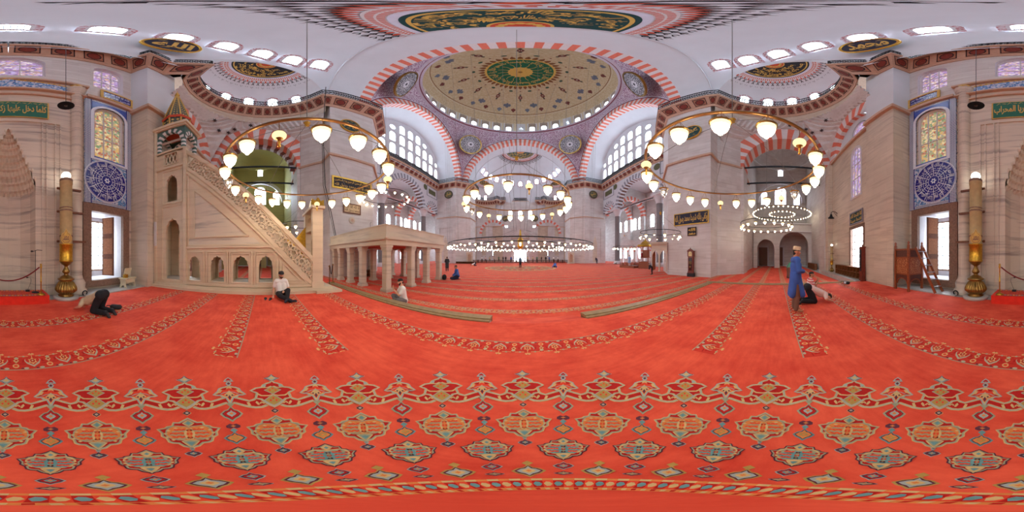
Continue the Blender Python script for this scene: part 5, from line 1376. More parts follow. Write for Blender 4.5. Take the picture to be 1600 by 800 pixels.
x, y = polar(-75, 3.78); ring_chandelier((x, y, 3.7), 1.82, 22, 'large bronze ring of glass lamps hanging low in front of the stone pulpit stair', globes=(3, 9, 14, 20), dark=(16,), phase=.12, top=32.)
x, y = polar(74.5, 3.65); ring_chandelier((x, y, 3.7), 1.85, 22, 'large bronze ring of glass lamps hanging low by the right pier', globes=(1, 8, 13, 19), dark=(5, 18), phase=.2, top=32.)
x, y = polar(-1.3, 5.9); ring_chandelier((x, y, 3.72), 1.86, 22, 'bronze ring of glass lamps hanging ahead on the axis of the hall', globes=(2, 8, 12, 17), dark=(10,), phase=.05, top=33.5)
x, y = polar(-47.3, 14.2); ring_chandelier((x, y, 6.9), 2.0, 18, 'thin ring of small lamps above the columned stone platform', k=.75, top=22., phase=.3, tube_r=.025, ring_m=M_IRON, globes=(4,))
x, y = polar(49.3, 11.2); ring_chandelier((x, y, 3.12), 1.4, 14, 'thin dark ring of small lamps beside the stone arcade at the right pier', k=.7, top=22., tube_r=.02, ring_m=M_IRON, dark=tuple(range(0, 14, 2)))
x, y = polar(86.6, 13.6); ring_chandelier((x, y, 4.25), 2.15, 20, 'dark ring of lamps under the striped arch, below the double ring', k=.85, top=20., tube_r=.025, ring_m=M_IRON, globes=(6, 15))
x, y = polar(-77.3, 11.4); ring_chandelier((x, y, 3.7), 1.35, 14, 'small dark ring of lamps behind the sloping balustrade of the stone pulpit', k=.8, top=18., tube_r=.02, ring_m=M_IRON)
x, y = polar(36.6, 26.); ring_chandelier((x, y, 3.0), 1.8, 20, 'distant ring of small white lamps before the far right column', k=.8, top=24., tube_r=.025, ring_m=M_IRON, dark=tuple(range(0, 20, 3)))
# double ring in the corner bay
t = ring_chandelier((22.6, -.8, 7.5), 4.0, 44, 'wide double ring of small lamps in the right corner bay', k=.62, chain=.05, top=22., tube_r=.03, ring_m=M_BRZ)
torus(1.75, .03, M_BRZ).build('inner_ring', t)
for i in range(20): part('glass_lamp', ('l', .62, False), None, t, (1.75 * cos(i * pi / 10), 1.75 * sin(i * pi / 10), -.05))
# great hall chandelier
t = thing('great_chandelier', 'vast double ring chandelier with rows of lit lamps under the great dome', 'chandelier', (0, YC, 3.2))
torus(10.6, .05, M_IRON, 0, 120).build('outer_ring', t); torus(6.4, .05, M_IRON, 0, 96).build('inner_ring', t)
b = MB()
for i in range(12):
    a = 2 * pi * i / 12; b.tube([V((6.4 * cos(a), 6.4 * sin(a), 0)), V((10.6 * cos(a), 10.6 * sin(a), 0))], .03, M_IRON, 5); b.tube([V((6.4 * cos(a + .2), 6.4 * sin(a + .2), 0)), V((1.0 * cos(a), 1.0 * sin(a), 2.2))], .012, M_CORD, 4)
b.build('spoke_frame', t)
b = MB(); b.lathe([(0, -.7), (.35, -.5), (.5, -.1), (.3, .25), (.55, .6), (.2, 1.1), (.12, 2.2), (0, 2.4)], (0, 0, 0), M_GOLD, 16); b.build('gilt_boss', t)
b = MB()
for r, n in ((10.6, 24), (1.0, 10)):
    for i in range(n):
        a = 2 * pi * (i + .5) / n; q = 11.5 if r > 5 else 6.
        b.tube([V((r * cos(a), r * sin(a), 0 if r > 5 else 2.2)), V((q * cos(a), q * sin(a), 44. if r < 5 else 40.))], .012, M_CORD, 3)
b.build('suspension_wire', t)
sp = [(10.6, i, 92) for i in range(92)] + [(6.4, i, 56) for i in range(56)]
near_ = sorted(sp, key=lambda q: hypot(q[0] * cos(2 * pi * q[1] / q[2]), YC + q[0] * sin(2 * pi * q[1] / q[2])))
bulk = MB()
LM = None
for j, (r, i, n) in enumerate(near_):
    a = 2 * pi * i / n; p = V((r * cos(a), r * sin(a), -.4 - .12 * (i % 2)))
    if j < 100: part('glass_lamp', ('l', .8, False), lambda: lamp_mesh(.8), t, p)
    else: bulk.lathe([(.11, 0), (.1, -.08), (.075, -.17), (.03, -.21), (0, -.24)], p, G_LAMP, 8)
bo = bulk.build('glass_lamp', t); bo['kind'] = 'stuff'; bo['label'] = 'remaining lamps of the far rows'
b = MB()
for r, i, n in sp:
    a = 2 * pi * i / n; b.tube([V((r * cos(a), r * sin(a), 0)), V((r * cos(a), r * sin(a), -.4 - .12 * (i % 2)))], .008, M_IRON, 3)
bh = b.build('lamp_hanger', t); bh['kind'] = 'stuff'
# dark bell lamps by the mihrab and a wall bracket lamp
for s, u, lab in ((-1, 103, 'black metal bell lamp hanging above the candlestick left of the mihrab'), (1, 1525, 'black metal bell lamp hanging above the candlestick right of the mihrab')):
    p = atd(u, 164, 5.15); t = thing('bell_lamp', lab, 'lamp', tuple(p))
    b = MB(); b.lathe([(.02, .2), (.05, .12), (.1, .08), (.22, -.02), (.28, -.06), (.26, -.07), (.1, -.02), (0, -.02)], (0, 0, 0), M_IRON, 20); b.build('shade', t)
    b = MB(); b.tube([(0, 0, .2), (0, 0, 18.2 - p.z)], .012, M_IRON, 5); b.build('cord', t)
    b = MB(); b.ball((0, 0, -.07), .06, M_CLEAR, 10, 8); b.build('bulb', t)
p = atd(1301, 339, 14.6); t = thing('wall_lamp', 'black scrolled bracket lamp on the wall above the small candlestick', 'lamp', (p.x, -5.4, p.z))
b = MB(); b.tube([(0, 0, .35), (0, .2, .5), (0, .45, .52), (0, .6, .4), (0, .6, .25)], .03, M_IRON, 6); b.tube([(0, .02, .1), (0, .2, .3), (0, .35, .45)], .02, M_IRON, 5); b.build('bracket', t)
b = MB(); b.lathe([(.04, .25), (.1, .2), (.12, .05), (.28, -.1), (.3, -.14), (.05, -.1)], (0, .6, 0), M_IRON, 16); b.build('shade', t)

# ================================================================== CANDLESTICKS
M_WAX = flat('old_candle_wax', C(176, 156, 112), .7, var=.12, scale=5)
G_GLOBE = glow('lit_globe', (1., .9, .78), 5., 0)
def candlestick(x, y, label, s=1., side=1, wall_y=-5.93, yoff=None):
    t = thing('giant_candlestick', label, 'candlestick', (x, y, 0))
    b = MB(); b.lathe([(.43 * s, 0), (.45 * s, .03 * s), (.45 * s, .08 * s), (.41 * s, .1 * s), (0, .1 * s)], (0, 0, 0), M_GREYM, 36); b.build('marble_slab', t)
    b = MB(); b.lathe([(.27, .1), (.29, .13), (.22, .17), (.25, .2)], (0, 0, 0), M_BRASS, 36, flute=0)
    b.lathe([(.26, .2), (.37, .3), (.375, .36), (.35, .44), (.28, .56), (.23, .62)], (0, 0, 0), M_BRASS, 120, flute=24, fa=.05)
    b.lathe([(.23, .62), (.22, .64), (.29, .68), (.3, .71), (.24, .74), (.19, .79), (.1, .83), (.07, .86), (.09, .89), (.135, .93), (.14, .97), (.1, 1.04), (.065, 1.12), (.07, 1.16), (.17, 1.22), (.22, 1.28), (.245, 1.31)], (0, 0, 0), M_BRASS, 36)
    b.lathe([(.245, 1.31), (.255, 1.34), (.24, 1.36), (.24, 1.86), (.255, 1.88), (.25, 1.92), (.2, 1.92)], (0, 0, 0), M_GOLDC, 36)
    for v in b.v: v *= s
    b.build('brass_base', t)
    b = MB(); b.lathe([(.225, 1.9), (.225, 2.15), (.235, 2.16), (.235, 2.22), (.222, 2.24), (.222, 3.05), (.232, 3.07), (.232, 3.13), (.22, 3.14), (.232, 3.17), (.232, 3.22), (.22, 3.24), (.218, 4.12), (.23, 4.14), (.235, 4.25), (.235, 4.35), (.22, 4.37), (0, 4.37)], (0, 0, 0), M_WAX, 32, lambda i: M_WAX if i not in (2, 6, 9, 14, 15) else FR_STONE)
    for v in b.v: v *= s
    b.build('candle', t)
    b = MB(); b.ball((0, 0, 4.53 * s), .17 * s, G_GLOBE, 20, 14); b.build('glass_globe', t)
    b = MB(); d = V((-x, -y, 0)).normalized(); f = VF(V((0, 0, 2.12 * s)) + d * .245 * s, -d)
    out = [(.19 * sin(a) * (1 + (.0 if cos(a) < .5 else -.35)), .2 * -cos(a)) for a in []]
    sh = [(-.09, -.2), (.09, -.2), (.17, -.1), (.18, .03), (.13, .14), (.07, .16), (0, .3), (-.07, .16), (-.13, .14), (-.18, .03), (-.17, -.1)]
    for k, m, o in ((1., M_GOLDP, 0), (.84, FR_STONE, .012), (.76, M_GOLDP, .02)): b.poly3([f(u * k * s, z * k * s, -o) for u, z in sh], m)
    for sc_, o in ((.5, .03),): letter(b, 'محمد', lambda u, z: f(u, z, -o), FR_STONE, (-.1 * s, -.1 * s, .1 * s, .1 * s), .03)
    b.poly3([f(u * s, z * s, .03) for u, z in sh], M_GOLDP)
    b.build('gilt_cartouche', t)
    for z, L in ((4.02, .42), (3.1, .5), (2.02, .62)):
        b = MB(); b.bar((-side * .22 * s, -.12 * s, z * s), (side * (.2 + L) * s, -.12 * s if yoff is None else yoff, z * s), .1 * s, .07 * s, M_WOOD); b.ball((-side * .26 * s, -.12 * s, z * s), .05 * s, M_WOOD, 8, 6); b.build('wooden_bracket', t)
    return t
M_GOLDC = flat('hammered_gilt', C(196, 152, 56), .3, .85, .25, 16)
candlestick(-1.97, -5.32, 'giant brass candlestick with lit globe left of the mihrab', side=-1)
candlestick(1.94, -5.36, 'giant brass candlestick with lit globe right of the mihrab', side=1)
candlestick(14.0, -4.95, 'smaller brass candlestick with bare bulb beyond the wooden shoe rack', s=.55, side=-1)
# iron rings lying by the pilasters
for s, (u, v), lab in ((-1, (128, 459), 'black iron ring on the floor by the pilaster left of the mihrab'), (1, (1500, 460), 'black iron ring on the floor by the pilaster right of the mihrab')):
    b = MB(); p = V((s * 2.75, -5.42, .0)); b.tube([p + V((.09 * cos(a), 0.02 * sin(a), .1 + .09 * sin(a))) for a in [2 * pi * q / 20 for q in range(20)]], .022, M_IRON, 6, True)
    tag(b.build('iron_ring'), lab, 'ring')

# ================================================================== MINBAR
M_MIN = stone('minbar_marble', C(220, 204, 180), C(208, 192, 166), C(168, 150, 126), bw=0, strata=.45)
M_MING = stone('minbar_grey_panel', C(206, 196, 180), C(212, 202, 186), C(132, 130, 130), bw=0, strata=1.)
mn = thing('minbar', 'tall carved marble pulpit stair with pierced balustrade and pointed green spire', 'pulpit', (-7.0, -1.2, 0))
mo = lambda p: V(p) - V((-7.0, -1.2, 0))
def shift(b): b.v = [mo(p) for p in b.v]; return b
X0, X1 = -6.4, -7.7
b = MB(); b.box((-7.05, -1.1, .06), (1.8, 8.0, .12), M_MIN); b.box((-7.05, -1.1, .17), (1.6, 7.8, .1), M_MIN); b.box((-7.05, 2.55, .05), (2.14, 1.1, .1), M_MIN); shift(b).build('plinth', mn)
def ogee(c, z0, w, zs, h):
    return [(c - w / 2, z0), (c + w / 2, z0), (c + w / 2, zs), (c + w * .43, zs + h * .3), (c + w * .46, zs + h * .45), (c + w * .3, zs + h * .62), (c + w * .28, zs + h * .8), (c + w * .08, zs + h * .86), (c, zs + h), (c - w * .08, zs + h * .86), (c - w * .28, zs + h * .8), (c - w * .3, zs + h * .62), (c - w * .46, zs + h * .45), (c - w * .43, zs + h * .3), (c - w / 2, zs)]
b = MB()
ops = [ogee(-2.93, .45, .55, 1.1, .42), ogee(-1.91, .45, .58, 1.1, .42), ogee(-.94, .45, .62, 1.1, .42), ogee(.06, .45, .54, 1.1, .42)]
lowl = lambda y: 5.85 - (y + 3.39) * 1.041
for xx in (X0, X1):
    f = Fr((xx, 0, 0), (0, 1, 0), (-1 if xx == X0 else 1, 0, 0))
    poly = [(-3.39, .22), (1.95, .22), (1.95, .35), (-3.39, 5.9)]
    wallp(b, f, poly, ops, M_MIN, .12, M_MIN)
    # mouldings
    def frame(pts, w=.05, dd=-.02):
        for i in range(len(pts)): b.bar(f(*pts[i], dd), f(*pts[(i + 1) % len(pts)], dd), w, .05, M_MIN)
    for c in (-2.93, -1.91, -.94, .06):
        frame([(c - .43, .36), (c + .43, .36), (c + .43, 1.68), (c - .43, 1.68)]); frame([(c - .36, .42), (c + .36, .42), (c + .36, 1.6), (c - .36, 1.6)], .03)
    b.bar(f(-3.39, 1.87, -.03), f(.55, 1.87, -.03), .07, .09, M_MIN); b.bar(f(-3.39, .3, -.03), f(1.95, .3, -.03), .06, .08, M_MIN)
    frame([(-2.93, 4.5), (-2.93, 2.3), (-.62, 2.3)], .05); frame([(-3.22, 5.35), (-3.22, 1.95), (.2, 1.95)], .05)
    b.face([f(-2.9, 4.4, -.008), f(-2.9, 2.33, -.008), f(-.72, 2.33, -.008)], M_MING); b.face([f(-3.2, 2.24, -.006), f(-.4, 2.24, -.006), f(-.15, 1.97, -.006), f(-3.2, 1.97, -.006)], M_MING)
    frame([(.62, 1.55), (.62, .42), (1.7, .42)], .045); frame([(.75, 1.25), (.75, .52), (1.42, .52)], .03)
    b.bar(f(-3.39, lowl(-3.39) - .25, -.03), f(1.6, lowl(1.6) - .1, -.03), .06, .07, M_MIN)
b.prism([(X0 - .12, -3.39), (X0 - .12, 1.95), (X1 + .12, 1.95), (X1 + .12, -3.39)], .2, .42, M_MIN)
for y in (-2.42, -1.42, -.44, .6): b.box((-7.05, y, .9), (1.1, .16, 1.3), M_MIN)
shift(b).build('side_wall', mn)
b = MB(); ns = 18
for i in range(ns):
    y1 = 1.9 - i * .294; z = .3 + i * .295; b.box((-7.05, y1 - .147, z), (1.1, .3, .29), M_MIN)
shift(b).build('steps', mn)
# balustrades, pierced on the near side only: an interlaced three-direction lattice between sloping rails
for xx in (X0, X1):
    b = MB(); f = Fr((xx, 0, 0), (0, 1, 0), (-1 if xx == X0 else 1, 0, 0))
    ya, yb = -3.34, 2.0; lo = lambda y: 5.85 - (y + 3.39) * 1.041; hi = lambda y: 7.0 - (y + 3.39) * 1.046
    for g, w, h in ((lambda y: lo(y) + .04, .12, .14), (lambda y: hi(y) - .05, .2, .16), (lambda y: hi(y) - .2, .1, .06)):
        b.bar(f(ya, g(ya), .03), f(yb, g(yb), .03), w, h, M_MIN)
    b.bar(f(yb - .05, lo(yb), .03), f(yb - .05, hi(yb), .03), .12, .1, M_MIN); b.bar(f(ya + .03, lo(ya), .03), f(ya + .03, hi(ya), .03), .12, .1, M_MIN)
    sl = math.atan(-1.043); e1 = (cos(sl), sin(sl)); e2 = (-sin(sl), cos(sl)); L = (yb - ya) / cos(sl); Wd = (hi(ya) - lo(ya)) * cos(sl) - .22
    oy, oz = ya, lo(ya) + .1
    P = lambda s_, t_: f(oy + e1[0] * s_ + e2[0] * t_, oz + e1[1] * s_ + e2[1] * t_, .03)
    def seg(s0, t0, s1, t1):
        # clip to the strip
        pts = []
        for (a0, b0, lim, sg) in (): pass
        d0, d1 = 0., 1.
        for p, q, mn_, mx in ((t0, t1 - t0, 0., Wd),):
            if abs(q) < 1e-9:
                if p < mn_ or p > mx: return
            else:
                r0, r1 = sorted(((mn_ - p) / q, (mx - p) / q)); d0, d1 = max(d0, r0), min(d1, r1)
        if d1 - d0 < .02: return
        A = (s0 + (s1 - s0) * d0, t0 + (t1 - t0) * d0); B = (s0 + (s1 - s0) * d1, t0 + (t1 - t0) * d1)
        A = (max(.0, min(L, A[0])), A[1]); B = (max(.0, min(L, B[0])), B[1])
        if hypot(A[0] - B[0], A[1] - B[1]) > .02: b.bar(P(*A), P(*B), JIT.uniform(.1, .12), .026, M_MIN)
    if xx == X1: b.poly3([f(ya, lo(ya), .06), f(yb, lo(yb), .06), f(yb, hi(yb), .06), f(ya, hi(ya), .06)], M_MIN)  # unseen far side closed with an added solid panel so the near gaps look shaded
    sp_ = .46; rows_ = 2
    for ci in range(int(L / sp_) + 1 if xx == X0 else 0):
        for cj in range(3):
            cs, ct = (ci + .5 * (cj % 2)) * sp_, Wd * (cj) / 2
            for q in range(8):
                a0, a1 = 2 * pi * q / 8, 2 * pi * (q + 1) / 8
                seg(cs + .11 * cos(a0), ct + .11 * sin(a0), cs + .11 * cos(a1), ct + .11 * sin(a1))
                seg(cs + .11 * cos(a0), ct + .11 * sin(a0), cs + .265 * cos(a0), ct + .265 * sin(a0))
                seg(cs + .265 * cos(a0), ct + .265 * sin(a0), cs + .265 * cos(a1), ct + .265 * sin(a1))
    shift(b).build('pierced_or_solid_balustrade', mn)
# tower
b = MB(); ty0, ty1 = -5.0, -3.39
door_ = ogee(-4.05, .42, .78, 2.6, .7); wn = ogee(-4.1, 4.15, .62, 5.1, .55); lat = [(-4.5, 6.3), (-3.75, 6.3), (-3.75, 7.05), (-4.5, 7.05)]
for xx in (X0, X1 - .1):
    f = Fr((xx, 0, 0), (0, 1, 0), (-1 if xx == X0 else 1, 0, 0))
    wallp(b, f, [(ty0, .2), (ty1, .2), (ty1, 7.2), (ty0, 7.2)], [door_, wn, lat], M_MIN, .14, M_MIN)
    def frame(pts, w=.05, dd=-.02):
        for i in range(len(pts)): b.bar(f(*pts[i], dd), f(*pts[(i + 1) % len(pts)], dd), w, .05, M_MIN)
    frame([(-4.62, .36), (-3.5, .36), (-3.5, 3.9), (-4.62, 3.9)]); frame([(-4.6, 4.05), (-3.52, 4.05), (-3.52, 5.9), (-4.6, 5.9)]); frame(lat, .05)
    b.bar(f(ty0, 6.1, -.04), f(ty1, 6.1, -.04), .1, .12, M_MIN); b.bar(f(ty0, 7.2, -.04), f(ty1, 7.2, -.04), .1, .1, M_MIN)
    for q in range(4):
        b.bar(f(-4.5 + .19 * q, 6.3, .05), f(-4.31 + .19 * q if q < 3 else -3.75, 7.05, .05), .03, .05, M_MIN); b.bar(f(-4.31 + .19 * q if q < 3 else -3.75, 6.3, .05), f(-4.5 + .19 * q, 7.05, .05), .03, .05, M_MIN)
for y in (ty0, ty1): b.box((-7.1, y, 3.7 if y == ty0 else 6.0), (1.3, .08, 7. if y == ty0 else 2.4), M_MIN)
b.box((-7.1, -4.2, 7.15), (1.4, 1.6, .1), M_MIN); b.box((-7.1, -4.2, 3.95), (1.3, 1.5, .12), M_MIN); b.box((-7.1, -4.2, .35), (1.3, 1.5, .14), M_MING)
b.bar((X0 + .02, ty1 + .02, .2), (X0 + .02, ty1 + .02, 7.2), .14, .14, M_MIN); b.bar((X0 + .02, ty0, .2), (X0 + .02, ty0, 9.2), .12, .12, M_MIN)
shift(b).build('tower', mn)
M_SEA = flat('sea_green_marble', C(70, 104, 98), .5, var=.12)
b = MB(); kc = (-7.1, -4.2)
for sx in (-.58, .58):
    for sy in (-.68, .68):
        for q in range(6): b.lathe([(.12, 7.2 + q * .14), (.12, 7.2 + q * .14 + .14)], (kc[0] + sx, kc[1] + sy, 0), M_SEA if q % 2 else M_WHITE, 12)
for fr_, hw_ in ((Fr((X0 - .02, kc[1], 0), (0, 1, 0), (-1, 0, 0)), .68), (Fr((X1 - .08, kc[1], 0), (0, 1, 0), (1, 0, 0)), .68), (Fr((kc[0], ty1 - .02, 0), (1, 0, 0), (0, -1, 0)), .58), (Fr((kc[0], ty0 + .02, 0), (1, 0, 0), (0, 1, 0)), .58)):
    W_ = .8 if hw_ > .6 else .7; r = hw_ - .12
    wallp(b, fr_, [(-W_, 8.03), (W_, 8.03), (W_, 9.2), (-W_, 9.2)], [[(-r, 8.04), (r, 8.04)] + arcpts(0, 8.05, r, 1.25, 14)], M_SEA, .2, M_WHITE)
    voussoirs(b, fr_, 0, 8.05, r, r + .2, 13, [M_WHITE, M_SEA], .2, 1.25, d0=-.02)
b.box((kc[0], kc[1], 9.28), (1.75, 1.95, .2), M_MIN); b.box((kc[0], kc[1], 9.12), (1.6, 1.75, .12), M_MIN)
b.face([(kc[0] - .6, kc[1] - .7, 9.04), (kc[0] + .6, kc[1] - .7, 9.04), (kc[0] + .6, kc[1] + .7, 9.04), (kc[0] - .6, kc[1] + .7, 9.04)], M_ORNR)
shift(b).build('canopy', mn)
b = MB(); M_SPIRE = flat('spire_dark_green', C(62, 74, 66), .6, var=.3, scale=12)
b.lathe([(.7, 9.38), (.7, 10.2)], (kc[0], kc[1], 0), M_SPIRE, 8, smooth=False); b.lathe([(.74, 10.2), (.8, 10.3), (.78, 10.42), (.64, 10.5)], (kc[0], kc[1], 0), M_ORNR, 8, smooth=False)
b.lathe([(.66, 10.5), (.05, 13.85)], (kc[0], kc[1], 0), M_SPIRE, 8, smooth=False)
for q in range(8):
    a = 2 * pi * q / 8; c, s_ = cos(a), sin(a)
    b.bar((kc[0] + .67 * c, kc[1] + .67 * s_, 10.5), (kc[0] + .05 * c, kc[1] + .05 * s_, 13.85), .06, .06, M_GOLDP); b.bar((kc[0] + .71 * c, kc[1] + .71 * s_, 9.38), (kc[0] + .71 * c, kc[1] + .71 * s_, 10.2), .06, .06, M_GOLDP)
    a2 = a + pi / 8
    for j in range(9):
        z = 10.65 + j * .33; rr_ = (.66 - (z - 10.5) / 3.35 * .61) * .93; w = rr_ * .22
        p = V((kc[0] + rr_ * cos(a2), kc[1] + rr_ * sin(a2), z)); tx = V((-sin(a2), cos(a2), 0)); up = V((-cos(a2) * .18, -sin(a2) * .18, .98)); n_ = V((cos(a2), sin(a2), .15)) * .015
        for k in (-.5, .5): b.face([p + n_ + tx * (k * w * 1.2 - w * .4), p + n_ + tx * (k * w * 1.2) + up * .1, p + n_ + tx * (k * w * 1.2 + w * .4), p + n_ + tx * (k * w * 1.2) - up * .1], M_GOLDP)
    for j in range(2):
        for k in (-.12, .12):
            p = V((kc[0] + .66 * cos(a2), kc[1] + .66 * sin(a2), 9.65 + j * .3)); tx = V((-sin(a2), cos(a2), 0)); n_ = V((cos(a2), sin(a2), 0)) * .012
            b.face([p + n_ + tx * (k - .08), p + n_ + tx * k + V((0, 0, .1)), p + n_ + tx * (k + .08), p + n_ + tx * k - V((0, 0, .1))], M_GOLDP)
sp_o = shift(b).build('spire', mn)
b = MB(); b.lathe([(.05, 0), (.14, .1), (.12, .22), (.05, .3), (.09, .42), (.06, .52), (.02, .6), (.03, .8), (0, .9)], mo((kc[0], kc[1], 13.8)), M_GOLD, 14); b.build('gilt_finial', sp_o)
# portal
b = MB()
for x in (X0 - .02, X1 + .02): b.box((x, 2.15, 1.85), (.22, .44, 3.3), M_MIN); b.box((x, 2.15, .32), (.3, .52, .24), M_MIN)
fp = Fr((-7.05, 2.3, 0), (1, 0, 0), (0, -1, 0))
wallp(b, fp, [(-.66, 2.6), (.66, 2.6), (.66, 3.5), (-.66, 3.5)], [[(-.5, 2.61), (.5, 2.61)] + arcpts(0, 2.62, .5, 1.2, 12)], M_MIN, .3, M_MIN)
b.box((-7.05, 2.15, 3.55), (1.7, .56, .12), M_MIN)
shift(b).build('portal', mn)
b = MB()
pk = [(-.8, 3.6), (.8, 3.6), (.78, 3.85), (.5, 3.8), (.3, 4.02), (0, 4.2), (-.3, 4.02), (-.5, 3.8), (-.78, 3.85)]
for d in (-.03, .2): wallp(b, fp, pk, [], M_GOLDC, d0=d)
for yy, z in ((1.9, 3.62), (2.4, 3.62)): pass
fs = Fr((X0 + .12, 2.15, 0), (0, 1, 0), (-1, 0, 0))
for d in (0, .12): wallp(b, fs, [(-.26, 3.6), (.26, 3.6), (.26, 3.92), (.12, 3.84), (0, 4.0), (-.12, 3.84), (-.26, 3.92)], [], M_GOLDC, d0=d)
shift(b).build('gilt_cresting', mn)
b = MB(); 
for d in (0, .06): wallp(b, Fr((X1 + .12, 0, 0), (0, 1, 0), (1, 0, 0)), [(.9, 2.3), (1.95, 1.3), (1.95, 2.9), (1.5, 2.35)], [[(1.55 + .14 * cos(a), 2.25 + .0 + .24 * sin(a) - .35) for a in [2 * pi * q / 12 for q in range(12)]]], M_GOLDC, d0=d)
shift(b).build('gilt_door_panel', mn)
# small loudspeaker on the tower
b = MB(); b.box((X0 + .1, -4.98, 2.6), (.1, .1, 1.2), M_WFR); tag(b.build('wall_speaker'), 'slim pale column loudspeaker on the pier edge by the marble pulpit tower', 'speaker')

# ================================================================== MUEZZIN PLATFORM
M_MAH = stone('platform_marble', C(212, 200, 180), C(202, 190, 170), C(150, 138, 126), bw=0, strata=.8)
mh = thing('muezzin_platform', 'stone platform on square columns standing against the left pier', 'platform', (-9.2, 8.3, ZH))
ms_ = lambda b: (setattr(b, 'v', [p - V((-9.2, 8.3, ZH)) for p in b.v]), b)[1]
gx = [-5.95, -8.05, -9.5, -10.95, -12.0]; gy = [5.55, 7.5, 9.15, 10.9]
def mcol(x, y):
    b = MB(); b.box((x, y, ZH + .05), (.47, .47, .1), M_MAH); b.box((x, y, ZH + .14), (.43, .43, .1), M_MAH)
    b.prism([(x + .18 * c, y + .18 * s_) for c, s_ in ((-1, -.8), (-.8, -1), (.8, -1), (1, -.8), (1, .8), (.8, 1), (-.8, 1), (-1, .8))], ZH + .19, 1.8, M_MAH)
    b.box((x, y, 1.86), (.4, .4, .14), M_MAH); b.box((x, y, 1.99), (.46, .46, .12), M_MAH); return b
for i, x in enumerate(gx):
    for j, y in enumerate(gy):
        if x < -11.5 and y > 9.8: continue
        if i in (0, 2, 4) or j in (0, 3) : ms_(mcol(x, y)).build('column', mh)
b = MB(); x0, x1, y0, y1 = -5.68, -12.28, 5.27, 11.18
def ringbox(o, z0, z1, m, inner=.5):
    for (c, sz) in ((((x0 + x1) / 2, y0 - o + inner / 2), (abs(x1 - x0) + 2 * o, inner)), (((x0 + x1) / 2, y1 + o - inner / 2), (abs(x1 - x0) + 2 * o, inner)), ((x0 + o - inner / 2, (y0 + y1) / 2), (inner, y1 - y0 + 2 * o - 2 * inner))):
        b.box((c[0], c[1], (z0 + z1) / 2), (sz[0], sz[1], z1 - z0), m)
ringbox(0, 2.05, 2.3, M_MAH); ringbox(.06, 2.3, 2.36, M_MAH); ringbox(.12, 2.36, 2.5, M_MAH); ringbox(.0, 2.5, 3.0, M_MAH, .25); ringbox(.04, 3.0, 3.06, M_MAH, .32)
n_ = 60
for q in range(n_):
    xx = x0 + (x1 - x0) * (q + .5) / n_; b.box((xx, y0 - .1, 2.33), (.06, .06, .06), M_MAH)
    yy = y0 + (y1 - y0) * (q + .5) / n_; b.box((x0 + .1, yy, 2.33), (.06, .06, .06), M_MAH)
ms_(b).build('parapet', mh)
b = MB(); b.box(((x0 + x1) / 2, (y0 + y1) / 2, 2.2), (abs(x1 - x0) - .1, y1 - y0 - .1, .12), M_ORNR); ms_(b).build('deck', mh)
b = MB(); b.tube([(-11.3, 8.6, 2.3), (-11.3, 8.6, 4.4)], .015, M_IRON, 6); b.tube([(-11.3, 8.6, 4.38), (-11.0, 8.45, 4.42)], .02, M_IRON, 6); b.box((-11.3, 8.6, 2.3), (.3, .3, .03), M_IRON); tag(b.build('microphone_stand'), 'thin black microphone stand up on the columned stone platform', 'microphone stand')
# black cord from the near chandelier line down to the platform
b = MB(); b.tube([atd(505, 215, 11.5), atd(508, 290, 11.5), (-11.9, 5.6, 3.1)], .03, M_BLACK, 5); b.tube([atd(503, 215, 11.45), atd(505, 290, 11.45), (-11.85, 5.45, 3.1)], .02, M_BLACK, 5); b.tube([atd(505, 215, 11.5), V((-10.6, 4.2, ZG + 1.4))], .03, M_BLACK, 5)
tag(b.build('power_cable'), 'black power cable dropping past the left pier to the columned stone platform', 'cable')
# ================================================================== WOODEN STEP BEAMS, FURNITURE
M_PLANK = flat('worn_plank', C(150, 124, 84), .5, var=.22, scale=7)
M_PLANKD = flat('plank_edge', C(112, 82, 52), .6, var=.2, scale=7)
def beam(a, b_, label, w=.42):
    a, b_ = V(a), V(b_); c = (a + b_) / 2; t = thing('step_beam', label, 'step', (c.x, c.y, 0)); d = (b_ - a); L = d.length; rz = atan2(d.y, d.x)
    b = MB(); b.box((0, 0, .0), (L, w, .05), M_PLANK, rz=rz); 
    b.box((0, 0, .035), (L, w * .46, .02), M_PLANK, rz=rz); b.build('top_board', t)
    b = MB(); b.box((0, 0, -.16), (L, w - .06, .27), M_PLANKD, rz=rz); b.build('riser', t); return t
beam((-8.4, 3.62, 0), (-.66, 3.62, 0), 'long wooden step beam along the carpet edge in front of the columned platform')
beam((1.48, 3.62, 0), (8.2, 3.62, 0), 'long wooden step beam along the carpet edge towards the right pier')
beam((8.55, 3.85, 0), (8.55, -4.35, 0), 'wooden step beam along the carpet edge by the right corner bay')
# longcase clock
t = thing('longcase_clock', 'tall dark red longcase clock against the right pier', 'clock', (12.22, 7.05, ZH), rad(90))
M_MAHOG = flat('mahogany', C(112, 44, 30), .4, var=.25, scale=9)
b = MB(); b.box((0, 0, .16), (.62, .36, .32), M_BLACK); b.box((0, 0, .38), (.52, .32, .14), M_MAHOG); b.build('plinth', t)
b = MB(); b.box((0, .0, 1.1), (.46, .28, 1.35), M_MAHOG); b.box((0, .145, 1.1), (.3, .012, 1.1), flat('clock_glass_dark', C(40, 20, 18), .15)); b.build('trunk', t)
b = MB(); b.box((0, 0, 1.98), (.54, .32, .44), M_MAHOG); b.box((0, 0, 2.22), (.62, .36, .06), M_MAHOG)
f = Fr((0, .18, 0), (1, 0, 0), (0, -1, 0)); wallp(b, f, [(-.3, 2.25), (.3, 2.25), (.16, 2.36), (0, 2.42), (-.16, 2.36)], [], M_MAHOG); wallp(b, f, [(-.3, 2.25), (.3, 2.25), (.16, 2.36), (0, 2.42), (-.16, 2.36)], [], M_MAHOG, d0=.1)
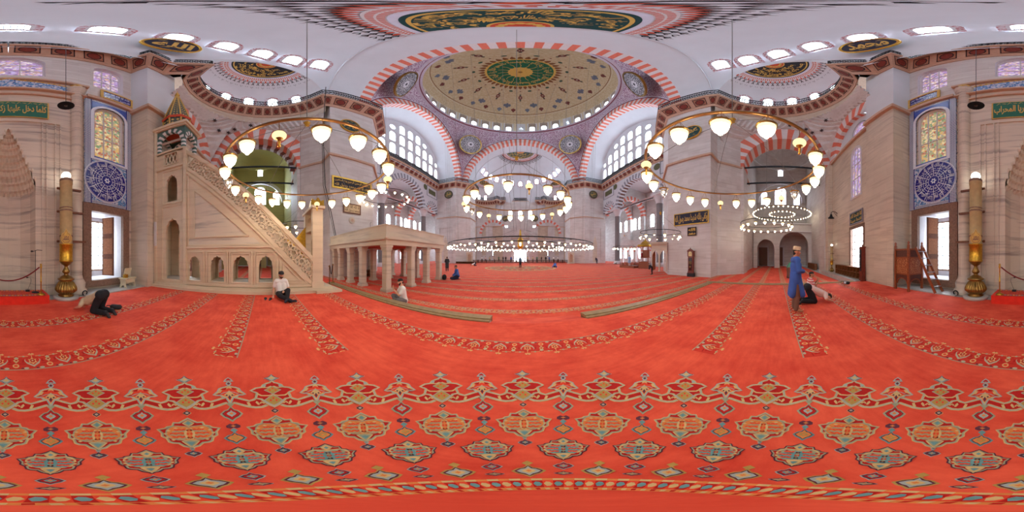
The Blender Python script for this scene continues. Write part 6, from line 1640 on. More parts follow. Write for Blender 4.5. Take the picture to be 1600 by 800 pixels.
b.lathe([(.0, .1), (.03, .06), (.05, 0), (.03, -.03)], (0, .1, 2.44), M_MAHOG, 8); b.build('hood', t)
b = MB(); b.poly3([(-.17, .165, 1.78), (.17, .165, 1.78), (.17, .165, 2.05)] + [(.17 * cos(a), .165, 2.05 + .14 * sin(a)) for a in [pi * q / 10 for q in range(1, 10)]] + [(-.17, .165, 2.05)], M_PARCH if 0 else flat('dial_cream', C(214, 196, 140), .4)); 
b.bar((0, .17, 1.93), (.07, .17, 2.0), .012, .006, M_BLACK); b.bar((0, .17, 1.93), (-.02, .17, 2.05), .01, .006, M_BLACK); b.build('dial', t)
b = MB(); b.tube([(0, .155, 1.6), (0, .155, .9)], .008, M_BRASS, 5); b.lathe([(.0, -.01), (.08, 0), (.0, .01)], (0, .158, .86), M_BRASS, 16); b.ball((0, .16, .86), .07, M_BRASS, 12, 8, (1, .25, 1))
for xx in (-.08, .08): b.lathe([(.028, 1.1), (.028, 1.35)], (xx, .16, 0), M_BRASS, 8)
b.build('pendulum', t)
# preacher's chair with ladder
t = thing('preaching_chair', 'high carved wooden preaching chair with pierced arches by the tiled window', 'chair', (5.0, -5.3, 0), rad(-158) * 0)
M_KUR = flat('walnut_inlay', C(140, 70, 34), .45, var=.3, scale=22); M_KUD = flat('walnut_dark', C(84, 44, 34), .5, var=.3, scale=26)
t2 = NT('star_inlay'); vo = t2.n('ShaderNodeTexVoronoi', feature='DISTANCE_TO_EDGE'); t2.put(vo.inputs['Vector'], t2.uv()); vo.inputs['Scale'].default_value = 11.
M_INL = t2.surf(t2.mix(t2.mapr(vo.outputs[0], .03, .06), C(206, 150, 96), C(140, 68, 36)), .45)
P0, P1, P2, P3 = V((5.5, -4.95, 0)), V((4.62, -4.87, 0)), V((4.55, -5.65, 0)), V((5.45, -5.72, 0))
lc = lambda p: V(p) - V((5.0, -5.3, 0))
for p in (P0, P1, P2, P3):
    b = MB(); b.box(lc(p + V((0, 0, .98))), (.09, .09, 1.96), M_KUR); b.lathe([(.05, 0), (.03, .04), (.055, .09), (0, .18)], lc(p + V((0, 0, 1.96))), M_KUR, 8); b.build('leg', t)
for a, c in ((P0, P1), (P1, P2), (P2, P3), (P3, P0)):
    b = MB(); d = (c - a); L = d.length; fr = Fr(lc(a), d, V((0, 0, 1)).cross(d) if 0 else V((d.y, -d.x, 0)))
    ar = [(.12, 0.02 + .0)] 
    top = [(L - .06, .82), (.06, .82)]
    archp = arcpts(L / 2, .28, L / 2 - .08, .75, 14)
    b.poly3([fr(u, z) for u, z in [(.05, .28)] + archp[::-1] + [(L - .05, .28), (L - .05, .74), (.05, .74)]], M_KUD)
    b.tube([fr(u, z, -.02) for u, z in archp], .03, M_KUR, 6)
    b.face([fr(.05, .72), fr(L - .05, .72), fr(L - .05, 1.42), fr(.05, 1.42)], M_INL); b.face([fr(.05, 1.42), fr(L - .05, 1.42), fr(L - .05, 1.76), fr(.05, 1.76)], M_KUD)
    for z in (.73, 1.43, 1.78): b.bar(fr(0, z, -.01), fr(L, z, -.01), .05, .06, M_KUR)
    b.face([fr(.12, 1.48, -.012), fr(L - .12, 1.48, -.012), fr(L - .12, 1.7, -.012), fr(.12, 1.7, -.012)], M_KUD)
    b.build('carved_panel', t)
b = MB(); b.face([lc(p + V((0, 0, 1.35))) for p in (P0, P1, P2, P3)], M_KUR); b.build('seat', t)
t = thing('ladder', 'small wooden ladder with metal treads leaning on the carved preaching chair', 'ladder', (3.7, -5.35, 0))
la = lambda p: V(p) - V((3.7, -5.35, 0)); A0, B0 = V((3.52, -5.2, .04)), V((3.45, -5.62, .04)); A1, B1 = V((4.5, -5.18, 1.86)), V((4.42, -5.58, 1.86))
for a, c in ((A0, A1), (B0, B1)):
    b = MB(); b.bar(la(a), la(c), .045, .1, M_KUR); b.build('rail', t)
for q in range(6):
    k = (q + .8) / 6.4; b = MB(); b.bar(la(A0.lerp(A1, k)), la(B0.lerp(B1, k)), .12, .03, flat('tread_grey', C(168, 170, 178), .35, .5)); b.build('tread', t)
b = MB(); b.box((4.62, -5.32, 2.02), (.32, .26, .08), M_WFR); b.tube([(4.6, -5.5, 2.0), (4.6, -5.45, 2.2), (4.6, -5.2, 2.2), (4.6, -5.15, 2.0)], .02, M_WFR, 6); b.v = [p + V((0, 0, -.12)) for p in b.v]
b.bar((4.62, -5.32, 1.8), (4.62, -5.32, 1.92), .05, .05, M_WFR)
# shoe racks
def rack(loc, L, rz, cols, rows, label, h=.75, dep=.34):
    t = thing('shoe_rack', label, 'rack', loc, rz); M_R = flat('rack_wood', C(126, 76, 40), .5, var=.25, scale=10)
    for i in range(cols + 1):
        b = MB(); b.box((-L / 2 + L * i / cols, 0, h / 2), (.035, dep, h), M_R); b.build('divider', t)
    for j in range(rows + 1):
        b = MB(); b.box((0, 0, .03 + (h - .05) * j / rows), (L, dep, .033), M_R); b.build('shelf_board', t)
    b = MB(); b.box((0, -dep / 2, h / 2), (L, .02, h), flat('rack_back', C(70, 40, 24), .7)); b.build('back_panel', t); return t
rack((10.9, -5.1, .04), 4.2, 0, 9, 2, 'long low wooden shoe rack under the window right of the preaching chair')
rack((-11.45, 8.3, ZH), 1.3, rad(-90), 3, 2, 'short dark shoe rack in the shade beneath the columned stone platform', .6)
rack((22.3, -4.95, ZH), 4.5, 0, 8, 2, 'dark shoe rack along the wall in the right corner bay', .8)
rack((-12.5, 36.1, ZH), 5.0, pi, 10, 2, 'long low dark rack at the foot of the far left pier', .5)
# tall narrow cabinet at the buttress edge
t = thing('narrow_cabinet', 'tall narrow dark red cabinet at the buttress edge beside the shoe rack', 'cabinet', (8.45, -4.93, 0))
b = MB(); b.box((0, 0, 1.0), (.3, .26, 2.0), M_MAHOG); b.box((0, 0, 2.03), (.36, .3, .06), M_MAHOG); b.box((0, 0, .05), (.36, .3, .1), M_MAHOG); b.build('case', t)
b = MB(); b.box((0.0, .14, 1.25), (.2, .02, 1.3), M_BLACK); b.build('door', t)
for x in (-.14, .14):
    b = MB(); b.lathe([(.02, 0), (.035, .05), (.0, .14)], (x, .08, 2.06), M_MAHOG, 8); b.build('finial', t)
# Quran stand on the ledge
t = thing('book_stand', 'small cream bench bookstand with open lid on the marble ledge left of the window', 'stand', (-5.15, -5.72, .04), rad(10))
M_CRM = flat('cream_paint', C(216, 206, 176), .6, var=.06)
b = MB(); b.box((0, 0, .42), (.85, .4, .05), M_CRM); b.build('top', t)
for x in (-.34, .34):
    b = MB(); f = Fr((x, 0, 0), (0, 1, 0), (1, 0, 0)); pl = [(-.2, 0), (-.1, 0), (-.06, .1), (.06, .1), (.1, 0), (.2, 0), (.15, .2), (.19, .4), (-.19, .4), (-.15, .2)]
    for d in (-.02, .02): wallp(b, f, pl, [], M_CRM, d0=d)
    for i in range(len(pl)): b.face([f(*pl[i], -.02), f(*pl[(i + 1) % len(pl)], -.02), f(*pl[(i + 1) % len(pl)], .02), f(*pl[i], .02)], M_CRM)
    b.build('leg', t)
b = MB(); b.box((-.12, -.12, .68), (.5, .03, .42), M_CRM, R=Matrix.Rotation(rad(-18), 3, 'X')); b.build('lid', t)
b = MB(); b.box((.02, .17, .3), (.62, .02, .16), M_CRM); b.build('apron', t)
t2_ = Matrix.Rotation(rad(10), 3, 'Z') @ V((.2, .03, .448)) + V((-5.15, -5.72, .04))
t = thing('gilt_box', 'small gilt lidded box on the cream bench bookstand', 'box', tuple(t2_), rad(10)); b = MB(); b.box((0, 0, .07), (.2, .14, .14), M_GOLDC); b.build('body', t); b = MB(); b.box((0, 0, .15), (.21, .15, .02), M_GOLDC); b.ball((0, 0, .17), .02, M_GOLDC, 8, 6); b.build('lid', t)
# stanchions and rope before the mihrab
M_ROPE = flat('crimson_rope', C(116, 14, 24), .8, var=.15, scale=40)
for s, lab in ((-1, 'polished brass rope post at the left end of the mihrab step'), (1, 'polished brass rope post at the right end of the mihrab step')):
    t = thing('rope_post', lab, 'stanchion', (s * 1.02, -5.02, .27))
    b = MB(); b.lathe([(.13, 0), (.13, .015), (.07, .04), (.03, .07), (0, .07)], (0, 0, 0), M_GOLDC, 20); b.build('foot', t)
    b = MB(); b.lathe([(.02, .06), (.02, .4), (.028, .41), (.028, .44), (.02, .45), (.02, .84), (.034, .86), (.034, .92), (.02, .93), (.035, .95), (.03, .98), (0, .99)], (0, 0, 0), M_GOLDC, 14); b.build('post', t)
b = MB(); n_ = 24; b.tube([V((-.97 + 1.94 * i / n_, -5.02, 1.15 - .42 * (1 - (2 * i / n_ - 1) ** 2))) for i in range(n_ + 1)], .02, M_ROPE, 8)
tag(b.build('barrier_rope'), 'dark red velvet rope slung between brass posts before the mihrab', 'rope')
# posts and chain by the pulpit portal
for (x, y), lab in (((-7.75, 3.27), 'slim bronze chain post nearest the marble pulpit portal'), ((-8.1, 3.62), 'slim bronze chain post at the end of the wooden step beam')):
    t = thing('chain_post', lab, 'stanchion', (x, y, .002 if y < 3.4 else .05)); b = MB(); b.lathe([(.115, 0), (.11, .02), (.04, .05), (0, .05)], (0, 0, 0), M_BRASS, 16); b.build('foot', t)
    b = MB(); b.lathe([(.02, .04), (.02, .92), (.04, .94), (.045, .98), (.02, 1.02), (0, 1.03)], (0, 0, 0), M_BRZ, 12); b.build('post', t)
b = MB(); n_ = 18; pa, pb = V((-7.802, 3.325, .95)), V((-8.06, 3.58, .98)); b.tube([pa.lerp(pb, i / n_) - V((0, 0, .42 * (1 - (2 * i / n_ - 1) ** 2))) for i in range(n_ + 1)], .022, M_BLACK, 7)
tag(b.build('barrier_rope'), 'black rope sagging between the two bronze posts by the marble pulpit', 'rope')
# microphones on the mihrab step
t = thing('microphone_stand', 'tall black microphone stand on the left of the mihrab step', 'microphone stand', (-.9, -5.35, .267))
b = MB(); b.lathe([(.13, 0), (.13, .02), (.03, .04), (0, .04)], (0, 0, 0), M_BLACK, 16); b.build('base', t); b = MB(); b.tube([(0, 0, .03), (0, 0, 1.42)], .011, M_BLACK, 6); b.build('pole', t)
b = MB(); b.tube([(.1, 0, 1.38), (-.05, .02, 1.43), (-.22, .04, 1.42)], .012, M_BLACK, 6); b.ball((.12, 0, 1.39), .03, M_BLACK, 8, 6, (1.6, 1, 1)); b.build('microphone', t)
for x, lab, s in ((.62, 'small gooseneck microphone on the right end of the mihrab step', 1), (-.66, 'small gooseneck microphone on the left end of the mihrab step', -1)):
    t = thing('gooseneck_microphone', lab, 'microphone', (x, -5.55, .267)); b = MB(); b.box((0, 0, .03), (.14, .1, .06), M_BLACK); b.build('base', t)
    b = MB(); b.tube([(0, 0, .05), (s * .06, .02, .2), (s * .12, .03, .38), (s * .1, .04, .48), (0, .05, .5)], .006, M_BLACK, 5); b.ball((-s * .02, .05, .5), .022, M_BLACK, 8, 6, (2, 1, 1)); b.build('stalk', t)
# bags and shoes
def bag(loc, rz, label, sc=1., name='bag'):
    t = thing(name, label, 'bag', loc, rz); b = MB(); rows = []
    for i in range(9):
        u = -1 + 2 * i / 8; rr_ = sqrt(max(0, 1 - u ** 4)); rows.append([V((.22 * u * sc, .12 * sc * rr_ * cos(a), (.085 + .085 * rr_ * sin(a) * (1 + .12 * sin(3 * a + u * 4))) * sc)) for a in [2 * pi * q / 14 for q in range(14)]])
    b.quads(rows, flat('bag_black', C(28, 28, 34), .8, var=.3, scale=20), True, True); b.build('body', t)
    b = MB(); b.tube([(.12 * sc, .05, .15 * sc), (.3 * sc, .1, .16 * sc), (.34 * sc, .1, .05 * sc), (.18 * sc, .12, .03 * sc)], .012, MATS['bag_black'], 6); b.build('strap', t)
    return t
bag((-2.72, -3.5, .004), -.75, 'small crumpled black bag on the carpet beside the prostrate man', .8)
p = atz(1323, 444); t = bag((p.x, p.y, .0), .5, 'dark blue and black bag on the carpet by the right step beam', .95)
b = MB(); b.box((.02, .1, .1), (.12, .06, .1), M_LBLUE); b.build('patch', t)
b = MB(); b.tube([(0, 0, 0), (0, .01, .1), (0, .03, .24), (0, .02, .36), (0, 0, .4)], [.1, .16, .17, .13, .05], flat('backpack_black', C(24, 24, 28), .8, var=.2), 12)
t = thing('backpack', 'small black backpack leaning on the last column of the stone platform', 'bag', (-5.5, 10.9, ZH)); b.build('body', t); b = MB(); b.tube([(.0, .12, .1), (.05, .2, .2), (0, .12, .36)], .02, M_BLACK, 6); b.build('strap', t)
def sandal(loc, rz, label, group):
    t = thing('sandal', label, 'shoe', loc, rz, group); b = MB(); sh = [(.045 * (1 - .25 * cos(a) * 0) * sin(a) * (1 if cos(a) > 0 else .8), .13 * cos(a)) for a in [2 * pi * q / 16 for q in range(16)]]
    b.prism([(x, y) for x, y in sh], 0.004, .022, M_BLACK); b.build('sole', t); b = MB(); b.tube([(-.045, .03, .02), (-.02, .035, .055), (.02, .035, .055), (.045, .03, .02)], .014, M_BLACK, 6); b.build('strap', t); return t
p = atz(436, 463); sandal((-5.45, .2, 0), 1.2, 'left black sandal of the pair beside the man leaning on the marble pulpit', None)
sandal((-5.5, .04, 0), 1.5, 'right black sandal of the pair beside the man leaning on the marble pulpit', None)
# stone arcade lodge at the right pier
t = thing('arcade_lodge', 'small pale stone lodge with pointed arches against the right pier', 'lodge', (12.3, 10.6, ZH))
lo_ = lambda p: V(p) - V((12.3, 10.6, ZH))
M_LODG = stone('lodge_marble', C(206, 190, 172), C(198, 184, 168), C(166, 148, 132), bw=0, strata=.6)
b = MB(); A_, B_, C_ = V((11.6, 11.15, 0)), V((12.25, 9.72, 0)), V((13.3, 12.35, 0))
for p, q, k in ((A_, B_, 2), (A_, C_, 2)):
    d = q - p; L = d.length; nrm = V((d.y, -d.x, 0)).normalized(); nrm = nrm if nrm.dot(V((13.5, 10, 0)) - p) > 0 else -nrm
    f = Fr(lo_(p), d, nrm); hs_ = []
    for i in range(k):
        c = L * (i + .5) / k; w = L / k - .16; hs_.append([(c - w / 2, .02), (c + w / 2, .02), (c + w / 2, 1.55), (c + w * .3, 1.85), (c, 2.05), (c - w * .3, 1.85), (c - w / 2, 1.55)])
    wallp(b, f, [(0, 0), (L, 0), (L, 2.75), (0, 2.75)], hs_, M_LODG, .14, M_KUR)
    b.bar(f(-.06, 2.8, 0), f(L + .06, 2.8, 0), .26, .1, M_LODG); b.bar(f(0, 2.35, -.03), f(L, 2.35, -.03), .05, .05, M_LODG)
    for i in range(16): b.box(f(L * (i + .5) / 16, 2.58, -.02), (.07, .07, .1), M_CORN)
b.face([lo_(p) + V((0, 0, ZH * 0 + 2.76)) for p in (A_, B_, V((12.35, 9.85, 0)), V((14.3, 11.95, 0)), C_)], M_LODG)
b.build('arched_screen', t)
# mahogany throne and low enclosure in the right aisle
t = thing('wooden_throne', 'carved wooden throne with red backrest and gilt canopy near the first right column', 'throne', (16.6, 17.2, ZH), rad(25))
b = MB(); b.box((0, 0, .5), (1.7, 1.5, 1.0), M_KUR); b.box((0, -.76, .5), (1.4, .04, .7), M_KUD); b.box((0, 0, 1.55), (1.7, 1.5, .06), M_KUR); b.build('body', t)
b = MB(); b.box((-.5, -.3, 2.1), (.1, 1.0, 1.1), M_KUR); b.box((-.2, .3, 1.9), (1.2, .1, .7), flat('red_cloth', C(160, 30, 40), .8)); b.build('backrest', t)
for x, y in ((-.8, -.7), (.8, -.7), (-.8, .7), (.8, .7)):
    b = MB(); b.lathe([(.06, 0), (.06, 3.2), (.1, 3.25)], (x, y, 0), M_KUR, 10); b.build('post', t)
b = MB(); b.lathe([(1.25, 3.2), (1.2, 3.4), (.8, 3.55), (.5, 3.85), (.12, 4.1), (0, 4.4)], (0, 0, 0), M_GOLDC, 8, smooth=False); b.build('canopy', t)
t = thing('wooden_enclosure', 'low openwork wooden enclosure on the carpet in the right aisle', 'enclosure', (17.2, 20.2, ZH), rad(12))
for (x, y, sx, sy) in ((0, -1.4, 4.4, .08), (0, 1.4, 4.4, .08), (-2.2, 0, .08, 2.8), (2.2, 0, .08, 2.8)):
    b = MB(); b.box((x, y, .15), (sx, sy, .3), M_KUR); b.box((x, y, .72), (sx, sy, .06), M_KUR)
    n_ = int(max(sx, sy) / .18)
    for i in range(n_): q = -.5 + (i + .5) / n_; b.box((x + (q * sx if sx > sy else 0), y + (q * sy if sy > sx else 0), .5), (.05, .05, .42), M_KUR)
    b.build('balustrade_panel', t)
b = MB(); b.box((0, 0, .2), (4.3, 2.7, .06), M_WOOD); b.build('platform', t)
# visitor barrier towards the entrance
for i in range(12):
    x = -12.1 + 2.2 * i
    t = thing('visitor_barrier', 'dark wooden visitor barrier across the hall near the entrance, %s from the left' % ['first', 'second', 'third', 'fourth', 'fifth', 'sixth', 'seventh', 'eighth', 'ninth', 'tenth', 'eleventh', 'twelfth'][i], 'barrier', (x, 41.6, ZH), 0, 'visitor barrier panels')
    b = MB(); b.box((0, 0, .72), (2.16, .06, .08), M_KUD); b.box((0, 0, .12), (2.16, .06, .1), M_KUD)
    for xx in (-1.04, 1.04): b.box((xx, 0, .42), (.09, .1, .84), M_KUD)
    b.build('frame', t)
    b = MB()
    for q in range(10): b.box((-.95 + .21 * q, 0, .42), (.12, .03, .54), M_WOOD)
    b.build('slat_panel', t)
# stone fountain niches at far piers
for sx in (-1, 1):
    t = thing('stone_niche', 'small stone drinking niche at the inner corner of the far %s pier' % ('right' if sx > 0 else 'left'), 'niche', (sx * 12.0, 37.6, ZH))
    b = MB(); f = Fr((0, -.4, 0), (1, 0, 0), (0, 1, 0)); wallp(b, f, [(-.8, 0), (.8, 0), (.8, 2.6), (-.8, 2.6)], [doorhole(0, .3, .9, 1.7, 1.2, 8)], M_LODG, .3, M_LODG); b.face([f(-.6, .2, .3), f(.6, .2, .3), f(.6, 2.4, .3), f(-.6, 2.4, .3)], M_CORN)
    b.bar(f(-.9, 2.62, .1), f(.9, 2.62, .1), .4, .1, M_LODG); b.box((0, -.1, .1), (1.7, .7, .2), M_LODG); b.build('aedicule', t)
# ================================================================== PEOPLE
def skin_m(name, c): return flat(name, c, .6, var=.05, scale=20)
SK1 = skin_m('skin_light', C(214, 160, 130)); SK2 = skin_m('skin_tan', C(186, 128, 96)); SK3 = skin_m('skin_brown', C(150, 100, 74))
HAIRB = flat('dark_hair', C(34, 26, 24), .8, var=.3, scale=60)
def cap_rows(b, p, q, r0, r1, m, n=10):
    p, q = V(p), V(q); d = q - p
    if d.length < 1e-5: b.ball(p, max(r0, r1), m, n, 7); return
    x = d.normalized(); up = V((0, 0, 1)) if abs(x.z) < .9 else V((1, 0, 0)); y = up.cross(x).normalized(); z = x.cross(y)
    rows = []
    for k in range(5):
        t = pi / 2 * k / 4; rows.append((p - x * r0 * cos(t), r0 * sin(t)))
    for k in range(5):
        t = pi / 2 * k / 4; rows.append((q + x * r1 * sin(t), r1 * cos(t)))
    b.quads([[c + (y * cos(2 * pi * j / n) + z * sin(2 * pi * j / n)) * max(rr_, 1e-4) for j in range(n)] for c, rr_ in rows], m, True, True)
def blob(name, caps, balls, m, parent, vox=.012, smooth=4):
    """one continuous surface grown over tapered limbs"""
    b = MB()
    for c in caps: cap_rows(b, *c, m)
    for c in balls: b.ball(c[0], c[1], m, 14, 10, c[2] if len(c) > 2 else (1, 1, 1))
    o = b.build(name, None)
    md = o.modifiers.new('r', 'REMESH'); md.mode = 'VOXEL'; md.voxel_size = vox; md.use_smooth_shade = True
    if smooth: ms = o.modifiers.new('s', 'SMOOTH'); ms.iterations = smooth; ms.factor = .5
    me = bpy.data.meshes.new_from_object(o.evaluated_get(bpy.context.evaluated_depsgraph_get())); old = o.data
    o.modifiers.clear(); o.data = me; bpy.data.meshes.remove(old); me.name = name
    if not me.materials: me.materials.append(m)
    for p in me.polygons: p.use_smooth = True; p.material_index = 0
    o.parent = parent; return o
def frame3(f, up):
    f = V(f).normalized(); r = f.cross(V(up)).normalized(); return f, r, r.cross(f)
def hand(caps, w, d, n, k=1., curl=.3):
    """palm + four bent fingers + thumb; d along the hand, n palm normal"""
    w, d, n = V(w), V(d).normalized(), V(n).normalized(); s = d.cross(n).normalized()
    pm = w + d * .085 * k
    for q, (o, L, r) in enumerate(((-.030, .066, .0088), (-.010, .078, .0092), (.010, .073, .0090), (.029, .058, .0080))):
        b0 = w + d * .03 * k + s * o * .7 * k; kn = w + d * .092 * k + s * o * k
        caps.append((b0, kn, .014 * k, .012 * k))
        m1 = kn + (d * cos(curl) + n * sin(curl)) * L * .5 * k; m2 = m1 + (d * cos(curl * 2.2) + n * sin(curl * 2.2)) * L * .5 * k
        caps.append((kn, m1, r * 1.1 * k, r * k)); caps.append((m1, m2, r * k, r * .8 * k))
    t0 = w + d * .03 * k - s * .026 * k; t1 = t0 + (d * .7 - s * .6 + n * .3).normalized() * .036 * k; t2 = t1 + (d * .9 - s * .2 + n * .35).normalized() * .03 * k
    caps.append((t0, t1, .013 * k, .0115 * k)); caps.append((t1, t2, .0115 * k, .009 * k))
def person(name_label, J, look, skin, shirt, trousers, hair='short', beard=False, cap=None, sleeves='short', shoes=None, socks=None, robe=None, loc=(0, 0, 0), rz=0., k=1., detail=True, group=None, stripe=None, hcurl=.35, palm=None, coarse=1.):
    t = thing('person', name_label, 'person', loc, rz, group)
    J = {a: V(p) * k for a, p in J.items()}
    f, r, u = frame3(look, J.get('up', V((0, 0, 1))))
    H = J['head']; N = J['neck']; Pv = J['pelvis']; Ch = J['chest']
    caps, balls = [], []
    def head_ball(c, rad_, sc):  # oriented ellipsoid -> capsules along look/up
        pass
    # skull, jaw, nose, ears
    caps.append((H + u * .025 * k - f * .02 * k, H + u * .02 * k + f * .022 * k, .083 * k, .076 * k))
    caps.append((H - u * .03 * k + f * .02 * k, H - u * .07 * k + f * .045 * k, .064 * k, .042 * k))
    caps.append((H + f * .088 * k + u * .012 * k, H + f * .112 * k - u * .022 * k, .011 * k, .015 * k))
    for sg in (1, -1):
        caps.append((H + r * .083 * sg * k + u * .02 * k, H + r * .083 * sg * k - u * .025 * k, .014 * k, .011 * k)); caps.append((H + r * .035 * sg * k + f * .07 * k - u * .02 * k, H + r * .03 * sg * k + f * .065 * k - u * .03 * k, .03 * k, .028 * k))
    caps.append((H - u * .05 * k - f * .015 * k, N - u * .03 * k, .052 * k, .06 * k))
    sh = (J['shR'] - J['shL']).normalized(); hp = (J['hipR'] - J['hipL']).normalized()
    W = Pv.lerp(Ch, .45)
    torso = [(J['shL'].lerp(J['shR'], .12), J['shL'].lerp(J['shR'], .88), .085 * k, .085 * k), (Ch - sh * .08 * k, W - hp * .065 * k, .115 * k, .105 * k), (Ch + sh * .08 * k, W + hp * .065 * k, .115 * k, .105 * k), (W - hp * .065 * k, Pv - hp * .07 * k, .105 * k, .115 * k), (W + hp * .065 * k, Pv + hp * .07 * k, .105 * k, .115 * k), (Ch, N, .1 * k, .065 * k), (J['hipL'], J['hipR'], .115 * k, .115 * k)]
    arms, legs = [], []
    for s in 'LR':
        a, e, w = J['sh' + s], J['el' + s], J['wr' + s]
        arms += [(a, e, .055 * k, .043 * k), (e, w, .043 * k, .029 * k)]
        d = (w - e).normalized(); d = V(J['hd' + s]) / k if 'hd' + s in J else d
        nn = palm[s] if palm else (V((0, 0, -1)) if abs(d.z) < .7 else -f)
        hand(caps, w, d, V(nn), k, hcurl)
        h_, kn, an, to = J['hip' + s], J['kn' + s], J['an' + s], J['to' + s]
        legs += [(h_, kn, .098 * k, .06 * k), (kn, kn.lerp(an, .35), .058 * k, .06 * k), (kn.lerp(an, .35), an, .06 * k, .042 * k)]
        caps.append((an, to, .038 * k, .03 * k)); caps.append((an, an + (an - to).normalized() * .04 * k - V((0, 0, 0)), .036 * k, .032 * k))
    vx = (.0105 if detail else .022) * coarse
    blob('body', caps + torso + arms + legs, balls, skin, t, vx)
    fat = lambda L, d: [(p, q, r0 + d * k, r1 + d * k) for p, q, r0, r1 in L]
    # shirt
    sl = []
    for s in 'LR':
        a, e, w = J['sh' + s], J['el' + s], J['wr' + s]
        if sleeves == 'short': sl.append((a, a.lerp(e, .68), .075 * k, .068 * k))
        else: sl += [(a, e, .078 * k, .066 * k), (e, e.lerp(w, .93), .066 * k, .058 * k)]
    so = blob('shirt', fat(torso[:5] , .022) + sl + ([] if robe else []), [], shirt, t, vx * 1.3, 3)
    if stripe:
        sm = stripe; so.data.materials.clear(); so.data.materials.append(sm)
    tr = []
    for s in 'LR':
        h_, kn, an = J['hip' + s], J['kn' + s], J['an' + s]
        tr += [(h_, kn, .115 * k, .084 * k), (kn, an.lerp(kn, .06), .082 * k, .066 * k)]
    blob('trousers', fat(torso[6:], .014) + [(Pv - hp * .07 * k, Pv + hp * .07 * k, .132 * k, .132 * k), (Pv.lerp(W, .35) - hp * .06 * k, Pv.lerp(W, .35) + hp * .06 * k, .122 * k, .122 * k)] + tr, [], trousers, t, vx * 1.3, 3)
    if robe:
        rc = []; kc = (J['knL'] + J['knR']) / 2 + V((0, 0, .0 * k)); fw = V((0, 1, 0))
        for sg in (-1, -.5, 0, .5, 1):
            rc.append((Pv + hp * .08 * sg * k + fw * .02 * k, kc + hp * .11 * sg * k + fw * .135 * k, .12 * k, .085 * k)); rc.append((Pv + hp * .08 * sg * k - fw * .02 * k, kc + hp * .11 * sg * k - fw * .13 * k, .12 * k, .085 * k))
        rc.append((Pv + V((0, 0, .2)), Pv, .14 * k, .15 * k)); rc += [(Pv + hp * .09 * sg * k + V((0, 0, .1 * k)), Pv + hp * .095 * sg * k - V((0, 0, .06 * k)), .13 * k, .13 * k) for sg in (-1, 1)]
        blob('robe_skirt', rc + fat(torso[3:5], .03), [], robe, t, vx * 1.5, 3)
    hm = HAIRB
    hb = MB()
    if hair:
        blob('hair', [(H + u * .045 * k - f * .028 * k, H + u * .048 * k + f * .014 * k, .083 * k, .078 * k), (H - f * .04 * k, H - u * .04 * k - f * .05 * k, .068 * k, .05 * k)], [], hair if not isinstance(hair, str) else hm, t, vx, 2)
    if beard: blob('beard', [(H - u * .062 * k + f * .05 * k, H - u * .095 * k + f * .06 * k, .046 * k, .03 * k)] + [(H + r * sg * .06 * k - u * .02 * k + f * .015 * k, H + r * sg * .035 * k - u * .07 * k + f * .055 * k, .024 * k, .03 * k) for sg in (1, -1)], [], hm, t, vx, 2)
    if detail:
        eb = MB()
        for sg in (1, -1):
            eb.ball(H + f * .079 * k + r * .033 * sg * k + u * .014 * k, .0125 * k, M_WFR, 8, 6); eb.ball(H + f * .089 * k + r * .033 * sg * k + u * .014 * k, .006 * k, M_BLACK, 8, 6)
            eb.tube([H + f * .088 * k + r * .014 * sg * k + u * .034 * k, H + f * .088 * k + r * .033 * sg * k + u * .04 * k, H + f * .078 * k + r * .052 * sg * k + u * .033 * k], .005 * k, hm, 6)
        eb.tube([H + f * .085 * k - r * .026 * k - u * .05 * k, H + f * .097 * k - u * .048 * k, H + f * .085 * k + r * .026 * k - u * .05 * k], .006 * k, flat('lips', C(160, 86, 78), .6), 6)
        eb.build('face', t)
    if cap:
        kind, cm = cap; cb = MB()
        T_ = Matrix((r, f, u)).transposed(); ctr = H + u * .05 * k - f * .004 * k
        if kind == 'cap':
            cb.lathe([(.104, -.005), (.104, .03), (.09, .075), (.05, .1), (0, .106)], (0, 0, 0), cm, 20)
            cb.quads([[V((x * .085, .08 + y, -.0 - .015 * (1 - x * x) * 0)) for x in [-1 + 2 * q / 8 for q in range(9)]] if 0 else [V((x * .085, .075 + yy * sqrt(max(.05, 1 - x * x * .8)), .0)) for x in [-1 + 2 * q / 8 for q in range(9)]] for yy in (0., .085)], cm)
        else:
            cb.lathe([(.106, -.0), (.108, .03), (.104, .085), (.09, .1), (0, .104)], (0, 0, 0), cm, 22)
        cb.v = [ctr + T_ @ (p * k) for p in cb.v]; cb.build('cap' if kind == 'cap' else 'skullcap', t)
    if shoes:
        for s in 'LR':
            an, to = J['an' + s], J['to' + s]; bk = an + (an - to).normalized() * .045 * k
            blob('shoe', [(bk - V((0, 0, .004)), to + (to - an).normalized() * .02 * k, .045 * k, .04 * k)], [], shoes, t, vx, 2)
    if socks:
        for s in 'LR':
            an, kn, to = J['an' + s], J['kn' + s], J['to' + s]
            blob('sock', [(an.lerp(kn, .22), an, .05 * k, .047 * k), (an, to, .045 * k, .037 * k), (an, an + (an - to).normalized() * .04 * k, .045 * k, .04 * k)], [], socks, t, vx, 2)
    return t
W_T = flat('white_tshirt', C(232, 230, 228), .9, var=.04, scale=12); D_TR = flat('black_trousers', C(26, 26, 34), .9, var=.2, scale=14); G_TR = flat('grey_trousers', C(104, 102, 104), .9, var=.12)
B_SH = flat('beige_shirt', C(198, 180, 150), .9, var=.08); BL_R = flat('blue_robe_cloth', C(52, 88, 168), .85, var=.14, scale=5); BR_TR = flat('brown_trousers', C(112, 82, 70), .9, var=.12)
BLS = flat('blue_shirt', C(70, 104, 176), .9, var=.12); NV = flat('navy_cloth', C(34, 40, 66), .9, var=.2)
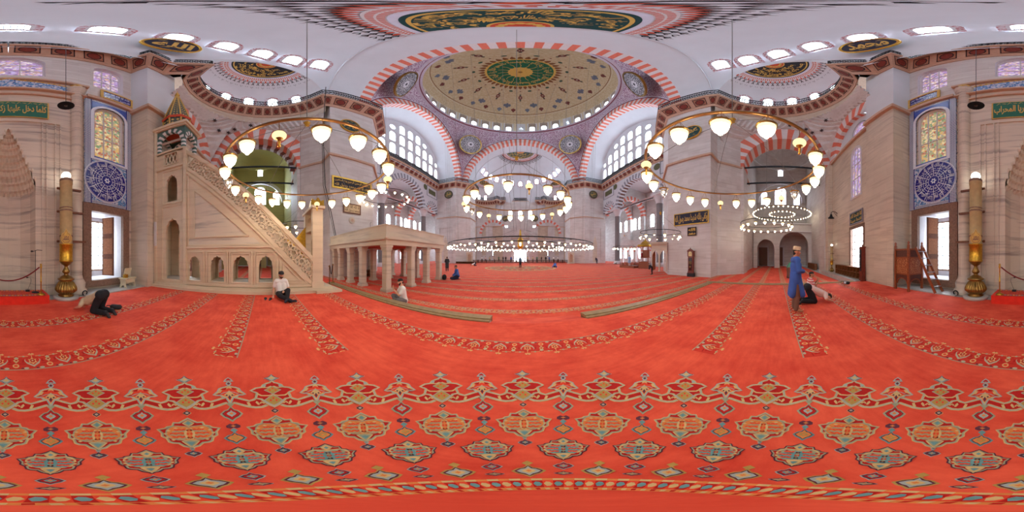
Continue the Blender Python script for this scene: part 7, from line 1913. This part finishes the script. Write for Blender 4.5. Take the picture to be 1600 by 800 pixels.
t_ = NT('striped_shirt'); s_ = t_.n('ShaderNodeSeparateXYZ'); t_.put(s_.inputs[0], t_.obj())
STR = t_.surf(t_.mix(t_.math('GREATER_THAN', t_.math('FRACT', t_.math('MULTIPLY', s_.outputs[2], 11.)), .5), C(226, 206, 202), C(196, 74, 84)), .9)
PINKW = flat('pale_rose_shirt', C(222, 200, 196), .9, var=.1, scale=4); GRS = flat('green_shirt', C(70, 130, 104), .9, var=.1)

# poses, x right / y forward
STAND = dict(pelvis=(0, 0, .93), chest=(0, .01, 1.25), neck=(0, 0, 1.46), head=(0, .02, 1.60), shL=(-.17, 0, 1.39), shR=(.17, 0, 1.39), hipL=(-.085, 0, .9), hipR=(.085, 0, .9), elL=(-.25, .02, 1.12), elR=(.25, .02, 1.12), wrL=(-.24, .12, .9), wrR=(.24, .12, .9), knL=(-.1, .02, .49), knR=(.1, .02, .49), anL=(-.11, -.02, .085), anR=(.11, -.02, .085), toL=(-.13, .14, .035), toR=(.13, .14, .035))
FOLD = dict(STAND, elL=(-.25, .02, 1.13), elR=(.25, .02, 1.13), wrL=(-.04, .22, 1.08), wrR=(.05, .2, 1.1), head=(0, .03, 1.6))
# 1 prostrate man near the left candlestick
PRO = dict(pelvis=(0, -.1, .5), chest=(0, .28, .3), neck=(0, .48, .2), head=(0, .58, .13), shL=(-.17, .4, .26), shR=(.17, .4, .26), hipL=(-.09, -.12, .51), hipR=(.09, -.12, .51), elL=(-.3, .38, .15), elR=(.3, .38, .15), wrL=(-.24, .6, .045), wrR=(.24, .6, .045), knL=(-.14, .06, .075), knR=(.14, .06, .075), anL=(-.12, -.36, .1), anR=(.12, -.36, .1), toL=(-.12, -.42, .03), toR=(.12, -.42, .03), up=(0, .75, .6))
person('man prostrate in prayer in beige shirt and black trousers by the left candlestick', PRO, (0, .55, -.83), SK1, B_SH, D_TR, shoes=flat('dark_shoe', C(40, 38, 42), .7), loc=(-2.18, -3.52, 0), rz=rad(196), k=1.02, palm={'L': (0, 0, -1), 'R': (0, 0, -1)}, hcurl=.05)
# 2 man leaning on the minbar
SIT = dict(pelvis=(0, -.02, .13), chest=(0, -.1, .44), neck=(0, -.11, .64), head=(0, -.06, .8), shL=(-.19, -.11, .57), shR=(.19, -.11, .57), hipL=(-.09, .02, .13), hipR=(.09, .02, .13), elL=(-.27, -.05, .3), elR=(.27, -.1, .3), wrL=(-.05, .24, .27), wrR=(.3, .0, .06), knL=(-.12, .42, .33), knR=(.16, .48, .15), anL=(.02, .78, .1), anR=(-.1, .86, .06), toL=(.1, .9, .07), toR=(-.2, .93, .08), hdR=(.15, .6, -.25))
person('bearded man in white t-shirt and black cap sitting against the marble pulpit', SIT, (.05, 1, -.08), SK1, W_T, D_TR, beard=True, cap=('cap', M_BLACK), shoes=flat('navy_shoe', C(24, 28, 48), .7), loc=(-5.83, .62, 0), rz=rad(-82), k=1.0, palm={'L': (0, -.3, -1), 'R': (0, 0, -1)})
# 3 bearded man praying beyond the step beam
CROSS = dict(pelvis=(0, 0, .13), chest=(0, .06, .44), neck=(0, .07, .64), head=(0, .12, .79), shL=(-.19, .06, .56), shR=(.19, .06, .56), hipL=(-.1, .02, .13), hipR=(.1, .02, .13), elL=(-.22, .2, .36), elR=(.22, .2, .36), wrL=(-.08, .36, .52), wrR=(.08, .36, .52), knL=(-.36, .32, .22), knR=(.36, .32, .22), anL=(.02, .36, .07), anR=(-.04, .3, .08), toL=(.14, .36, .06), toR=(-.16, .3, .07), hdL=(.12, .25, .95), hdR=(-.12, .25, .95))
person('bearded man in white t-shirt and grey trousers sitting with raised hands behind the step beam', CROSS, (0, 1, -.3), SK1, W_T, G_TR, beard=True, loc=(-3.95, 4.55, ZH), rz=rad(142), k=1.06, palm={'L': (0, -1, .25), 'R': (0, -1, .25)})
# 4 kneeling man in blue
KN = dict(pelvis=(0, -.06, .26), chest=(0, .02, .56), neck=(0, .03, .76), head=(0, .08, .91), shL=(-.19, .02, .68), shR=(.19, .02, .68), hipL=(-.09, -.03, .25), hipR=(.09, -.03, .25), elL=(-.25, .06, .44), elR=(.25, .06, .44), wrL=(-.14, .26, .29), wrR=(.14, .26, .29), knL=(-.14, .4, .09), knR=(.14, .4, .09), anL=(-.1, -.08, .09), anR=(.1, -.08, .09), toL=(-.09, -.24, .04), toR=(.09, -.24, .04))
person('kneeling man in blue shirt on the carpet beyond the columned stone platform', KN, (-.1, 1, -.05), SK2, BLS, NV, sleeves='long', loc=(-4.72, 11.5, ZH), rz=rad(128), k=1.06)
# 5 standing man in blue robe
person('standing man in long blue robe and pale skullcap with folded hands', FOLD, (0, 1, -.12), SK2, BL_R, BR_TR, cap=('skull', flat('skullcap_cloth', C(196, 172, 148), .9, var=.25, scale=40)), sleeves='long', robe=BL_R, loc=(4.22, -.5, 0), rz=rad(-172), k=1.0)
# 6 child in stripes, hands raised
person('child in red and white striped t-shirt sitting with raised hands behind the blue robed man', CROSS, (0, 1, .05), SK2, STR, NV, stripe=STR, loc=(6.2, -1.25, 0), rz=rad(180), k=.98, palm={'L': (0, -1, .25), 'R': (0, -1, .25)})
# 7 prostrate figure in pale rose
person('person prostrate in pale rose shirt and dark trousers beside the blue robed man', PRO, (0, .55, -.83), SK1, PINKW, D_TR, loc=(5.0, -1.1, 0), rz=rad(186), k=1.0, shoes=flat('dark_shoe', C(40, 38, 42), .7), palm={'L': (0, 0, -1), 'R': (0, 0, -1)}, hcurl=.05)
# 8 green and white figure bending
BEND = dict(STAND, chest=(0, .2, 1.16), neck=(0, .34, 1.3), head=(0, .42, 1.4), shL=(-.17, .28, 1.24), shR=(.17, .28, 1.24), elL=(-.2, .34, .95), elR=(.2, .34, .95), wrL=(-.12, .4, .72), wrR=(.12, .4, .72))
person('person in green and white shirt bending forward in the right corner bay', BEND, (0, 1, -.5), SK2, GRS, BR_TR, loc=(12.9, -.95, ZH), rz=rad(-150), k=.98, shoes=M_BLACK, detail=False)
# distant figures
person('distant man in grey blue shirt and dark trousers standing on the hall axis', FOLD, (0, 1, 0), SK2, flat('slate_shirt', C(92, 112, 138), .9), D_TR, sleeves='long', loc=(0, 25.6, ZH), rz=rad(20), detail=False, shoes=M_BLACK)
person('distant figure in deep blue bowing on the carpet right of the hall axis', PRO, (0, .55, -.83), SK2, BLS, NV, loc=(5.4, 25., ZH), rz=rad(160), detail=False, sleeves='long', k=1.1)
person('distant man in white shirt kneeling on the carpet before the far left pier', PRO, (0, .55, -.83), SK1, W_T, NV, loc=(-8.2, 28.5, ZH), rz=rad(100), detail=False)
person('distant man in white shirt sitting at the foot of the far right column', SIT, (0, 1, 0), SK1, W_T, G_TR, loc=(19.9, 30.1, ZH), rz=rad(160), detail=False)
person('distant man in dark blue bending beside the far right pier', BEND, (0, 1, -.5), SK2, NV, NV, loc=(17.0, 33.5, ZH), rz=rad(120), detail=False, sleeves='long')
person('person in pale blue standing inside the low wooden enclosure', FOLD, (0, 1, -.3), SK2, flat('pale_blue_cloth', C(150, 176, 214), .9), W_T, sleeves='long', robe=MATS['pale_blue_cloth'], loc=(15.9, 20.1, ZH + .23), rz=rad(-70), detail=False)
person('man in dark clothes crouching at the pale stone lodge', BEND, (0, 1, -.5), SK2, D_TR, D_TR, loc=(11.4, 10.9, ZH), rz=rad(60), k=.72, detail=False, sleeves='long', shoes=M_BLACK)
person('figure all in black standing far behind the columned stone platform', FOLD, (0, 1, 0), SK2, M_BLACK, M_BLACK, loc=(-8.1, 16.8, ZH), rz=rad(40), detail=False, sleeves='long', robe=M_BLACK)
# visitors behind the barrier
cols = [('white', W_T), ('blue', BLS), ('black', M_BLACK), ('green', GRS), ('beige', B_SH), ('rose', PINKW)]
protos = {}; rnd = random.Random(5); xs = [-10.6 + i * 1.16 + rnd.uniform(-.3, .3) for i in range(19)]
for i, x in enumerate(xs):
    cn, cm = cols[(i * 5 + i // 3) % 6]; zone = 'left of the entrance door' if x < -2 else 'right of the entrance door' if x > 2 else 'before the entrance door'
    lab = 'distant visitor in %s top standing behind the wooden barrier, %s' % (cn, zone)
    y = 42.4 + rnd.uniform(0, 1.6); rz = rad(180 + rnd.uniform(-60, 60))
    if cn not in protos: o = protos[cn] = person(lab, STAND if i % 2 else FOLD, (0, 1, 0), SK2, cm, [D_TR, NV, G_TR][i % 3], loc=(x, y, ZH), rz=rz, detail=False, coarse=1.3)
    else:
        o = copy_tree(protos[cn]); o.location = (x, y, ZH); o.rotation_euler = (0, 0, rz); o['label'] = lab
    o['group'] = 'visitors behind the barrier in %s tops, %s' % (cn, zone)
# ================================================================== light, world, camera
w = bpy.data.worlds.new('sky_world'); bpy.context.scene.world = w; w.use_nodes = True
bg = w.node_tree.nodes['Background']; bg.inputs[0].default_value = (.75, .85, 1, 1); bg.inputs[1].default_value = 1.
cd = bpy.data.cameras.new('camera'); cam = bpy.data.objects.new('camera', cd); COL.objects.link(cam)
cd.type = 'PANO'; cd.panorama_type = 'EQUIRECTANGULAR'
cam.location = (0, 0, HC); cam.rotation_euler = (rad(90), 0, rad(13 * .225)); cd.clip_end = 500; cd.clip_start = .02
sc = bpy.context.scene; sc.camera = cam
vs = sc.view_settings; vs.view_transform = 'Standard'; vs.look = 'None'; vs.gamma = 1; vs.use_curve_mapping = False; vs.exposure = EXPO
cy = sc.cycles; cy.use_denoising = True; cy.max_bounces = 8; cy.diffuse_bounces = 5; cy.glossy_bounces = 3; cy.transmission_bounces = 4; cy.transparent_max_bounces = 6
cy.caustics_reflective = False; cy.caustics_refractive = False; cy.sample_clamp_indirect = 6.; cy.use_light_tree = True
try: cy.denoiser = 'OPENIMAGEDENOISE'; cy.denoising_input_passes = 'RGB_ALBEDO_NORMAL'
except Exception: pass
